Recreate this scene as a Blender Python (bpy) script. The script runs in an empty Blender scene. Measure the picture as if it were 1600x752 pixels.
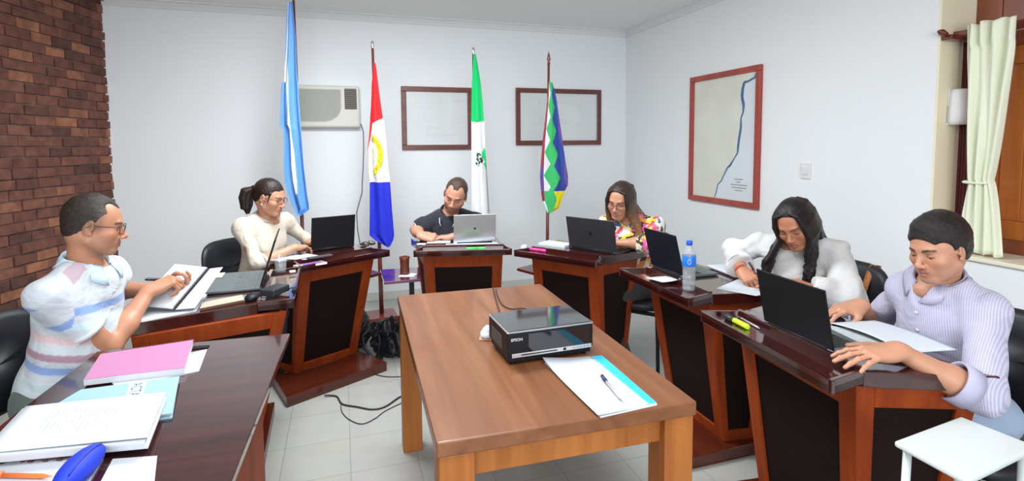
import bpy, math, random
import numpy as np
from mathutils import Vector, Matrix
random.seed(7)
S = bpy.context.scene
COL = S.collection
PI = math.pi

# ------------------------------------------------------------------ camera, world, lights, exposure
cam_d = bpy.data.cameras.new('camera'); cam = bpy.data.objects.new('camera', cam_d); COL.objects.link(cam)
S.camera = cam
cam_d.sensor_fit = 'HORIZONTAL'; cam_d.sensor_width = 36.0
cam_d.lens = 832.8 / 1600 * 36.0
cam_d.shift_y = (287.4 - 376) / 1600
cam_d.clip_start = 0.05; cam_d.clip_end = 60
_p, _r = 0.07165, -0.00736
_fw = Vector((0, math.cos(_p), -math.sin(_p))); _u0 = Vector((0, math.sin(_p), math.cos(_p))); _r0 = Vector((1, 0, 0))
_rt = math.cos(_r) * _r0 + math.sin(_r) * _u0; _up = -math.sin(_r) * _r0 + math.cos(_r) * _u0
cam.matrix_world = Matrix(((_rt.x, _up.x, -_fw.x, 0), (_rt.y, _up.y, -_fw.y, 0), (_rt.z, _up.z, -_fw.z, 1.48), (0, 0, 0, 1)))

S.view_settings.view_transform = 'Standard'; S.view_settings.look = 'None'
S.view_settings.gamma = 1.0; S.view_settings.use_curve_mapping = False
S.view_settings.exposure = 0.06
wd = bpy.data.worlds.new('world'); S.world = wd; wd.use_nodes = True
wd.node_tree.nodes['Background'].inputs[0].default_value = (0.90, 0.95, 1.0, 1)
wd.node_tree.nodes['Background'].inputs[1].default_value = 0.80

def area(name, loc, target, size, size_y, power, color=(1, 1, 1)):
    d = bpy.data.lights.new(name, 'AREA'); d.shape = 'RECTANGLE'; d.size = size; d.size_y = size_y
    d.energy = power; d.color = color
    o = bpy.data.objects.new(name, d); COL.objects.link(o); o.location = loc
    o.rotation_euler = (Vector(target) - Vector(loc)).to_track_quat('-Z', 'Y').to_euler()
    return o
area('ceiling_lamp_light', (-0.7, 2.8, 2.60), (-0.6, 3.0, 0), 1.3, 0.5, 86, (0.95, 0.98, 1.0))
area('ceiling_lamp_light', (0.0, 0.7, 2.60), (0.0, 0.9, 0), 1.6, 0.8, 40, (0.95, 0.98, 1.0))
area('camera_side_fill', (0.5, -2.2, 1.7), (-0.9, 4.5, 2.1), 3.0, 1.6, 105, (0.92, 0.96, 1.0))  # unseen fill lamp added behind the camera to brighten walls and desks

# ------------------------------------------------------------------ materials
def nt(m):
    m.use_nodes = True
    return m.node_tree, m.node_tree.nodes['Principled BSDF']
MATS = {}
def mat(name, col, rough=0.5, metal=0.0, coat=0.0, spec=0.5, bump=0.0, bscale=200.0, var=0.0, vscale=3.0, alpha=None, trans=0.0, ior=1.45, emit=0.0):
    if name in MATS: return MATS[name]
    m = bpy.data.materials.new(name); t, b = nt(m); L = t.links.new
    b.inputs['Base Color'].default_value = (*col, 1); b.inputs['Roughness'].default_value = rough
    b.inputs['Metallic'].default_value = metal; b.inputs['Coat Weight'].default_value = coat
    b.inputs['Coat Roughness'].default_value = 0.08
    b.inputs['Specular IOR Level'].default_value = spec; b.inputs['IOR'].default_value = ior
    b.inputs['Transmission Weight'].default_value = trans
    if alpha is not None: b.inputs['Alpha'].default_value = alpha
    if emit: b.inputs['Emission Color'].default_value = (*col, 1); b.inputs['Emission Strength'].default_value = emit
    tc = t.nodes.new('ShaderNodeTexCoord')
    if var:
        n = t.nodes.new('ShaderNodeTexNoise'); n.inputs['Scale'].default_value = vscale; n.inputs['Detail'].default_value = 4
        L(tc.outputs['Object'], n.inputs['Vector'])
        r = t.nodes.new('ShaderNodeMixRGB'); L(n.outputs['Fac'], r.inputs[0])
        r.inputs[1].default_value = (*[max(0, c * (1 - var)) for c in col], 1); r.inputs[2].default_value = (*[min(1, c * (1 + var)) for c in col], 1)
        L(r.outputs[0], b.inputs['Base Color'])
    if bump:
        n = t.nodes.new('ShaderNodeTexNoise'); n.inputs['Scale'].default_value = bscale; n.inputs['Detail'].default_value = 3
        L(tc.outputs['Object'], n.inputs['Vector'])
        u = t.nodes.new('ShaderNodeBump'); u.inputs['Strength'].default_value = bump; u.inputs['Distance'].default_value = 0.002
        L(n.outputs['Fac'], u.inputs['Height']); L(u.outputs[0], b.inputs['Normal'])
    MATS[name] = m
    return m
def wood(name, c1, c2, c3, rough=0.3, coat=0.3, axis=0, scale=1.0, spec=0.5):
    """long grain along the local axis"""
    m = bpy.data.materials.new(name); t, b = nt(m); L = t.links.new
    tc = t.nodes.new('ShaderNodeTexCoord'); mp = t.nodes.new('ShaderNodeMapping')
    sc = [22.0 * scale] * 3; sc[axis] = 1.3 * scale
    mp.inputs['Scale'].default_value = sc; L(tc.outputs['Object'], mp.inputs[0])
    n = t.nodes.new('ShaderNodeTexNoise'); n.inputs['Scale'].default_value = 1.6; n.inputs['Detail'].default_value = 7; n.inputs['Distortion'].default_value = 0.6
    L(mp.outputs[0], n.inputs['Vector'])
    n2 = t.nodes.new('ShaderNodeTexNoise'); n2.inputs['Scale'].default_value = 0.35; n2.inputs['Detail'].default_value = 3
    L(mp.outputs[0], n2.inputs['Vector'])
    ad = t.nodes.new('ShaderNodeMath'); ad.operation = 'ADD'; L(n.outputs['Fac'], ad.inputs[0]); L(n2.outputs['Fac'], ad.inputs[1])
    hv = t.nodes.new('ShaderNodeMath'); hv.operation = 'MULTIPLY'; hv.inputs[1].default_value = 0.5; L(ad.outputs[0], hv.inputs[0])
    cr = t.nodes.new('ShaderNodeValToRGB'); L(hv.outputs[0], cr.inputs[0])
    e = cr.color_ramp.elements; e[0].position = 0.36; e[0].color = (*c1, 1); e[1].position = 0.66; e[1].color = (*c3, 1)
    x = cr.color_ramp.elements.new(0.5); x.color = (*c2, 1)
    L(cr.outputs[0], b.inputs['Base Color'])
    b.inputs['Roughness'].default_value = rough; b.inputs['Coat Weight'].default_value = coat; b.inputs['Coat Roughness'].default_value = 0.06; b.inputs['Specular IOR Level'].default_value = spec
    bp = t.nodes.new('ShaderNodeBump'); bp.inputs['Strength'].default_value = 0.12; bp.inputs['Distance'].default_value = 0.001
    L(n.outputs['Fac'], bp.inputs['Height']); L(bp.outputs[0], b.inputs['Normal'])
    MATS[name] = m
    return m
M_DESKTOP = wood('mahogany_gloss', (0.022, 0.0045, 0.004), (0.040, 0.007, 0.006), (0.070, 0.012, 0.009), 0.14, 1.0, 0)
M_DESKTOPY = M_DESKTOP
M_FRAME = wood('red_brown_frame_wood', (0.19, 0.026, 0.003), (0.25, 0.037, 0.004), (0.31, 0.052, 0.007), 0.5, 0.0, 2, 0.7, 0.22)
M_APRON = wood('apron_wood', (0.05, 0.008, 0.004), (0.075, 0.012, 0.005), (0.10, 0.018, 0.007), 0.32, 0.3, 0)
M_PANEL = mat('dark_panel', (0.010, 0.0035, 0.0028), 0.75, spec=0.2, bump=0.3, bscale=60, var=0.3, vscale=8)
M_TABLETOP = wood('table_top_wood', (0.13, 0.044, 0.016), (0.185, 0.068, 0.026), (0.25, 0.10, 0.042), 0.36, 0.15, 1, 0.55, 0.4)
M_TABLELEG = wood('table_leg_wood', (0.28, 0.085, 0.017), (0.37, 0.125, 0.027), (0.46, 0.165, 0.04), 0.45, 0.0, 2, 0.7, 0.3)
M_WINWOOD = wood('window_wood', (0.24, 0.060, 0.010), (0.38, 0.105, 0.018), (0.55, 0.18, 0.035), 0.3, 0.3, 2, 0.4)
M_WINDARK = wood('window_dark_wood', (0.13, 0.03, 0.015), (0.20, 0.048, 0.02), (0.27, 0.07, 0.03), 0.35, 0.3, 2, 0.5)
M_POLE = wood('pole_wood', (0.10, 0.018, 0.012), (0.15, 0.026, 0.015), (0.21, 0.04, 0.02), 0.3, 0.5, 2)
M_REDFRAME = wood('red_picture_frame', (0.26, 0.028, 0.018), (0.34, 0.042, 0.024), (0.42, 0.06, 0.035), 0.35, 0.3, 2)
M_PICFRAME = wood('brown_picture_frame', (0.09, 0.022, 0.016), (0.13, 0.032, 0.02), (0.18, 0.045, 0.03), 0.35, 0.3, 0)
M_WALL = mat('white_wall_paint', (0.80, 0.83, 0.85), 0.85, bump=0.25, bscale=28, var=0.018, vscale=1.5)
M_CEIL = mat('ceiling_paint', (0.88, 0.89, 0.88), 0.9, var=0.02, vscale=1.0)
M_CREAM = mat('cream_reveal_paint', (0.84, 0.78, 0.58), 0.85, bump=0.2, bscale=40, var=0.03)
M_TRIM = mat('crown_paint', (0.74, 0.76, 0.76), 0.8)
M_BLACKPL = mat('black_plastic', (0.007, 0.007, 0.009), 0.5, spec=0.3)
M_BLACKGL = mat('black_gloss', (0.006, 0.006, 0.008), 0.08, coat=1.0)
M_BLACKMET = mat('black_metal', (0.015, 0.015, 0.018), 0.35, metal=0.4)
M_SILVER = mat('silver_aluminium', (0.62, 0.63, 0.66), 0.32, metal=0.75)
M_PAPER = mat('white_paper', (0.55, 0.585, 0.635), 0.75, var=0.015, vscale=8)
M_WHITEPL = mat('white_plastic', (0.72, 0.73, 0.74), 0.4)
M_CHROME = mat('chrome', (0.75, 0.76, 0.78), 0.15, metal=1.0)
M_SEATBLK = mat('black_upholstery', (0.010, 0.011, 0.015), 0.45, bump=0.2, bscale=300)

# ------------------------------------------------------------------ helpers
def tag(o, label=None, cat=None, group=None, kind=None):
    if label: o['label'] = label
    if cat: o['category'] = cat
    if group: o['group'] = group
    if kind: o['kind'] = kind
    return o
def thing(name, label, cat, loc=(0, 0, 0), rz=0.0, group=None):
    o = bpy.data.objects.new(name, None); COL.objects.link(o)
    o.empty_display_size = 0.1; o.location = loc; o.rotation_euler = (0, 0, rz)
    MW[o.name] = Matrix.Translation(Vector(loc)) @ Matrix.Rotation(rz, 4, 'Z')
    return tag(o, label, cat, group)
MW = {}
class MB:
    def __init__(s): s.v = []; s.f = []; s.mi = []; s.cur = 0; s.sm = []
    def add(s, vs, fs, M=None, smooth=False):
        b = len(s.v)
        for p in vs:
            p = Vector(p)
            s.v.append(tuple(M @ p) if M else tuple(p))
        for f in fs: s.f.append(tuple(i + b for i in f)); s.mi.append(s.cur); s.sm.append(smooth)
        return s
    def box(s, c, d, M=None):
        x, y, z = c; a, b, e = d[0] / 2, d[1] / 2, d[2] / 2
        vs = [(x + i * a, y + j * b, z + k * e) for k in (-1, 1) for j in (-1, 1) for i in (-1, 1)]
        return s.add(vs, [(0, 2, 3, 1), (4, 5, 7, 6), (0, 1, 5, 4), (1, 3, 7, 5), (3, 2, 6, 7), (2, 0, 4, 6)], M)
    def prism(s, poly, z0, z1, M=None):
        """poly: ccw (x, y); z0/z1 numbers or lists per vertex"""
        n = len(poly); Z0 = z0 if isinstance(z0, (list, tuple)) else [z0] * n; Z1 = z1 if isinstance(z1, (list, tuple)) else [z1] * n
        vs = [(p[0], p[1], Z0[i]) for i, p in enumerate(poly)] + [(p[0], p[1], Z1[i]) for i, p in enumerate(poly)]
        fs = [tuple(range(n - 1, -1, -1)), tuple(range(n, 2 * n))] + [(i, (i + 1) % n, n + (i + 1) % n, n + i) for i in range(n)]
        return s.add(vs, fs, M)
    def loft(s, rings, close=True, caps=True, smooth=True, M=None):
        n = len(rings[0]); vs = [p for r in rings for p in r]; fs = []
        for k in range(len(rings) - 1):
            for i in range(n if close else n - 1):
                j = (i + 1) % n
                fs.append((k * n + i, k * n + j, (k + 1) * n + j, (k + 1) * n + i))
        s.add(vs, fs, M, smooth)
        if caps and close:
            b = len(s.v) - len(vs)
            s.f.append(tuple(b + i for i in range(n - 1, -1, -1))); s.mi.append(s.cur); s.sm.append(False)
            s.f.append(tuple(b + (len(rings) - 1) * n + i for i in range(n))); s.mi.append(s.cur); s.sm.append(False)
        return s
    def lathe(s, prof, seg=24, c=(0, 0, 0), M=None, caps=True):
        rings = [[(c[0] + r * math.cos(2 * PI * i / seg), c[1] + r * math.sin(2 * PI * i / seg), c[2] + z) for i in range(seg)] for r, z in prof]
        return s.loft(rings, True, caps, True, M)
    def tube(s, pts, r, seg=8, M=None, flat=1.0):
        P = [Vector(p) for p in pts]; n = len(P)
        R = r if isinstance(r, (list, tuple)) else [r] * n
        rings = []; ref = None
        for i in range(n):
            t = (P[min(i + 1, n - 1)] - P[max(i - 1, 0)]).normalized()
            if ref is None:
                ref = Vector((0, 0, 1)) if abs(t.z) < 0.9 else Vector((1, 0, 0))
            a = (ref - t * ref.dot(t))
            if a.length < 1e-5: a = t.orthogonal()
            a.normalize(); b = t.cross(a); ref = a
            rings.append([tuple(P[i] + (a * math.cos(2 * PI * k / seg) * flat + b * math.sin(2 * PI * k / seg)) * R[i]) for k in range(seg)])
        return s.loft(rings, True, True, True, M)
    def cyl(s, a, b, r, seg=16, r2=None, M=None):
        return s.tube([a, b], [r, r if r2 is None else r2], seg, M)
    def sphere(s, c, r, seg=16, M=None):
        rr = r if isinstance(r, (list, tuple)) else (r, r, r)
        rings = []
        for k in range(1, seg // 2):
            a = -PI / 2 + PI * k / (seg // 2)
            rings.append([(c[0] + rr[0] * math.cos(a) * math.cos(2 * PI * i / seg), c[1] + rr[1] * math.cos(a) * math.sin(2 * PI * i / seg), c[2] + rr[2] * math.sin(a)) for i in range(seg)])
        return s.loft(rings, True, True, True, M)
    def build(s, name, m=None, parent=None, bevel=0.0, world=False, seg=2, subsurf=0):
        me = bpy.data.meshes.new(name); me.from_pydata(s.v, [], s.f); me.update()
        ms = m if isinstance(m, (list, tuple)) else [m]
        for x in ms:
            if x: me.materials.append(x)
        for p, mi, sm in zip(me.polygons, s.mi, s.sm): p.material_index = min(mi, len(ms) - 1); p.use_smooth = sm
        o = bpy.data.objects.new(name, me); COL.objects.link(o)
        if parent:
            o.parent = parent
            if world: o.matrix_parent_inverse = chain_inv(parent)
            MW[o.name] = Matrix.Identity(4) if world else MW.get(parent.name, Matrix.Identity(4))
        if ms[0] is not None and ms[0].name in ('clear_glass', 'water', 'pet_plastic', 'bottle_blue', 'cap_blue'): recalc(o)
        if bevel:
            md = o.modifiers.new('bevel', 'BEVEL'); md.width = bevel; md.segments = seg; md.limit_method = 'ANGLE'; md.angle_limit = math.radians(35)
            md.harden_normals = False
        if subsurf:
            md = o.modifiers.new('sub', 'SUBSURF'); md.levels = subsurf; md.render_levels = subsurf
        return o
def chain_inv(o):
    return MW.get(o.name, Matrix.Identity(4)).inverted()
def rotz(a): return Matrix.Rotation(a, 4, 'Z')
def T(x, y, z): return Matrix.Translation(Vector((x, y, z)))
def frame(o, x, y):
    """matrix with local x, y axes given (z = x cross y)"""
    x = Vector(x).normalized(); z = x.cross(Vector(y)).normalized(); y = z.cross(x)
    return Matrix(((x.x, y.x, z.x, o[0]), (x.y, y.y, z.y, o[1]), (x.z, y.z, z.z, o[2]), (0, 0, 0, 1)))
def text_mesh(body, size, m, parent, M, name='lettering', extrude=0.0004, align='LEFT', spacing=1.0, world=False, shear=0.0, xs=1.0):
    c = bpy.data.curves.new(name, 'FONT'); c.body = body; c.size = size; c.extrude = extrude; c.align_x = align; c.space_character = spacing; c.shear = shear
    tmp = bpy.data.objects.new(name, c); COL.objects.link(tmp)
    dg = bpy.context.evaluated_depsgraph_get(); me = bpy.data.meshes.new_from_object(tmp.evaluated_get(dg))
    bpy.data.objects.remove(tmp); bpy.data.curves.remove(c)
    me.transform(M @ Matrix.Diagonal((xs, 1, 1, 1))); me.materials.clear(); me.materials.append(m)
    o = bpy.data.objects.new(name, me); COL.objects.link(o); o.parent = parent
    if world and parent: o.matrix_parent_inverse = chain_inv(parent)
    return o

# ------------------------------------------------------------------ room shell
CEIL = 2.70
RX, RY = Vector((0.9526, 0.3041, 0)), Vector((-0.3041, 0.9526, 0))      # room axes: along the back wall, and away from the camera
COR = Vector((1.244, 5.861, 0)); LC = Vector((-3.307, 4.408, 0)); WE = Vector((2.218, 2.812, 0))
def quad_wall(name, a, b, z0, z1, thick, m, inward):
    """solid wall from a to b, thickness away from the room"""
    a = Vector(a); b = Vector(b); n = -Vector(inward).normalized() * thick
    mb = MB(); P4 = [a, b, b + n, a + n]
    if (P4[1] - P4[0]).cross(P4[2] - P4[1]).z < 0: P4 = P4[::-1]
    mb.prism([(p.x, p.y) for p in P4], z0, z1)
    return tag(mb.build(name, m), kind='structure')
quad_wall('wall_back', LC - RX * 0.6, COR + RX * 0.2, 0, CEIL + 0.1, 0.15, M_WALL, -RY)
quad_wall('wall_right', COR + RY * 0.0, WE, 0, CEIL + 0.1, 0.45, M_WALL, -RX)
WN = WE - RY * 3.6
quad_wall('wall_right_below_window', WE, WN, 0, 0.895, 0.45, M_WALL, -RX)
# cream reveal lining at the far side of the window recess
mb = MB(); p = WE - RY * 0.012; q = p + RX * 0.30
mb.prism([(p.x, p.y), (q.x, q.y), ((q + RY * 0.013).x, (q + RY * 0.013).y), ((p + RY * 0.013).x, (p + RY * 0.013).y)], 0.895, CEIL)
tag(mb.build('wall_window_reveal', M_CREAM), kind='structure')
mb = MB(); mb.prism([(-7, -3.5), (6, -3.5), (6, 8), (-7, 8)], CEIL, CEIL + 0.12)
tag(mb.build('ceiling', M_CEIL), kind='structure')
# crown trims
def crown(name, a, b, inward):
    a = Vector(a); b = Vector(b); i = Vector(inward)
    prof = [(0.0, CEIL), (0.0, CEIL - 0.062), (0.012, CEIL - 0.062), (0.018, CEIL - 0.045), (0.04, CEIL - 0.016), (0.058, CEIL - 0.010), (0.058, CEIL)]
    mb = MB(); mb.loft([[tuple(e + i * u + Vector((0, 0, z))) for u, z in prof] for e in (a, b)], True, True, False)
    tag(mb.build(name, M_TRIM), kind='structure')
crown('trim_1', LC, COR, -RY); crown('trim_2', COR, WE, -RX)
# baseboards (pale tile skirting)
M_BASE = mat('skirting_tile', (0.62, 0.63, 0.60), 0.35, var=0.04)
mb = MB()
for (a, b, i) in ((LC, COR, -RY),):
    P4 = [a, b, b + i * 0.012, a + i * 0.012]
    mb.prism([(p.x, p.y) for p in P4[::-1]], 0, 0.085)
tag(mb.build('baseboard_back', M_BASE, bevel=0.003), kind='structure')
mb = MB(); P4 = [COR, WN, WN - RX * 0.012, COR - RX * 0.012]
mb.prism([(p.x, p.y) for p in P4[::-1]], 0, 0.085); tag(mb.build('baseboard_right', M_BASE, bevel=0.003), kind='structure')

# floor: glossy pale square tiles, laid parallel to the walls
m = bpy.data.materials.new('floor_tiles'); t, b = nt(m); L = t.links.new; MATS['floor_tiles'] = m
tc = t.nodes.new('ShaderNodeTexCoord'); mp = t.nodes.new('ShaderNodeMapping')
mp.inputs['Rotation'].default_value = (0, 0, math.radians(-17.7)); L(tc.outputs['Object'], mp.inputs[0])
br = t.nodes.new('ShaderNodeTexBrick'); br.offset = 0; br.squash = 1
br.inputs['Scale'].default_value = 1.0; br.inputs['Brick Width'].default_value = 0.305; br.inputs['Row Height'].default_value = 0.305
br.inputs['Mortar Size'].default_value = 0.0016; br.inputs['Mortar Smooth'].default_value = 0.2
br.inputs['Color1'].default_value = (0.36, 0.365, 0.32, 1); br.inputs['Color2'].default_value = (0.40, 0.405, 0.355, 1); br.inputs['Mortar'].default_value = (0.22, 0.22, 0.20, 1)
L(mp.outputs[0], br.inputs['Vector'])
n = t.nodes.new('ShaderNodeTexNoise'); n.inputs['Scale'].default_value = 6; n.inputs['Detail'].default_value = 6; L(tc.outputs['Object'], n.inputs['Vector'])
mx = t.nodes.new('ShaderNodeMixRGB'); mx.blend_type = 'MULTIPLY'; mx.inputs[0].default_value = 0.25
L(br.outputs['Color'], mx.inputs[1]); L(n.outputs['Color'], mx.inputs[2])
hs = t.nodes.new('ShaderNodeHueSaturation'); hs.inputs['Saturation'].default_value = 0.55; hs.inputs['Value'].default_value = 1.12
L(mx.outputs[0], hs.inputs['Color']); L(hs.outputs[0], b.inputs['Base Color'])
b.inputs['Roughness'].default_value = 0.3
mb = MB(); mb.prism([(-7, -3.5), (6, -3.5), (6, 8), (-7, 8)], -0.1, 0.0)
fl = tag(mb.build('floor', m), kind='structure')

# left wall: real bricks, uneven, one mesh with a colour attribute per brick
LD = Vector((0.05, -1, 0)).normalized()            # along the wall towards the camera
LN = Vector((1, 0.05, 0)).normalized()             # into the room
mb = MB(); bc = []
rows = int(CEIL / 0.0715) + 1
for rI in range(rows):
    z0 = rI * 0.0715; s0 = -0.03 - random.random() * 0.012
    s = s0; off = (rI % 2) * 0.095 + random.uniform(-0.02, 0.02); first = True
    while s < 5.2:
        ln = (off + 0.09 if first else random.uniform(0.17, 0.205)); first = False
        d = random.uniform(-0.004, 0.007); h = min(0.061 + random.uniform(-0.004, 0.004), CEIL - z0 - 0.001)
        if h < 0.01: break
        g = 0.010
        c0 = random.choice([0.15, 0.3, 0.45, 0.5, 0.6, 0.75, 0.95]) + random.uniform(-0.1, 0.1)
        yy = 4.408 - s
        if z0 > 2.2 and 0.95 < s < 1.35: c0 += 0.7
        a = LC + LD * s; e = LC + LD * (s + ln - g)
        j = lambda: random.uniform(-0.0025, 0.0025)
        vs = []
        for (pp, dep) in ((a, 0), (e, 0), (e, 1), (a, 1)):
            vs.append(tuple(pp + LN * ((0.0 + d + j()) if dep else -0.035) + Vector((0, 0, z0 + j()))))
        for (pp, dep) in ((a, 0), (e, 0), (e, 1), (a, 1)):
            vs.append(tuple(pp + LN * ((0.0 + d + j()) if dep else -0.035) + Vector((0, 0, z0 + h + j()))))
        mb.add(vs, [(3, 2, 1, 0), (4, 5, 6, 7), (0, 1, 5, 4), (1, 2, 6, 5), (2, 3, 7, 6), (3, 0, 4, 7)])
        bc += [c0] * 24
        s += ln
# mortar bed behind
a = LC - LD * 0.05 - LN * 0.012; e = LC + LD * 5.2 - LN * 0.012
nv = len(mb.v)
mb.prism([((a - LN * 0.1).x, (a - LN * 0.1).y), ((e - LN * 0.1).x, (e - LN * 0.1).y), (e.x, e.y), (a.x, a.y)], 0, CEIL)
bc += [-2.0] * 24
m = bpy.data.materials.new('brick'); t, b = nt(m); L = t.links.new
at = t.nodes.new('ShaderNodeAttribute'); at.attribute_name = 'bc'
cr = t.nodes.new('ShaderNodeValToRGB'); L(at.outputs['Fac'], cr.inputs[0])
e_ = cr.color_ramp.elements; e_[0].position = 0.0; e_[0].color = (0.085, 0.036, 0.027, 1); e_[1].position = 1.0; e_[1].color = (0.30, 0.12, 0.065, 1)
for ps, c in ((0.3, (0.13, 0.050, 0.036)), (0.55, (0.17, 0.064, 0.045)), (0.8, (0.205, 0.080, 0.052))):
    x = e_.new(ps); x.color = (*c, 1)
tc = t.nodes.new('ShaderNodeTexCoord'); n = t.nodes.new('ShaderNodeTexNoise'); n.inputs['Scale'].default_value = 14; n.inputs['Detail'].default_value = 6
L(tc.outputs['Object'], n.inputs['Vector'])
lt = t.nodes.new('ShaderNodeMath'); lt.operation = 'LESS_THAN'; lt.inputs[1].default_value = -1; L(at.outputs['Fac'], lt.inputs[0])
mm = t.nodes.new('ShaderNodeMixRGB'); mm.inputs[2].default_value = (0.17, 0.10, 0.08, 1); L(lt.outputs[0], mm.inputs[0]); L(cr.outputs[0], mm.inputs[1])
m2 = t.nodes.new('ShaderNodeMixRGB'); m2.blend_type = 'OVERLAY'; m2.inputs[0].default_value = 0.8; L(mm.outputs[0], m2.inputs[1]); L(n.outputs['Fac'], m2.inputs[2])
L(m2.outputs[0], b.inputs['Base Color']); b.inputs['Roughness'].default_value = 0.9
bp = t.nodes.new('ShaderNodeBump'); bp.inputs['Strength'].default_value = 0.7; bp.inputs['Distance'].default_value = 0.006; L(n.outputs['Fac'], bp.inputs['Height']); L(bp.outputs[0], b.inputs['Normal'])
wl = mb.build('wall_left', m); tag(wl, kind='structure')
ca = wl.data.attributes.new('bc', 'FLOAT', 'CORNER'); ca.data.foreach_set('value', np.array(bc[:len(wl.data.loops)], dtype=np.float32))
mb = MB(); a = LC + LN * 0.0 - LD * 0.0; e = LC + LD * 5.2
P4 = [a, e, e + LN * 0.03, a + LN * 0.03]
mb.prism([(p.x, p.y) for p in P4], CEIL - 0.035, CEIL); tag(mb.build('trim_3', M_WINDARK), kind='structure')

# ------------------------------------------------------------------ window recess: sill, wooden window, rod, curtain
mb = MB(); a = WE - RX * 0.02 - RY * 0.012; b_ = WN - RX * 0.02; c_ = WN + RX * 0.30; d_ = WE + RX * 0.30 - RY * 0.012
mb.prism([(p.x, p.y) for p in (a, b_, c_, d_)], 0.895, 0.915); tag(mb.build('window_1_sill', mat('sill_cream', (0.80, 0.76, 0.62), 0.5), bevel=0.004), kind='structure')
def WW(u, d, z):   # u: metres towards the camera from the reveal, d: depth into the recess
    p = WE - RY * (0.013 + u) + RX * d
    return (p.x, p.y, z)
def wbox(mb, u0, u1, d0, d1, z0, z1):
    vs = [WW(u0, d0, z0), WW(u1, d0, z0), WW(u1, d1, z0), WW(u0, d1, z0), WW(u0, d0, z1), WW(u1, d0, z1), WW(u1, d1, z1), WW(u0, d1, z1)]
    mb.add(vs, [(3, 2, 1, 0), (4, 5, 6, 7), (0, 1, 5, 4), (1, 2, 6, 5), (2, 3, 7, 6), (3, 0, 4, 7)])
win = bpy.data.objects.new('window_1', None); COL.objects.link(win); tag(win, kind='structure')
mb = MB()
for k in range(16): wbox(mb, 0.0 + k * 0.12, 0.117 + k * 0.12, 0.255, 0.29, 2.06, CEIL)
mb.build('window_head_boarding', M_WINDARK, win, bevel=0.003)
mb = MB(); wbox(mb, 0.0, 1.9, 0.235, 0.30, 1.96, 2.06); wbox(mb, 0.0, 0.055, 0.235, 0.30, 0.915, 1.96); wbox(mb, 0.0, 1.9, 0.235, 0.30, 0.915, 0.985)
mb.build('window_frame', M_WINDARK, win, bevel=0.004)
mb = MB()
for k in range(3):
    u = 0.06 + k * 0.56
    wbox(mb, u, u + 0.08, 0.25, 0.285, 0.985, 1.96); wbox(mb, u + 0.47, u + 0.55, 0.25, 0.285, 0.985, 1.96)
    wbox(mb, u + 0.08, u + 0.47, 0.25, 0.285, 0.985, 1.08); wbox(mb, u + 0.08, u + 0.47, 0.25, 0.285, 1.87, 1.96)
    for q_ in range(4): wbox(mb, u + 0.08 + q_ * 0.0975, u + 0.1765 + q_ * 0.0975, 0.262, 0.28, 1.08, 1.87)
mb.build('window_shutter', M_WINWOOD, win, bevel=0.003)
cr_ = thing('curtain_rod', 'dark red wooden curtain rod across the window recess', 'curtain rod', WW(0.0, 0.10, 2.03))
mb = MB(); wbox(mb, 0.0, 1.9, 0.085, 0.115, 2.015, 2.055); mb.build('rod', M_POLE, cr_, world=True, bevel=0.006)
mb = MB(); wbox(mb, -0.0, 0.05, 0.00, 0.235, 2.005, 2.03); mb.tube([WW(0.025, 0.0, 2.03), WW(0.025, -0.035, 2.04), WW(0.025, -0.06, 2.045)], [0.014, 0.018, 0.006], 10); mb.build('bracket', M_POLE, cr_, world=True, bevel=0.004)
# curtain, tied in the middle; gathered cloth with real folds
def curtain_mesh(u0, u1, ztop, zbot, ztie, uw, d, uc):
    mb = MB(); N = 90; R = 46; rings = []
    for k in range(R + 1):
        f = k / R; z = ztop + (zbot - ztop) * f
        g = abs(z - ztie)
        w = uw + (1 - uw) * min(1, (g / (0.62 if z > ztie else 0.42))) ** 0.75
        row = []
        for i in range(N + 1):
            s = i / N; uu = u0 + (u1 - u0) * s
            cen = uc if z > ztie else uc + 0.015
            uu = cen + (uu - cen) * w
            amp = 0.014 * (0.35 + 0.65 * w)
            ph = s * 4.2 * 2 * PI
            dd = d + amp * math.sin(ph + 0.8 * math.sin(f * 3 + s * 4)) + 0.010 * math.sin(s * 17 + f * 5) * (1 - f * 0.3)
            if z > ztop - 0.10: dd += 0.012 * math.sin(s * 31)
            row.append(WW(uu, dd, z + 0.006 * math.sin(s * 19)))
        rings.append(row)
    mb.loft(rings, False, False, True)
    return mb
CURT = mat('cream_curtain', (0.80, 0.83, 0.66), 0.85, bump=0.3, bscale=500, var=0.03, vscale=5)
cu = thing('curtain', 'cream curtain tied at the middle in front of the window', 'curtain', WW(0.1, 0.10, 0.93))
o = curtain_mesh(0.092, 0.300, 2.066, 0.925, 1.285, 0.50, 0.045, 0.165).build('drape', CURT, cu, world=True)
md = o.modifiers.new('th', 'SOLIDIFY'); md.thickness = 0.003
mb = MB()
tb = [WW(0.166 + 0.054 * math.cos(a), 0.045 + 0.020 * math.sin(a), 1.28 + 0.003 * math.sin(a)) for a in np.linspace(0, 2 * PI, 25)]
mb.tube(tb, 0.006, 8, flat=1.0); mb.build('tieback', CURT, cu, world=True)
d2 = thing('curtain', 'narrow dark red curtain edge hanging between the cream curtain and the wall', 'curtain', WW(0.02, 0.13, 0.93))
mb = MB(); rings = []
for k in range(25):
    f = k / 24; z = 2.0 - f * 1.06
    rings.append([WW(0.012 + 0.03 * s / 12 * (1 + 0.5 * math.sin(f * 3)), 0.15 + 0.010 * math.sin(s * 1.6) , z) for s in range(13)])
mb.loft(rings, False, False, True); o = mb.build('cloth', mat('dark_red_cloth', (0.10, 0.018, 0.02), 0.8), d2, world=True)
md = o.modifiers.new('th', 'SOLIDIFY'); md.thickness = 0.003
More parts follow.
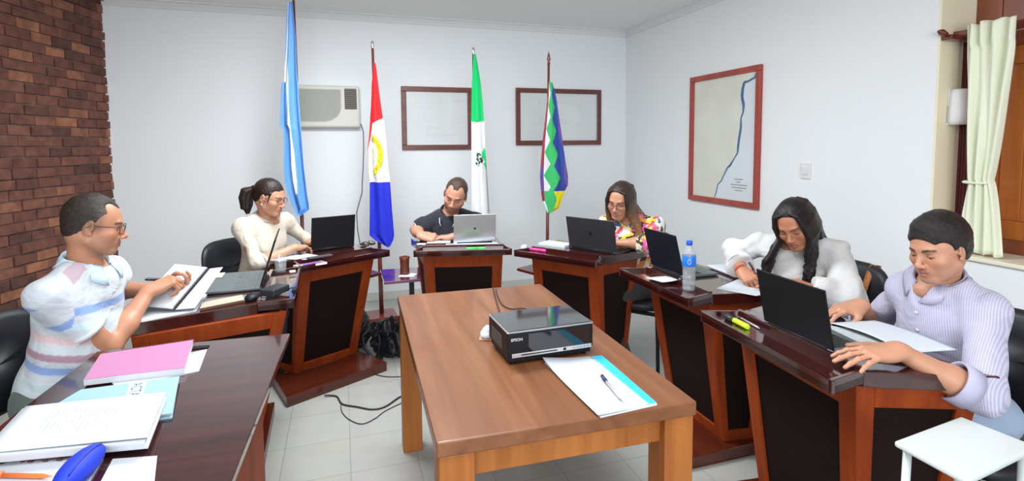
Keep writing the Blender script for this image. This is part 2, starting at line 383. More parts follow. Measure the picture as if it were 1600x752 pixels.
# wall lamp / dispenser on the reveal
ds = thing('wall_lamp', 'white plastic half-round wall fixture on the cream window reveal', 'wall lamp', WW(0.0, 0.14, 1.57))
mb = MB(); rings = []
for k in range(9):
    f = k / 8; z = 1.572 + 0.185 * f
    hw = 0.068 - 0.010 * f ** 2; dp = 0.075 - 0.018 * abs(f - 0.35)
    if k in (0, 8): hw *= 0.93; dp *= 0.93
    rings.append([WW(dp * max(0.0, math.sin(a)) ** 0.7, 0.135 + hw * (-math.cos(a)), z) for a in np.linspace(0, PI, 17)])
mb.loft(rings, True, True, True); mb.build('cover', M_WHITEPL, ds, world=True)
mb = MB(); wbox(mb, 0.0, 0.008, 0.070, 0.200, 1.568, 1.762); mb.build('back_plate', M_WHITEPL, ds, world=True, bevel=0.002)

# ------------------------------------------------------------------ things on the walls
def BW(u, d, z):   # on the back wall: u along it from the brick corner, d out into the room
    p = LC + RX * u - RY * d
    return (p.x, p.y, z)
def RW(s, d, z):   # on the right wall: s from the corner towards the camera
    p = COR - RY * s - RX * d
    return (p.x, p.y, z)
def fbox(mb, F, u0, u1, d0, d1, z0, z1):
    vs = [F(u0, d0, z0), F(u1, d0, z0), F(u1, d1, z0), F(u0, d1, z0), F(u0, d0, z1), F(u1, d0, z1), F(u1, d1, z1), F(u0, d1, z1)]
    mb.add(vs, [(3, 2, 1, 0), (4, 5, 6, 7), (0, 1, 5, 4), (1, 2, 6, 5), (2, 3, 7, 6), (3, 0, 4, 7)])
def recalc(o):
    import bmesh
    b = bmesh.new(); b.from_mesh(o.data); bmesh.ops.recalc_face_normals(b, faces=b.faces); b.to_mesh(o.data); b.free()
    return o
rnd = random.Random(3)
M_PENCIL = mat('pale_pencil_line', (0.50, 0.53, 0.55), 0.7)
def picture(name, label, cat, F, u0, u1, z0, z1, fw, mf, mp, depth=0.025, lines=0):
    t = thing(name, label, cat, F((u0 + u1) / 2, 0.0, z0))
    mb = MB()
    for a in ((u0, u1, z0, z0 + fw), (u0, u1, z1 - fw, z1), (u0, u0 + fw, z0 + fw, z1 - fw), (u1 - fw, u1, z0 + fw, z1 - fw)):
        fbox(mb, F, a[0], a[1], 0.001, depth, a[2], a[3])
    recalc(mb.build('frame', mf, t, world=True, bevel=0.004))
    mb = MB(); fbox(mb, F, u0 + fw * 0.8, u1 - fw * 0.8, 0.001, 0.010, z0 + fw * 0.8, z1 - fw * 0.8)
    if lines:
        mb.cur = 1
        for k in range(lines):
            w_, h_ = (u1 - u0) - 2 * fw, (z1 - z0) - 2 * fw; cu_, cz = rnd.uniform(u0 + fw + 0.12 * w_, u1 - fw - 0.15 * w_), rnd.uniform(z0 + fw + 0.15 * h_, z1 - fw - 0.15 * h_)
            l = rnd.uniform(0.02, 0.14); h = 0.0022
            a = (cu_, min(u1 - fw - 0.02, cu_ + l), cz, cz + h) if rnd.random() < 0.6 else (cu_, cu_ + h, cz, min(z1 - fw - 0.02, cz + l * 0.7))
            fbox(mb, F, a[0], a[1], 0.009, 0.0112, a[2], a[3])
    pr = recalc(mb.build('print', [mp, M_PENCIL], t, world=True))
    return t, pr
M_DRAW = mat('drawing_paper', (0.66, 0.69, 0.70), 0.25, coat=0.5, var=0.05, vscale=4)
t, pr1 = picture('framed_drawing', 'dark wood framed pale technical drawing beside the red, white and blue flag', 'picture', BW, 2.366, 3.058, 1.445, 2.052, 0.048, M_PICFRAME, M_DRAW, lines=26)
t, pr2 = picture('framed_drawing', 'dark wood framed pale plan behind the multicoloured chequered flag', 'picture', BW, 3.513, 4.474, 1.482, 2.066, 0.048, M_PICFRAME, M_DRAW, lines=34)
# big map on the right wall
M_MAP = mat('map_sheet', (0.66, 0.72, 0.76), 0.3, coat=0.4, var=0.05, vscale=3)
t, pr3 = picture('framed_map', 'tall red framed map with a blue river line on the right wall', 'map', RW, 1.166, 1.996, 0.990, 2.063, 0.045, M_REDFRAME, M_MAP, 0.03)
def ribbon(F, pts, d, ws, parent, m, name):
    mb = MB()
    for i in range(len(pts) - 1):
        a = Vector(pts[i]); b = Vector(pts[i + 1]); n = Vector((-(b - a).y, (b - a).x)).normalized(); w0, w1 = ws[i], ws[i + 1]
        q = [a - n * w0, b - n * w1, b + n * w1, a + n * w0]
        mb.add([F(p.x, d, p.y) for p in q] + [F(p.x, d - 0.003, p.y) for p in q], [(0, 1, 2, 3), (7, 6, 5, 4), (0, 4, 5, 1), (2, 6, 7, 3)])
    return recalc(mb.build(name, m, parent, world=True))
land = [(1.215, 1.03), (1.215, 2.02), (1.945, 2.02), (1.86, 1.955), (1.80, 1.945), (1.80, 1.84), (1.815, 1.76), (1.79, 1.60), (1.765, 1.46), (1.745, 1.38), (1.66, 1.30), (1.60, 1.22), (1.53, 1.16), (1.50, 1.035)]
mb = MB(); n = len(land)
mb.add([RW(u, 0.0115, z) for u, z in land] + [RW(u, 0.009, z) for u, z in land], [tuple(range(n)), tuple(range(2 * n - 1, n - 1, -1))] + [(i, n + i, n + (i + 1) % n, (i + 1) % n) for i in range(n)])
m = mat('map_land', (0.68, 0.69, 0.60), 0.3, coat=0.4, var=0.14, vscale=5); recalc(mb.build('map_land', m, pr3, world=True))
riv = [(1.945, 2.015), (1.925, 1.975), (1.86, 1.955), (1.815, 1.95), (1.80, 1.90), (1.795, 1.84), (1.815, 1.78), (1.81, 1.72), (1.79, 1.68), (1.79, 1.60), (1.775, 1.53), (1.765, 1.46), (1.76, 1.41), (1.72, 1.36), (1.68, 1.31), (1.65, 1.29), (1.61, 1.23), (1.58, 1.18), (1.54, 1.15), (1.52, 1.08), (1.50, 1.04)]
ribbon(RW, riv, 0.0135, [0.006, 0.007, 0.007, 0.010, 0.013, 0.014, 0.012, 0.006, 0.006, 0.010, 0.010, 0.010, 0.006, 0.004, 0.009, 0.006, 0.004, 0.004, 0.003, 0.003, 0.003], pr3, mat('map_river', (0.055, 0.15, 0.28), 0.4), 'river_line')
mb = MB()
for k, (a, b_) in enumerate(((1.73, 1.82), (1.75, 1.80), (1.69, 1.87), (1.70, 1.86), (1.74, 1.82))): fbox(mb, RW, a, b_, 0.009, 0.0118, 1.20 - k * 0.022, 1.206 - k * 0.022)
recalc(mb.build('map_caption', mat('map_ink', (0.28, 0.25, 0.2), 0.6), pr3, world=True))
# switch
t = thing('wall_switch', 'small white plastic wall switch right of the framed map', 'switch', RW(2.40, 0, 1.243))
mb = MB(); fbox(mb, RW, 2.362, 2.442, 0.0, 0.010, 1.243, 1.350); recalc(mb.build('plate', M_WHITEPL, t, world=True, bevel=0.003))
mb = MB(); fbox(mb, RW, 2.380, 2.424, 0.010, 0.017, 1.272, 1.325); recalc(mb.build('rocker', mat('switch_rocker', (0.72, 0.73, 0.74), 0.4), t, world=True, bevel=0.003))
# window-type air conditioner
t = thing('air_conditioner', 'beige window air conditioner on the wall behind the light blue flag', 'air conditioner', BW(1.68, 0, 1.65))
M_AC = mat('ac_beige', (0.62, 0.62, 0.55), 0.45, var=0.02); M_ACG = mat('ac_grille', (0.36, 0.37, 0.33), 0.6)
mb = MB(); fbox(mb, BW, 1.375, 1.985, 0.0, 0.085, 1.655, 2.035); recalc(mb.build('case', M_AC, t, world=True, bevel=0.02, seg=3))
# rounded recessed intake with slats
mb = MB()
for k in range(30):
    z = 1.715 + k * 0.0095
    if z > 1.995: break
    r = 1.815
    if z < 1.83: r = 1.665 + math.sqrt(max(0, 0.15 ** 2 - (1.83 - z) ** 2 * 1.65)) * 1.0
    fbox(mb, BW, 1.40, r, 0.083, 0.091, z, z + 0.0052)
recalc(mb.build('intake_slats', M_ACG, t, world=True))
mb = MB(); pts = [(1.395, 2.0), (1.825, 2.0), (1.825, 1.83), (1.80, 1.77), (1.75, 1.725), (1.67, 1.703), (1.395, 1.703)]
n = len(pts); mb.add([BW(u, 0.087, z) for u, z in pts] + [BW(u, 0.080, z) for u, z in pts], [tuple(range(n)), tuple(range(2 * n - 1, n - 1, -1))] + [(i, n + i, n + (i + 1) % n, (i + 1) % n) for i in range(n)])
recalc(mb.build('intake_back', mat('ac_recess', (0.50, 0.51, 0.46), 0.6), t, world=True))
mb = MB(); fbox(mb, BW, 1.852, 1.957, 0.084, 0.0865, 1.822, 2.008); o = recalc(mb.build('outlet', mat('ac_dark', (0.05, 0.045, 0.04), 0.6), t, world=True))
mb = MB()
for k in range(10): fbox(mb, BW, 1.856, 1.953, 0.086, 0.096, 1.832 + k * 0.0178, 1.838 + k * 0.0178)
recalc(mb.build('outlet_louvres', mat('ac_louvre', (0.30, 0.26, 0.22), 0.6), t, world=True))
c = thing('hanging_cable', 'thin dark cord hanging from the air conditioner down the white wall', 'cord', BW(2.0, 0.01, 1.0))
mb = MB(); pts = [(1.965, 0.04, 1.70), (1.992, 0.02, 1.69), (2.012, 0.008, 1.62), (2.010, 0.008, 1.45), (2.002, 0.008, 1.30), (1.990, 0.008, 1.15), (1.985, 0.008, 1.05), (1.955, 0.008, 0.95), (1.930, 0.01, 0.86), (1.935, 0.012, 0.70), (1.97, 0.012, 0.45), (1.99, 0.012, 0.30)]
mb.tube([BW(*p) for p in pts], 0.0042, 6); mb.build('cable', mat('grey_cable', (0.10, 0.10, 0.11), 0.5), c, world=True)
mb = MB(); fbox(mb, BW, 1.96, 2.03, 0.0, 0.012, 0.23, 0.34); recalc(mb.build('wall_outlet', M_WHITEPL, c, world=True, bevel=0.003))

# ------------------------------------------------------------------ flags
def lerp_rows(rows, z):
    rows = sorted(rows, key=lambda r: -r[0])
    if z >= rows[0][0]: return rows[0][1:]
    for a, b in zip(rows, rows[1:]):
        if a[0] >= z >= b[0]:
            f = (a[0] - z) / max(1e-6, a[0] - b[0]); return [x + (y - x) * f for x, y in zip(a[1:], b[1:])]
    return rows[-1][1:]
def fold(x, z, xl, xr, ztop, zbot, amp, nf, ph=0.0):
    s = (x - xl) / max(0.02, xr - xl); f = (ztop - z) / (ztop - zbot)
    return amp * (0.15 + 0.85 * min(1, f * 1.6)) * (math.sin(s * nf * PI + ph + 0.6 * math.sin(f * 5)) + 0.25 * math.sin(s * nf * 2.7 * PI + f * 7))
def flag_cloth(parent, rows, Y, cols, mats, amp=0.032, nf=3.0, ph=0.0, per=8, nz=110, bounds=None, name='cloth'):
    """rows: (z, xL, xR, boundary x ...); cols(k, z) -> material index of segment k"""
    zs = [r[0] for r in rows]; zt, zb = max(zs), min(zs)
    key = sorted(set([zt - (zt - zb) * k / nz for k in range(nz + 1)] + zs), reverse=True)
    mb = MB(); grid = []; segn = None
    for z in key:
        r = lerp_rows(rows, z); xl, xr = r[0], r[1]
        bs = list(r[2:]) if bounds is None else bounds(z, xl, xr)
        e = [xl] + [min(max(b, xl), xr) for b in bs] + [xr]; segn = len(e) - 1
        row = []
        for k in range(segn):
            for i in range(per + (1 if k == segn - 1 else 0)):
                x = e[k] + (e[k + 1] - e[k]) * i / per
                row.append((x, Y + fold(x, z, xl, xr, zt, zb, amp, nf, ph), z))
        grid.append(row)
    W_ = len(grid[0]); vs = [p for r in grid for p in r]; mb.v = vs
    for j in range(len(grid) - 1):
        zc = (grid[j][0][2] + grid[j + 1][0][2]) / 2
        for i in range(W_ - 1):
            a, b2, c2, d2_ = j * W_ + i, (j + 1) * W_ + i, (j + 1) * W_ + i + 1, j * W_ + i + 1
            if abs(vs[a][0] - vs[d2_][0]) < 1e-4 and abs(vs[b2][0] - vs[c2][0]) < 1e-4: continue
            mb.f.append((a, b2, c2, d2_)); mb.mi.append(cols(i // per, zc)); mb.sm.append(True)
    o = mb.build(name, mats, parent, world=True)
    md = o.modifiers.new('th', 'SOLIDIFY'); md.thickness = 0.002; md.offset = -1
    return o
def pole_stand(t, xb, yb, xt, yt, ztop, rz, base=True, r0=0.019, spear=False):
    mb = MB()
    mb.box((0, 0, 0.03), (0.28, 0.28, 0.06), T(xb, yb, 0) @ rotz(rz)); mb.box((0, 0, 0.08), (0.235, 0.235, 0.04), T(xb, yb, 0) @ rotz(rz))
    mb.build('base', M_POLE, t, world=True, bevel=0.005)
    mb = MB(); zs = [0.10, 0.6, 0.62, ztop - 0.06]
    P = [(xb + (xt - xb) * z / ztop, yb + (yt - yb) * z / ztop, z) for z in zs]
    mb.tube(P, [r0, r0 * 0.95, r0 * 0.8, r0 * 0.55], 10); mb.build('pole', M_POLE, t, world=True)
    mb = MB(); z = ztop - 0.06
    if spear: prof = [(0.012, 0), (0.014, 0.01), (0.008, 0.02), (0.017, 0.04), (0.010, 0.075), (0.001, 0.11)]
    else: prof = [(0.011, 0), (0.013, 0.006), (0.012, 0.05), (0.008, 0.06)]
    mb.lathe(prof, 12, (xt, yt, z)); mb.build('finial', M_CHROME if not spear else M_POLE, t, world=True)
def fmat(n, c): return mat(n, c, 0.75, bump=0.15, bscale=700)
ROWS_ARG = [(2.576, -1.685, -1.651, -1.685, -1.680), (2.444, -1.700, -1.642, -1.695, -1.690), (2.302, -1.715, -1.633, -1.710, -1.695), (2.206, -1.723, -1.631, -1.718, -1.699), (2.087, -1.735, -1.631, -1.735, -1.699), (1.981, -1.744, -1.625, -1.744, -1.698), (1.962, -1.762, -1.621, -1.713, -1.699), (1.822, -1.772, -1.618, -1.714, -1.699), (1.652, -1.784, -1.612, -1.715, -1.695), (1.618, -1.755, -1.611, -1.711, -1.687), (1.481, -1.751, -1.609, -1.707, -1.677), (1.333, -1.756, -1.604, -1.707, -1.668), (1.210, -1.751, -1.593, -1.707, -1.658), (1.121, -1.730, -1.587, -1.690, -1.656), (1.106, -1.726, -1.585, -1.686, -1.684), (1.036, -1.708, -1.575, -1.674, -1.671), (0.996, -1.690, -1.576, -1.655, -1.653), (0.951, -1.667, -1.637, -1.652, -1.650)]
ROWS_RWB = [(2.139, -1.085, -1.070, -1.070, -1.070, -1.070), (1.979, -1.105, -1.054, -1.054, -1.054, -1.054), (1.804, -1.117, -1.036, -1.036, -1.036, -1.036), (1.709, -1.127, -1.023, -1.023, -1.023, -1.023), (1.688, -1.127, -1.016, -1.061, -1.016, -1.016), (1.663, -1.131, -1.011, -1.108, -1.011, -1.011), (1.552, -1.141, -1.004, -1.126, -1.004, -1.004), (1.466, -1.154, -0.998, -1.149, -0.998, -0.998), (1.313, -1.148, -0.992, -1.148, -0.992, -0.992), (1.246, -1.144, -0.986, -1.144, -1.006, -0.986), (1.216, -1.140, -0.981, -1.140, -1.099, -0.981), (1.195, -1.140, -0.982, -1.140, -1.140, -0.982), (0.963, -1.144, -0.972, -1.144, -1.144, -0.972), (0.766, -1.152, -0.959, -1.152, -1.152, -0.959), (0.725, -1.107, -0.967, -1.107, -1.107, -0.967), (0.672, -1.015, -0.994, -1.015, -1.015, -0.994)]
ROWS_GRN = [(2.236, -0.308, -0.292, -0.292), (2.153, -0.314, -0.277, -0.277), (1.997, -0.327, -0.253, -0.253), (1.840, -0.334, -0.239, -0.239), (1.687, -0.339, -0.230, -0.230), (1.671, -0.336, -0.227, -0.336), (1.469, -0.336, -0.222, -0.336), (1.299, -0.336, -0.213, -0.336), (1.095, -0.338, -0.202, -0.338), (0.879, -0.341, -0.190, -0.341), (0.814, -0.337, -0.196, -0.337)]
ROWS_WIP = [(2.026, 0.327, 0.354), (1.906, 0.315, 0.387), (1.702, 0.293, 0.415), (1.520, 0.270, 0.442), (1.375, 0.258, 0.465), (1.213, 0.247, 0.493), (1.129, 0.252, 0.493), (1.073, 0.257, 0.465), (0.988, 0.268, 0.437), (0.926, 0.296, 0.414), (0.881, 0.313, 0.335)]
F_LB = fmat('flag_light_blue', (0.13, 0.34, 0.74)); F_WH = fmat('flag_white', (0.70, 0.72, 0.74)); F_RED = fmat('flag_red', (0.72, 0.012, 0.018))
F_BL = fmat('flag_blue', (0.012, 0.022, 0.52)); F_GR = fmat('flag_green', (0.0, 0.50, 0.13)); F_YE = fmat('flag_yellow', (0.85, 0.72, 0.02)); F_PU = fmat('flag_violet', (0.15, 0.07, 0.30))
F_DB = fmat('flag_dark_blue', (0.025, 0.06, 0.30)); F_GR2 = fmat('flag_mid_green', (0.04, 0.46, 0.13)); F_OR = fmat('flag_maroon', (0.33, 0.03, 0.06))
t = thing('flag', 'light blue and white flag hanging on the tallest pole', 'flag', (-1.655, 4.15, 0))
flag_cloth(t, ROWS_ARG, 4.12, lambda k, z: (0, 1, 0)[k] , [F_LB, F_WH], 0.028, 3.4)
pole_stand(t, -1.655, 4.17, -1.662, 4.17, 2.66, 0.4)
t = thing('flag', 'red, white and blue flag with a yellow seal hanging on its pole', 'flag', (-1.087, 4.33, 0))
flag_cloth(t, ROWS_RWB, 4.26, lambda k, z: (0, 1, 1, 2)[k] if z > 1.195 else 2, [F_RED, F_WH, F_BL], 0.026, 2.6, 0.6)
pole_stand(t, -1.087, 4.33, -1.105, 4.32, 2.32, 0.40)
# yellow seal: half ring on the cloth with letters
def on_flag(rows, Y, amp, nf, ph, off):
    zs = [r[0] for r in rows]; zt, zb = max(zs), min(zs)
    def f(x, z):
        r = lerp_rows(rows, z); return (x, Y + fold(x, z, r[0], r[1], zt, zb, amp, nf, ph) - off, z)
    return f
ff = on_flag(ROWS_RWB, 4.26, 0.026, 2.6, 0.6, 0.0035)
mb = MB(); cx, cz = -1.118, 1.412; ri, ro = (0.052, 0.112), (0.088, 0.163); N = 28
A = [math.radians(-88 + 176 * k / N) for k in range(N + 1)]
rings = []
for a in A: rings.append([ff(cx + (ri[0] + (ro[0] - ri[0]) * q / 5) * math.cos(a), cz + (ri[1] + (ro[1] - ri[1]) * q / 5) * math.sin(a)) for q in range(6)])
mb.loft(rings, False, False, True)
for q in range(6):
    r0_ = [ff(cx + 0.008 + 0.03 * math.cos(a), cz - 0.005 + 0.06 * math.sin(a)) for a in (math.radians(-70 + q * 28), math.radians(-58 + q * 28))]
    r1_ = [ff(cx + 0.008 + 0.014 * math.cos(a), cz - 0.005 + 0.035 * math.sin(a)) for a in (math.radians(-70 + q * 28), math.radians(-58 + q * 28))]
    mb.add([r0_[0], r0_[1], r1_[1], r1_[0]], [(0, 1, 2, 3)])
seal = mb.build('seal', F_YE, t, world=True); md = seal.modifiers.new('th', 'SOLIDIFY'); md.thickness = 0.001
M_INK = mat('dark_ink', (0.03, 0.03, 0.05), 0.6); M_OLIVE = mat('seal_letter', (0.22, 0.17, 0.02), 0.6)
ltr = 'INVENCIBLE DE S'
for k, ch in enumerate(ltr):
    if ch == ' ': continue
    a = math.radians(80 - 160 * k / (len(ltr) - 1)); px, pz = cx + 0.068 * math.cos(a), cz + 0.135 * math.sin(a)
    q = ff(px, pz)
    M = T(q[0], q[1] - 0.003, q[2]) @ Matrix.Rotation(PI / 2, 4, 'X') @ rotz(a - PI / 2) @ T(-0.009, -0.011, 0)
    text_mesh(ch, 0.030, M_OLIVE, seal, M, 'letter', 0.0002, world=True)
t = thing('flag', 'green and white flag with a small dark green emblem on its pole', 'flag', (-0.325, 4.5, 0))
def gcol(k, z): return 0 if (k == 0 and z > 1.68) else 1
flag_cloth(t, ROWS_GRN, 4.46, gcol, [F_GR, F_WH], 0.026, 2.4, 0.3)
pole_stand(t, -0.325, 4.53, -0.314, 4.52, 2.30, 0.3)
fg = on_flag(ROWS_GRN, 4.46, 0.026, 2.4, 0.3, 0.0035)
mb = MB(); rings = []
for k in range(9):
    z = 1.46 - k * 0.0222; w = 0.030 * math.sin(PI * min(1, (k + 0.6) / 6.0)) if k < 6 else 0.030 * (8 - k) / 3 + 0.001
    xr = lerp_rows(ROWS_GRN, z)[1] - 0.002
    rings.append([fg(xr - w * (1 - q / 3), z) for q in range(4)])
mb.loft(rings, False, False, True)
o = mb.build('green_edge', F_GR, t, world=True); md = o.modifiers.new('th', 'SOLIDIFY'); md.thickness = 0.001
mb = MB(); er = random.Random(5)
for k in range(22):
    a = er.uniform(0, 2 * PI); r_ = er.uniform(0, 1) ** 0.6; x, z = -0.277 + 0.032 * r_ * math.cos(a), 1.365 + 0.052 * r_ * math.sin(a); s_ = er.uniform(0.006, 0.013)
    q = [fg(x + s_ * math.cos(b_), z + s_ * math.sin(b_)) for b_ in (0.3, 1.9, 3.6, 5.0)]
    mb.add([(p[0], p[1] - 0.001, p[2]) for p in q] + [(p[0], p[1] + 0.002, p[2]) for p in q], [(0, 1, 2, 3), (7, 6, 5, 4), (0, 4, 5, 1), (1, 5, 6, 2), (2, 6, 7, 3), (3, 7, 4, 0)])
recalc(mb.build('emblem', mat('emblem_green', (0.01, 0.09, 0.05), 0.7), t, world=True))
t = thing('flag', 'multicoloured chequered flag hanging on a thin pole in front of the framed plan', 'flag', (0.31, 4.72, 0))
def tri(x): x = x % 1.0; return 1 - abs(2 * x - 1)
ZT = 2.026
def wb(z, xl, xr):
    w = xr - xl; f = (ZT - z) / 0.205; top = max(0, 1 - (ZT - z) / 0.09)
    return [xl + w * 0.13 * (1 - top), xl + w * (0.13 * (1 - top) + 0.24 * tri(f + 0.05)), xl + w * (0.50 + 0.22 * tri(f + 0.45) + 0.3 * top), xl + w * min(1.0, 0.86 + 0.14 * tri(f * 0.5) + top)]
def wcol(k, z):
    if z < 1.08: return (0, 1, 1, 5, 5)[k] if z > 0.99 else (4, 1, 1, 5, 5)[k]
    r = int((ZT - z) / 0.205)
    return (0 if z > 1.30 else 3, 4, 1, 2, 3)[k]
flag_cloth(t, ROWS_WIP, 4.66, wcol, [F_OR, F_GR2, F_DB, F_PU, F_WH, F_YE], 0.024, 2.4, 1.0, bounds=wb, per=5)
pole_stand(t, 0.307, 4.72, 0.327, 4.70, 2.245, 0.3, spear=True)

# ------------------------------------------------------------------ centre table
t = thing('wooden_table', 'sturdy brown wooden table in the middle of the room', 'table', (-0.022, 2.018, 0), math.atan2(0.205, 0.714))
W_, D_ = 0.742, 1.358
mb = MB(); mb.box((0, 0, 0.729), (W_, D_, 0.042)); mb.build('table_top', M_TABLETOP, t, bevel=0.005, seg=3)
mb = MB()
for s in (-1, 1):
    mb.box((s * (W_ / 2 - 0.045), 0, 0.669), (0.022, D_ - 0.10, 0.078)); mb.box((0, s * (D_ / 2 - 0.045), 0.669), (W_ - 0.10, 0.022, 0.078))
mb.build('apron', M_TABLELEG, t, bevel=0.002)
for sx in (-1, 1):
    for sy in (-1, 1):
        mb = MB(); mb.box((sx * (W_ / 2 - 0.052), sy * (D_ / 2 - 0.052), 0.354), (0.092, 0.092, 0.708)); mb.build('leg', M_TABLELEG, t, bevel=0.004)

# ------------------------------------------------------------------ the horseshoe of council desks
def fq(mb, Q, u0, u1, v0, v1, t0, t1):
    """box on a bilinear face Q = (bottom-left, bottom-right, top-right, top-left), offset along the face normal"""
    Q = [Vector(q) for q in Q]; n = (Q[1] - Q[0]).cross(Q[3] - Q[0]).normalized()
    def p(u, v): return (Q[0] * (1 - u) + Q[1] * u) * (1 - v) + (Q[3] * (1 - u) + Q[2] * u) * v
    c = [(u0, v0), (u1, v0), (u1, v1), (u0, v1)]
    vs = [tuple(p(*a) + n * t0) for a in c] + [tuple(p(*a) + n * t1) for a in c]
    mb.add(vs, [(3, 2, 1, 0), (4, 5, 6, 7), (0, 1, 5, 4), (1, 2, 6, 5), (2, 3, 7, 6), (3, 0, 4, 7)])
def framed_face(t, Q, fw, fh, fb, pname, fname, thick=0.03):
    """post-and-rail frame with a dark inset panel"""
    w = (Vector(Q[1]) - Vector(Q[0])).length; w2 = (Vector(Q[2]) - Vector(Q[3])).length; h = (Vector(Q[3]) - Vector(Q[0])).length
    u = fw / max(w, w2); vt = fh / h; vb = fb / h
    mb = MB()
    fq(mb, Q, 0, u, 0, 1, -thick, 0); fq(mb, Q, 1 - u, 1, 0, 1, -thick, 0)
    fq(mb, Q, u, 1 - u, 1 - vt, 1, -thick, 0); fq(mb, Q, u, 1 - u, 0, vb, -thick, 0)
    mb.build(fname, M_FRAME, t, bevel=0.002)
    mb = MB(); fq(mb, Q, u, 1 - u, vb, 1 - vt, -thick, -0.010); mb.build(pname, M_PANEL, t)
HT = 0.81
def desk(A, B, label, inA=0.04, inB=0.04, rd=0.15, bd=0.50, bA=0.08, bB=0.08, y0=0.13, dy=0.13, ix=0.03, shelf=None, pl=0.0, py=0.02, hi=0.055):
    A = Vector((*A, 0)); B = Vector((*B, 0)); L = (B - A).length; u = (B - A) / L; rz = math.atan2(u.y, u.x); c = (A + B) / 2
    t = thing('council_desk', label, 'desk', (c.x, c.y, 0), rz, 'council desks standing in a horseshoe')
    H = L / 2
    full = [(-H, 0), (H, 0), (H - inB, rd), (H + bB, bd), (-H - bA, bd), (-H + inA, rd)]
    # worktop slab (rear) and sunk pen tray (front)
    mb = MB(); mb.prism([(H - inB, rd), (H + bB, bd), (-H - bA, bd), (-H + inA, rd)], HT - 0.058, HT - 0.008)
    mb.build('worktop', M_DESKTOP, t, bevel=0.003)
    mb = MB(); mb.prism([(-H, 0), (H, 0), (H - inB, rd), (-H + inA, rd)], HT - 0.045, HT - 0.020)
    def lip(p, q, w, z0, z1):
        p = Vector((*p, 0)); q = Vector((*q, 0)); d = (q - p).normalized(); n = Vector((-d.y, d.x, 0)) * w
        mb.prism([(p.x, p.y), (q.x, q.y), (q.x + n.x, q.y + n.y), (p.x + n.x, p.y + n.y)], z0, z1)
    lip((-H, 0), (H, 0), 0.012, HT - 0.045, HT - 0.006); lip((H, 0), (H - inB, rd), 0.012, HT - 0.045, HT - 0.002); lip((-H + inA, rd), (-H, 0), 0.012, HT - 0.045, HT - 0.002)
    lip((-H + inA + 0.004, rd - 0.012), (H - inB - 0.004, rd - 0.012), 0.016, HT - 0.045, HT + 0.004)
    mb.build('pen_tray', M_DESKTOP, t, bevel=0.0015)
    zt, zb = HT - 0.0585, 0.061
    hf = H - hi
    f = [(-hf + ix, y0 + dy, zb), (hf - ix, y0 + dy, zb), (hf, y0, zt), (-hf, y0, zt)]
    framed_face(t, f, 0.068, 0.085, 0.055, 'front_panel', 'front_frame')
    yb_t, yb_b = bd - 0.02, bd - 0.05
    e = 0.028
    r = [(hf - ix, y0 + dy, zb), (hf - ix + (bB) * 0.6, yb_b, zb), (hf + bB + 0.02, yb_t, zt), (hf, y0, zt)]
    framed_face(t, r, 0.055, 0.07, 0.055, 'side_panel', 'side_frame', 0.025)
    l = [(-hf + ix - bA * 0.6, yb_b, zb), (-hf + ix, y0 + dy, zb), (-hf, y0, zt), (-hf - bA - 0.02, yb_t, zt)]
    framed_face(t, l, 0.055, 0.07, 0.055, 'side_panel', 'side_frame', 0.025)
    mb = MB(); mb.prism([(-H + 0.0 - pl, py), (H - 0.03, py), (H - 0.05 + bB * 0.5, bd + 0.02), (-H + 0.05 - bA * 0.5, bd + 0.02)], 0.0, 0.06)
    mb.build('plinth', M_APRON, t, bevel=0.004)
    if shelf:
        Mi = (T(c.x, c.y, 0) @ rotz(rz)).inverted()
        q = [Mi @ Vector((x, y, 0)) for x, y in shelf[0]]
        mb = MB(); mb.prism([(p.x, p.y) for p in q], 0.60, 0.618); mb.build('side_shelf', shelf[2], t, bevel=0.002)
        if shelf[1]:
            p = Mi @ Vector((*shelf[1], 0)); mb = MB(); mb.box((p.x, p.y, 0.3), (0.03, 0.03, 0.599)); mb.build('shelf_post', M_BLACKMET, t)
    return t
M_SHELF = wood('plum_shelf_wood', (0.05, 0.008, 0.03), (0.08, 0.014, 0.045), (0.12, 0.02, 0.06), 0.2, 0.8, 0)
desk((-0.972, 2.33), (-1.196, 2.968), 'council desk in front of the man in the striped polo shirt', inA=0.0, bd=0.60, bA=0.13, bB=0.0, y0=0.035, dy=0.16, pl=0.0, py=0.16, hi=0.012)
desk((-1.213, 2.985), (-0.80, 3.436), 'council desk of the ponytailed woman in the cream blouse', dy=0.20, y0=0.10, bB=0.0, pl=0.09,
     shelf=([(-1.0, 3.46), (-0.90, 3.60), (-1.02, 3.72), (-1.12, 3.60)], None, M_APRON))
desk((-0.64, 3.40), (-0.003, 3.449), 'council desk under the silver laptop, in front of the man in the navy polo', bB=-0.08, bA=0.07, y0=0.10, dy=0.10,
     shelf=([(-0.82, 3.345), (-0.60, 3.42), (-0.66, 3.76), (-0.93, 3.69)], (-0.665, 3.45), M_SHELF))
desk((0.009, 3.406), (0.482, 3.045), 'council desk in front of the woman in the floral blouse', y0=0.12, dy=0.09, ix=0.01, bA=-0.02,
     shelf=([(0.03, 3.70), (0.18, 3.52), (0.27, 3.70), (0.15, 3.83)], None, M_APRON))
desk((0.582, 2.879), (0.77, 2.285), 'council desk with the water bottle, in front of the woman in white', y0=0.15, dy=0.12, ix=0.03, bd=0.48, bB=0.03)
desk((0.76, 2.121), (0.904, 1.468), 'council desk in front of the man in the lavender shirt', y0=0.14, dy=0.08, ix=0.05)
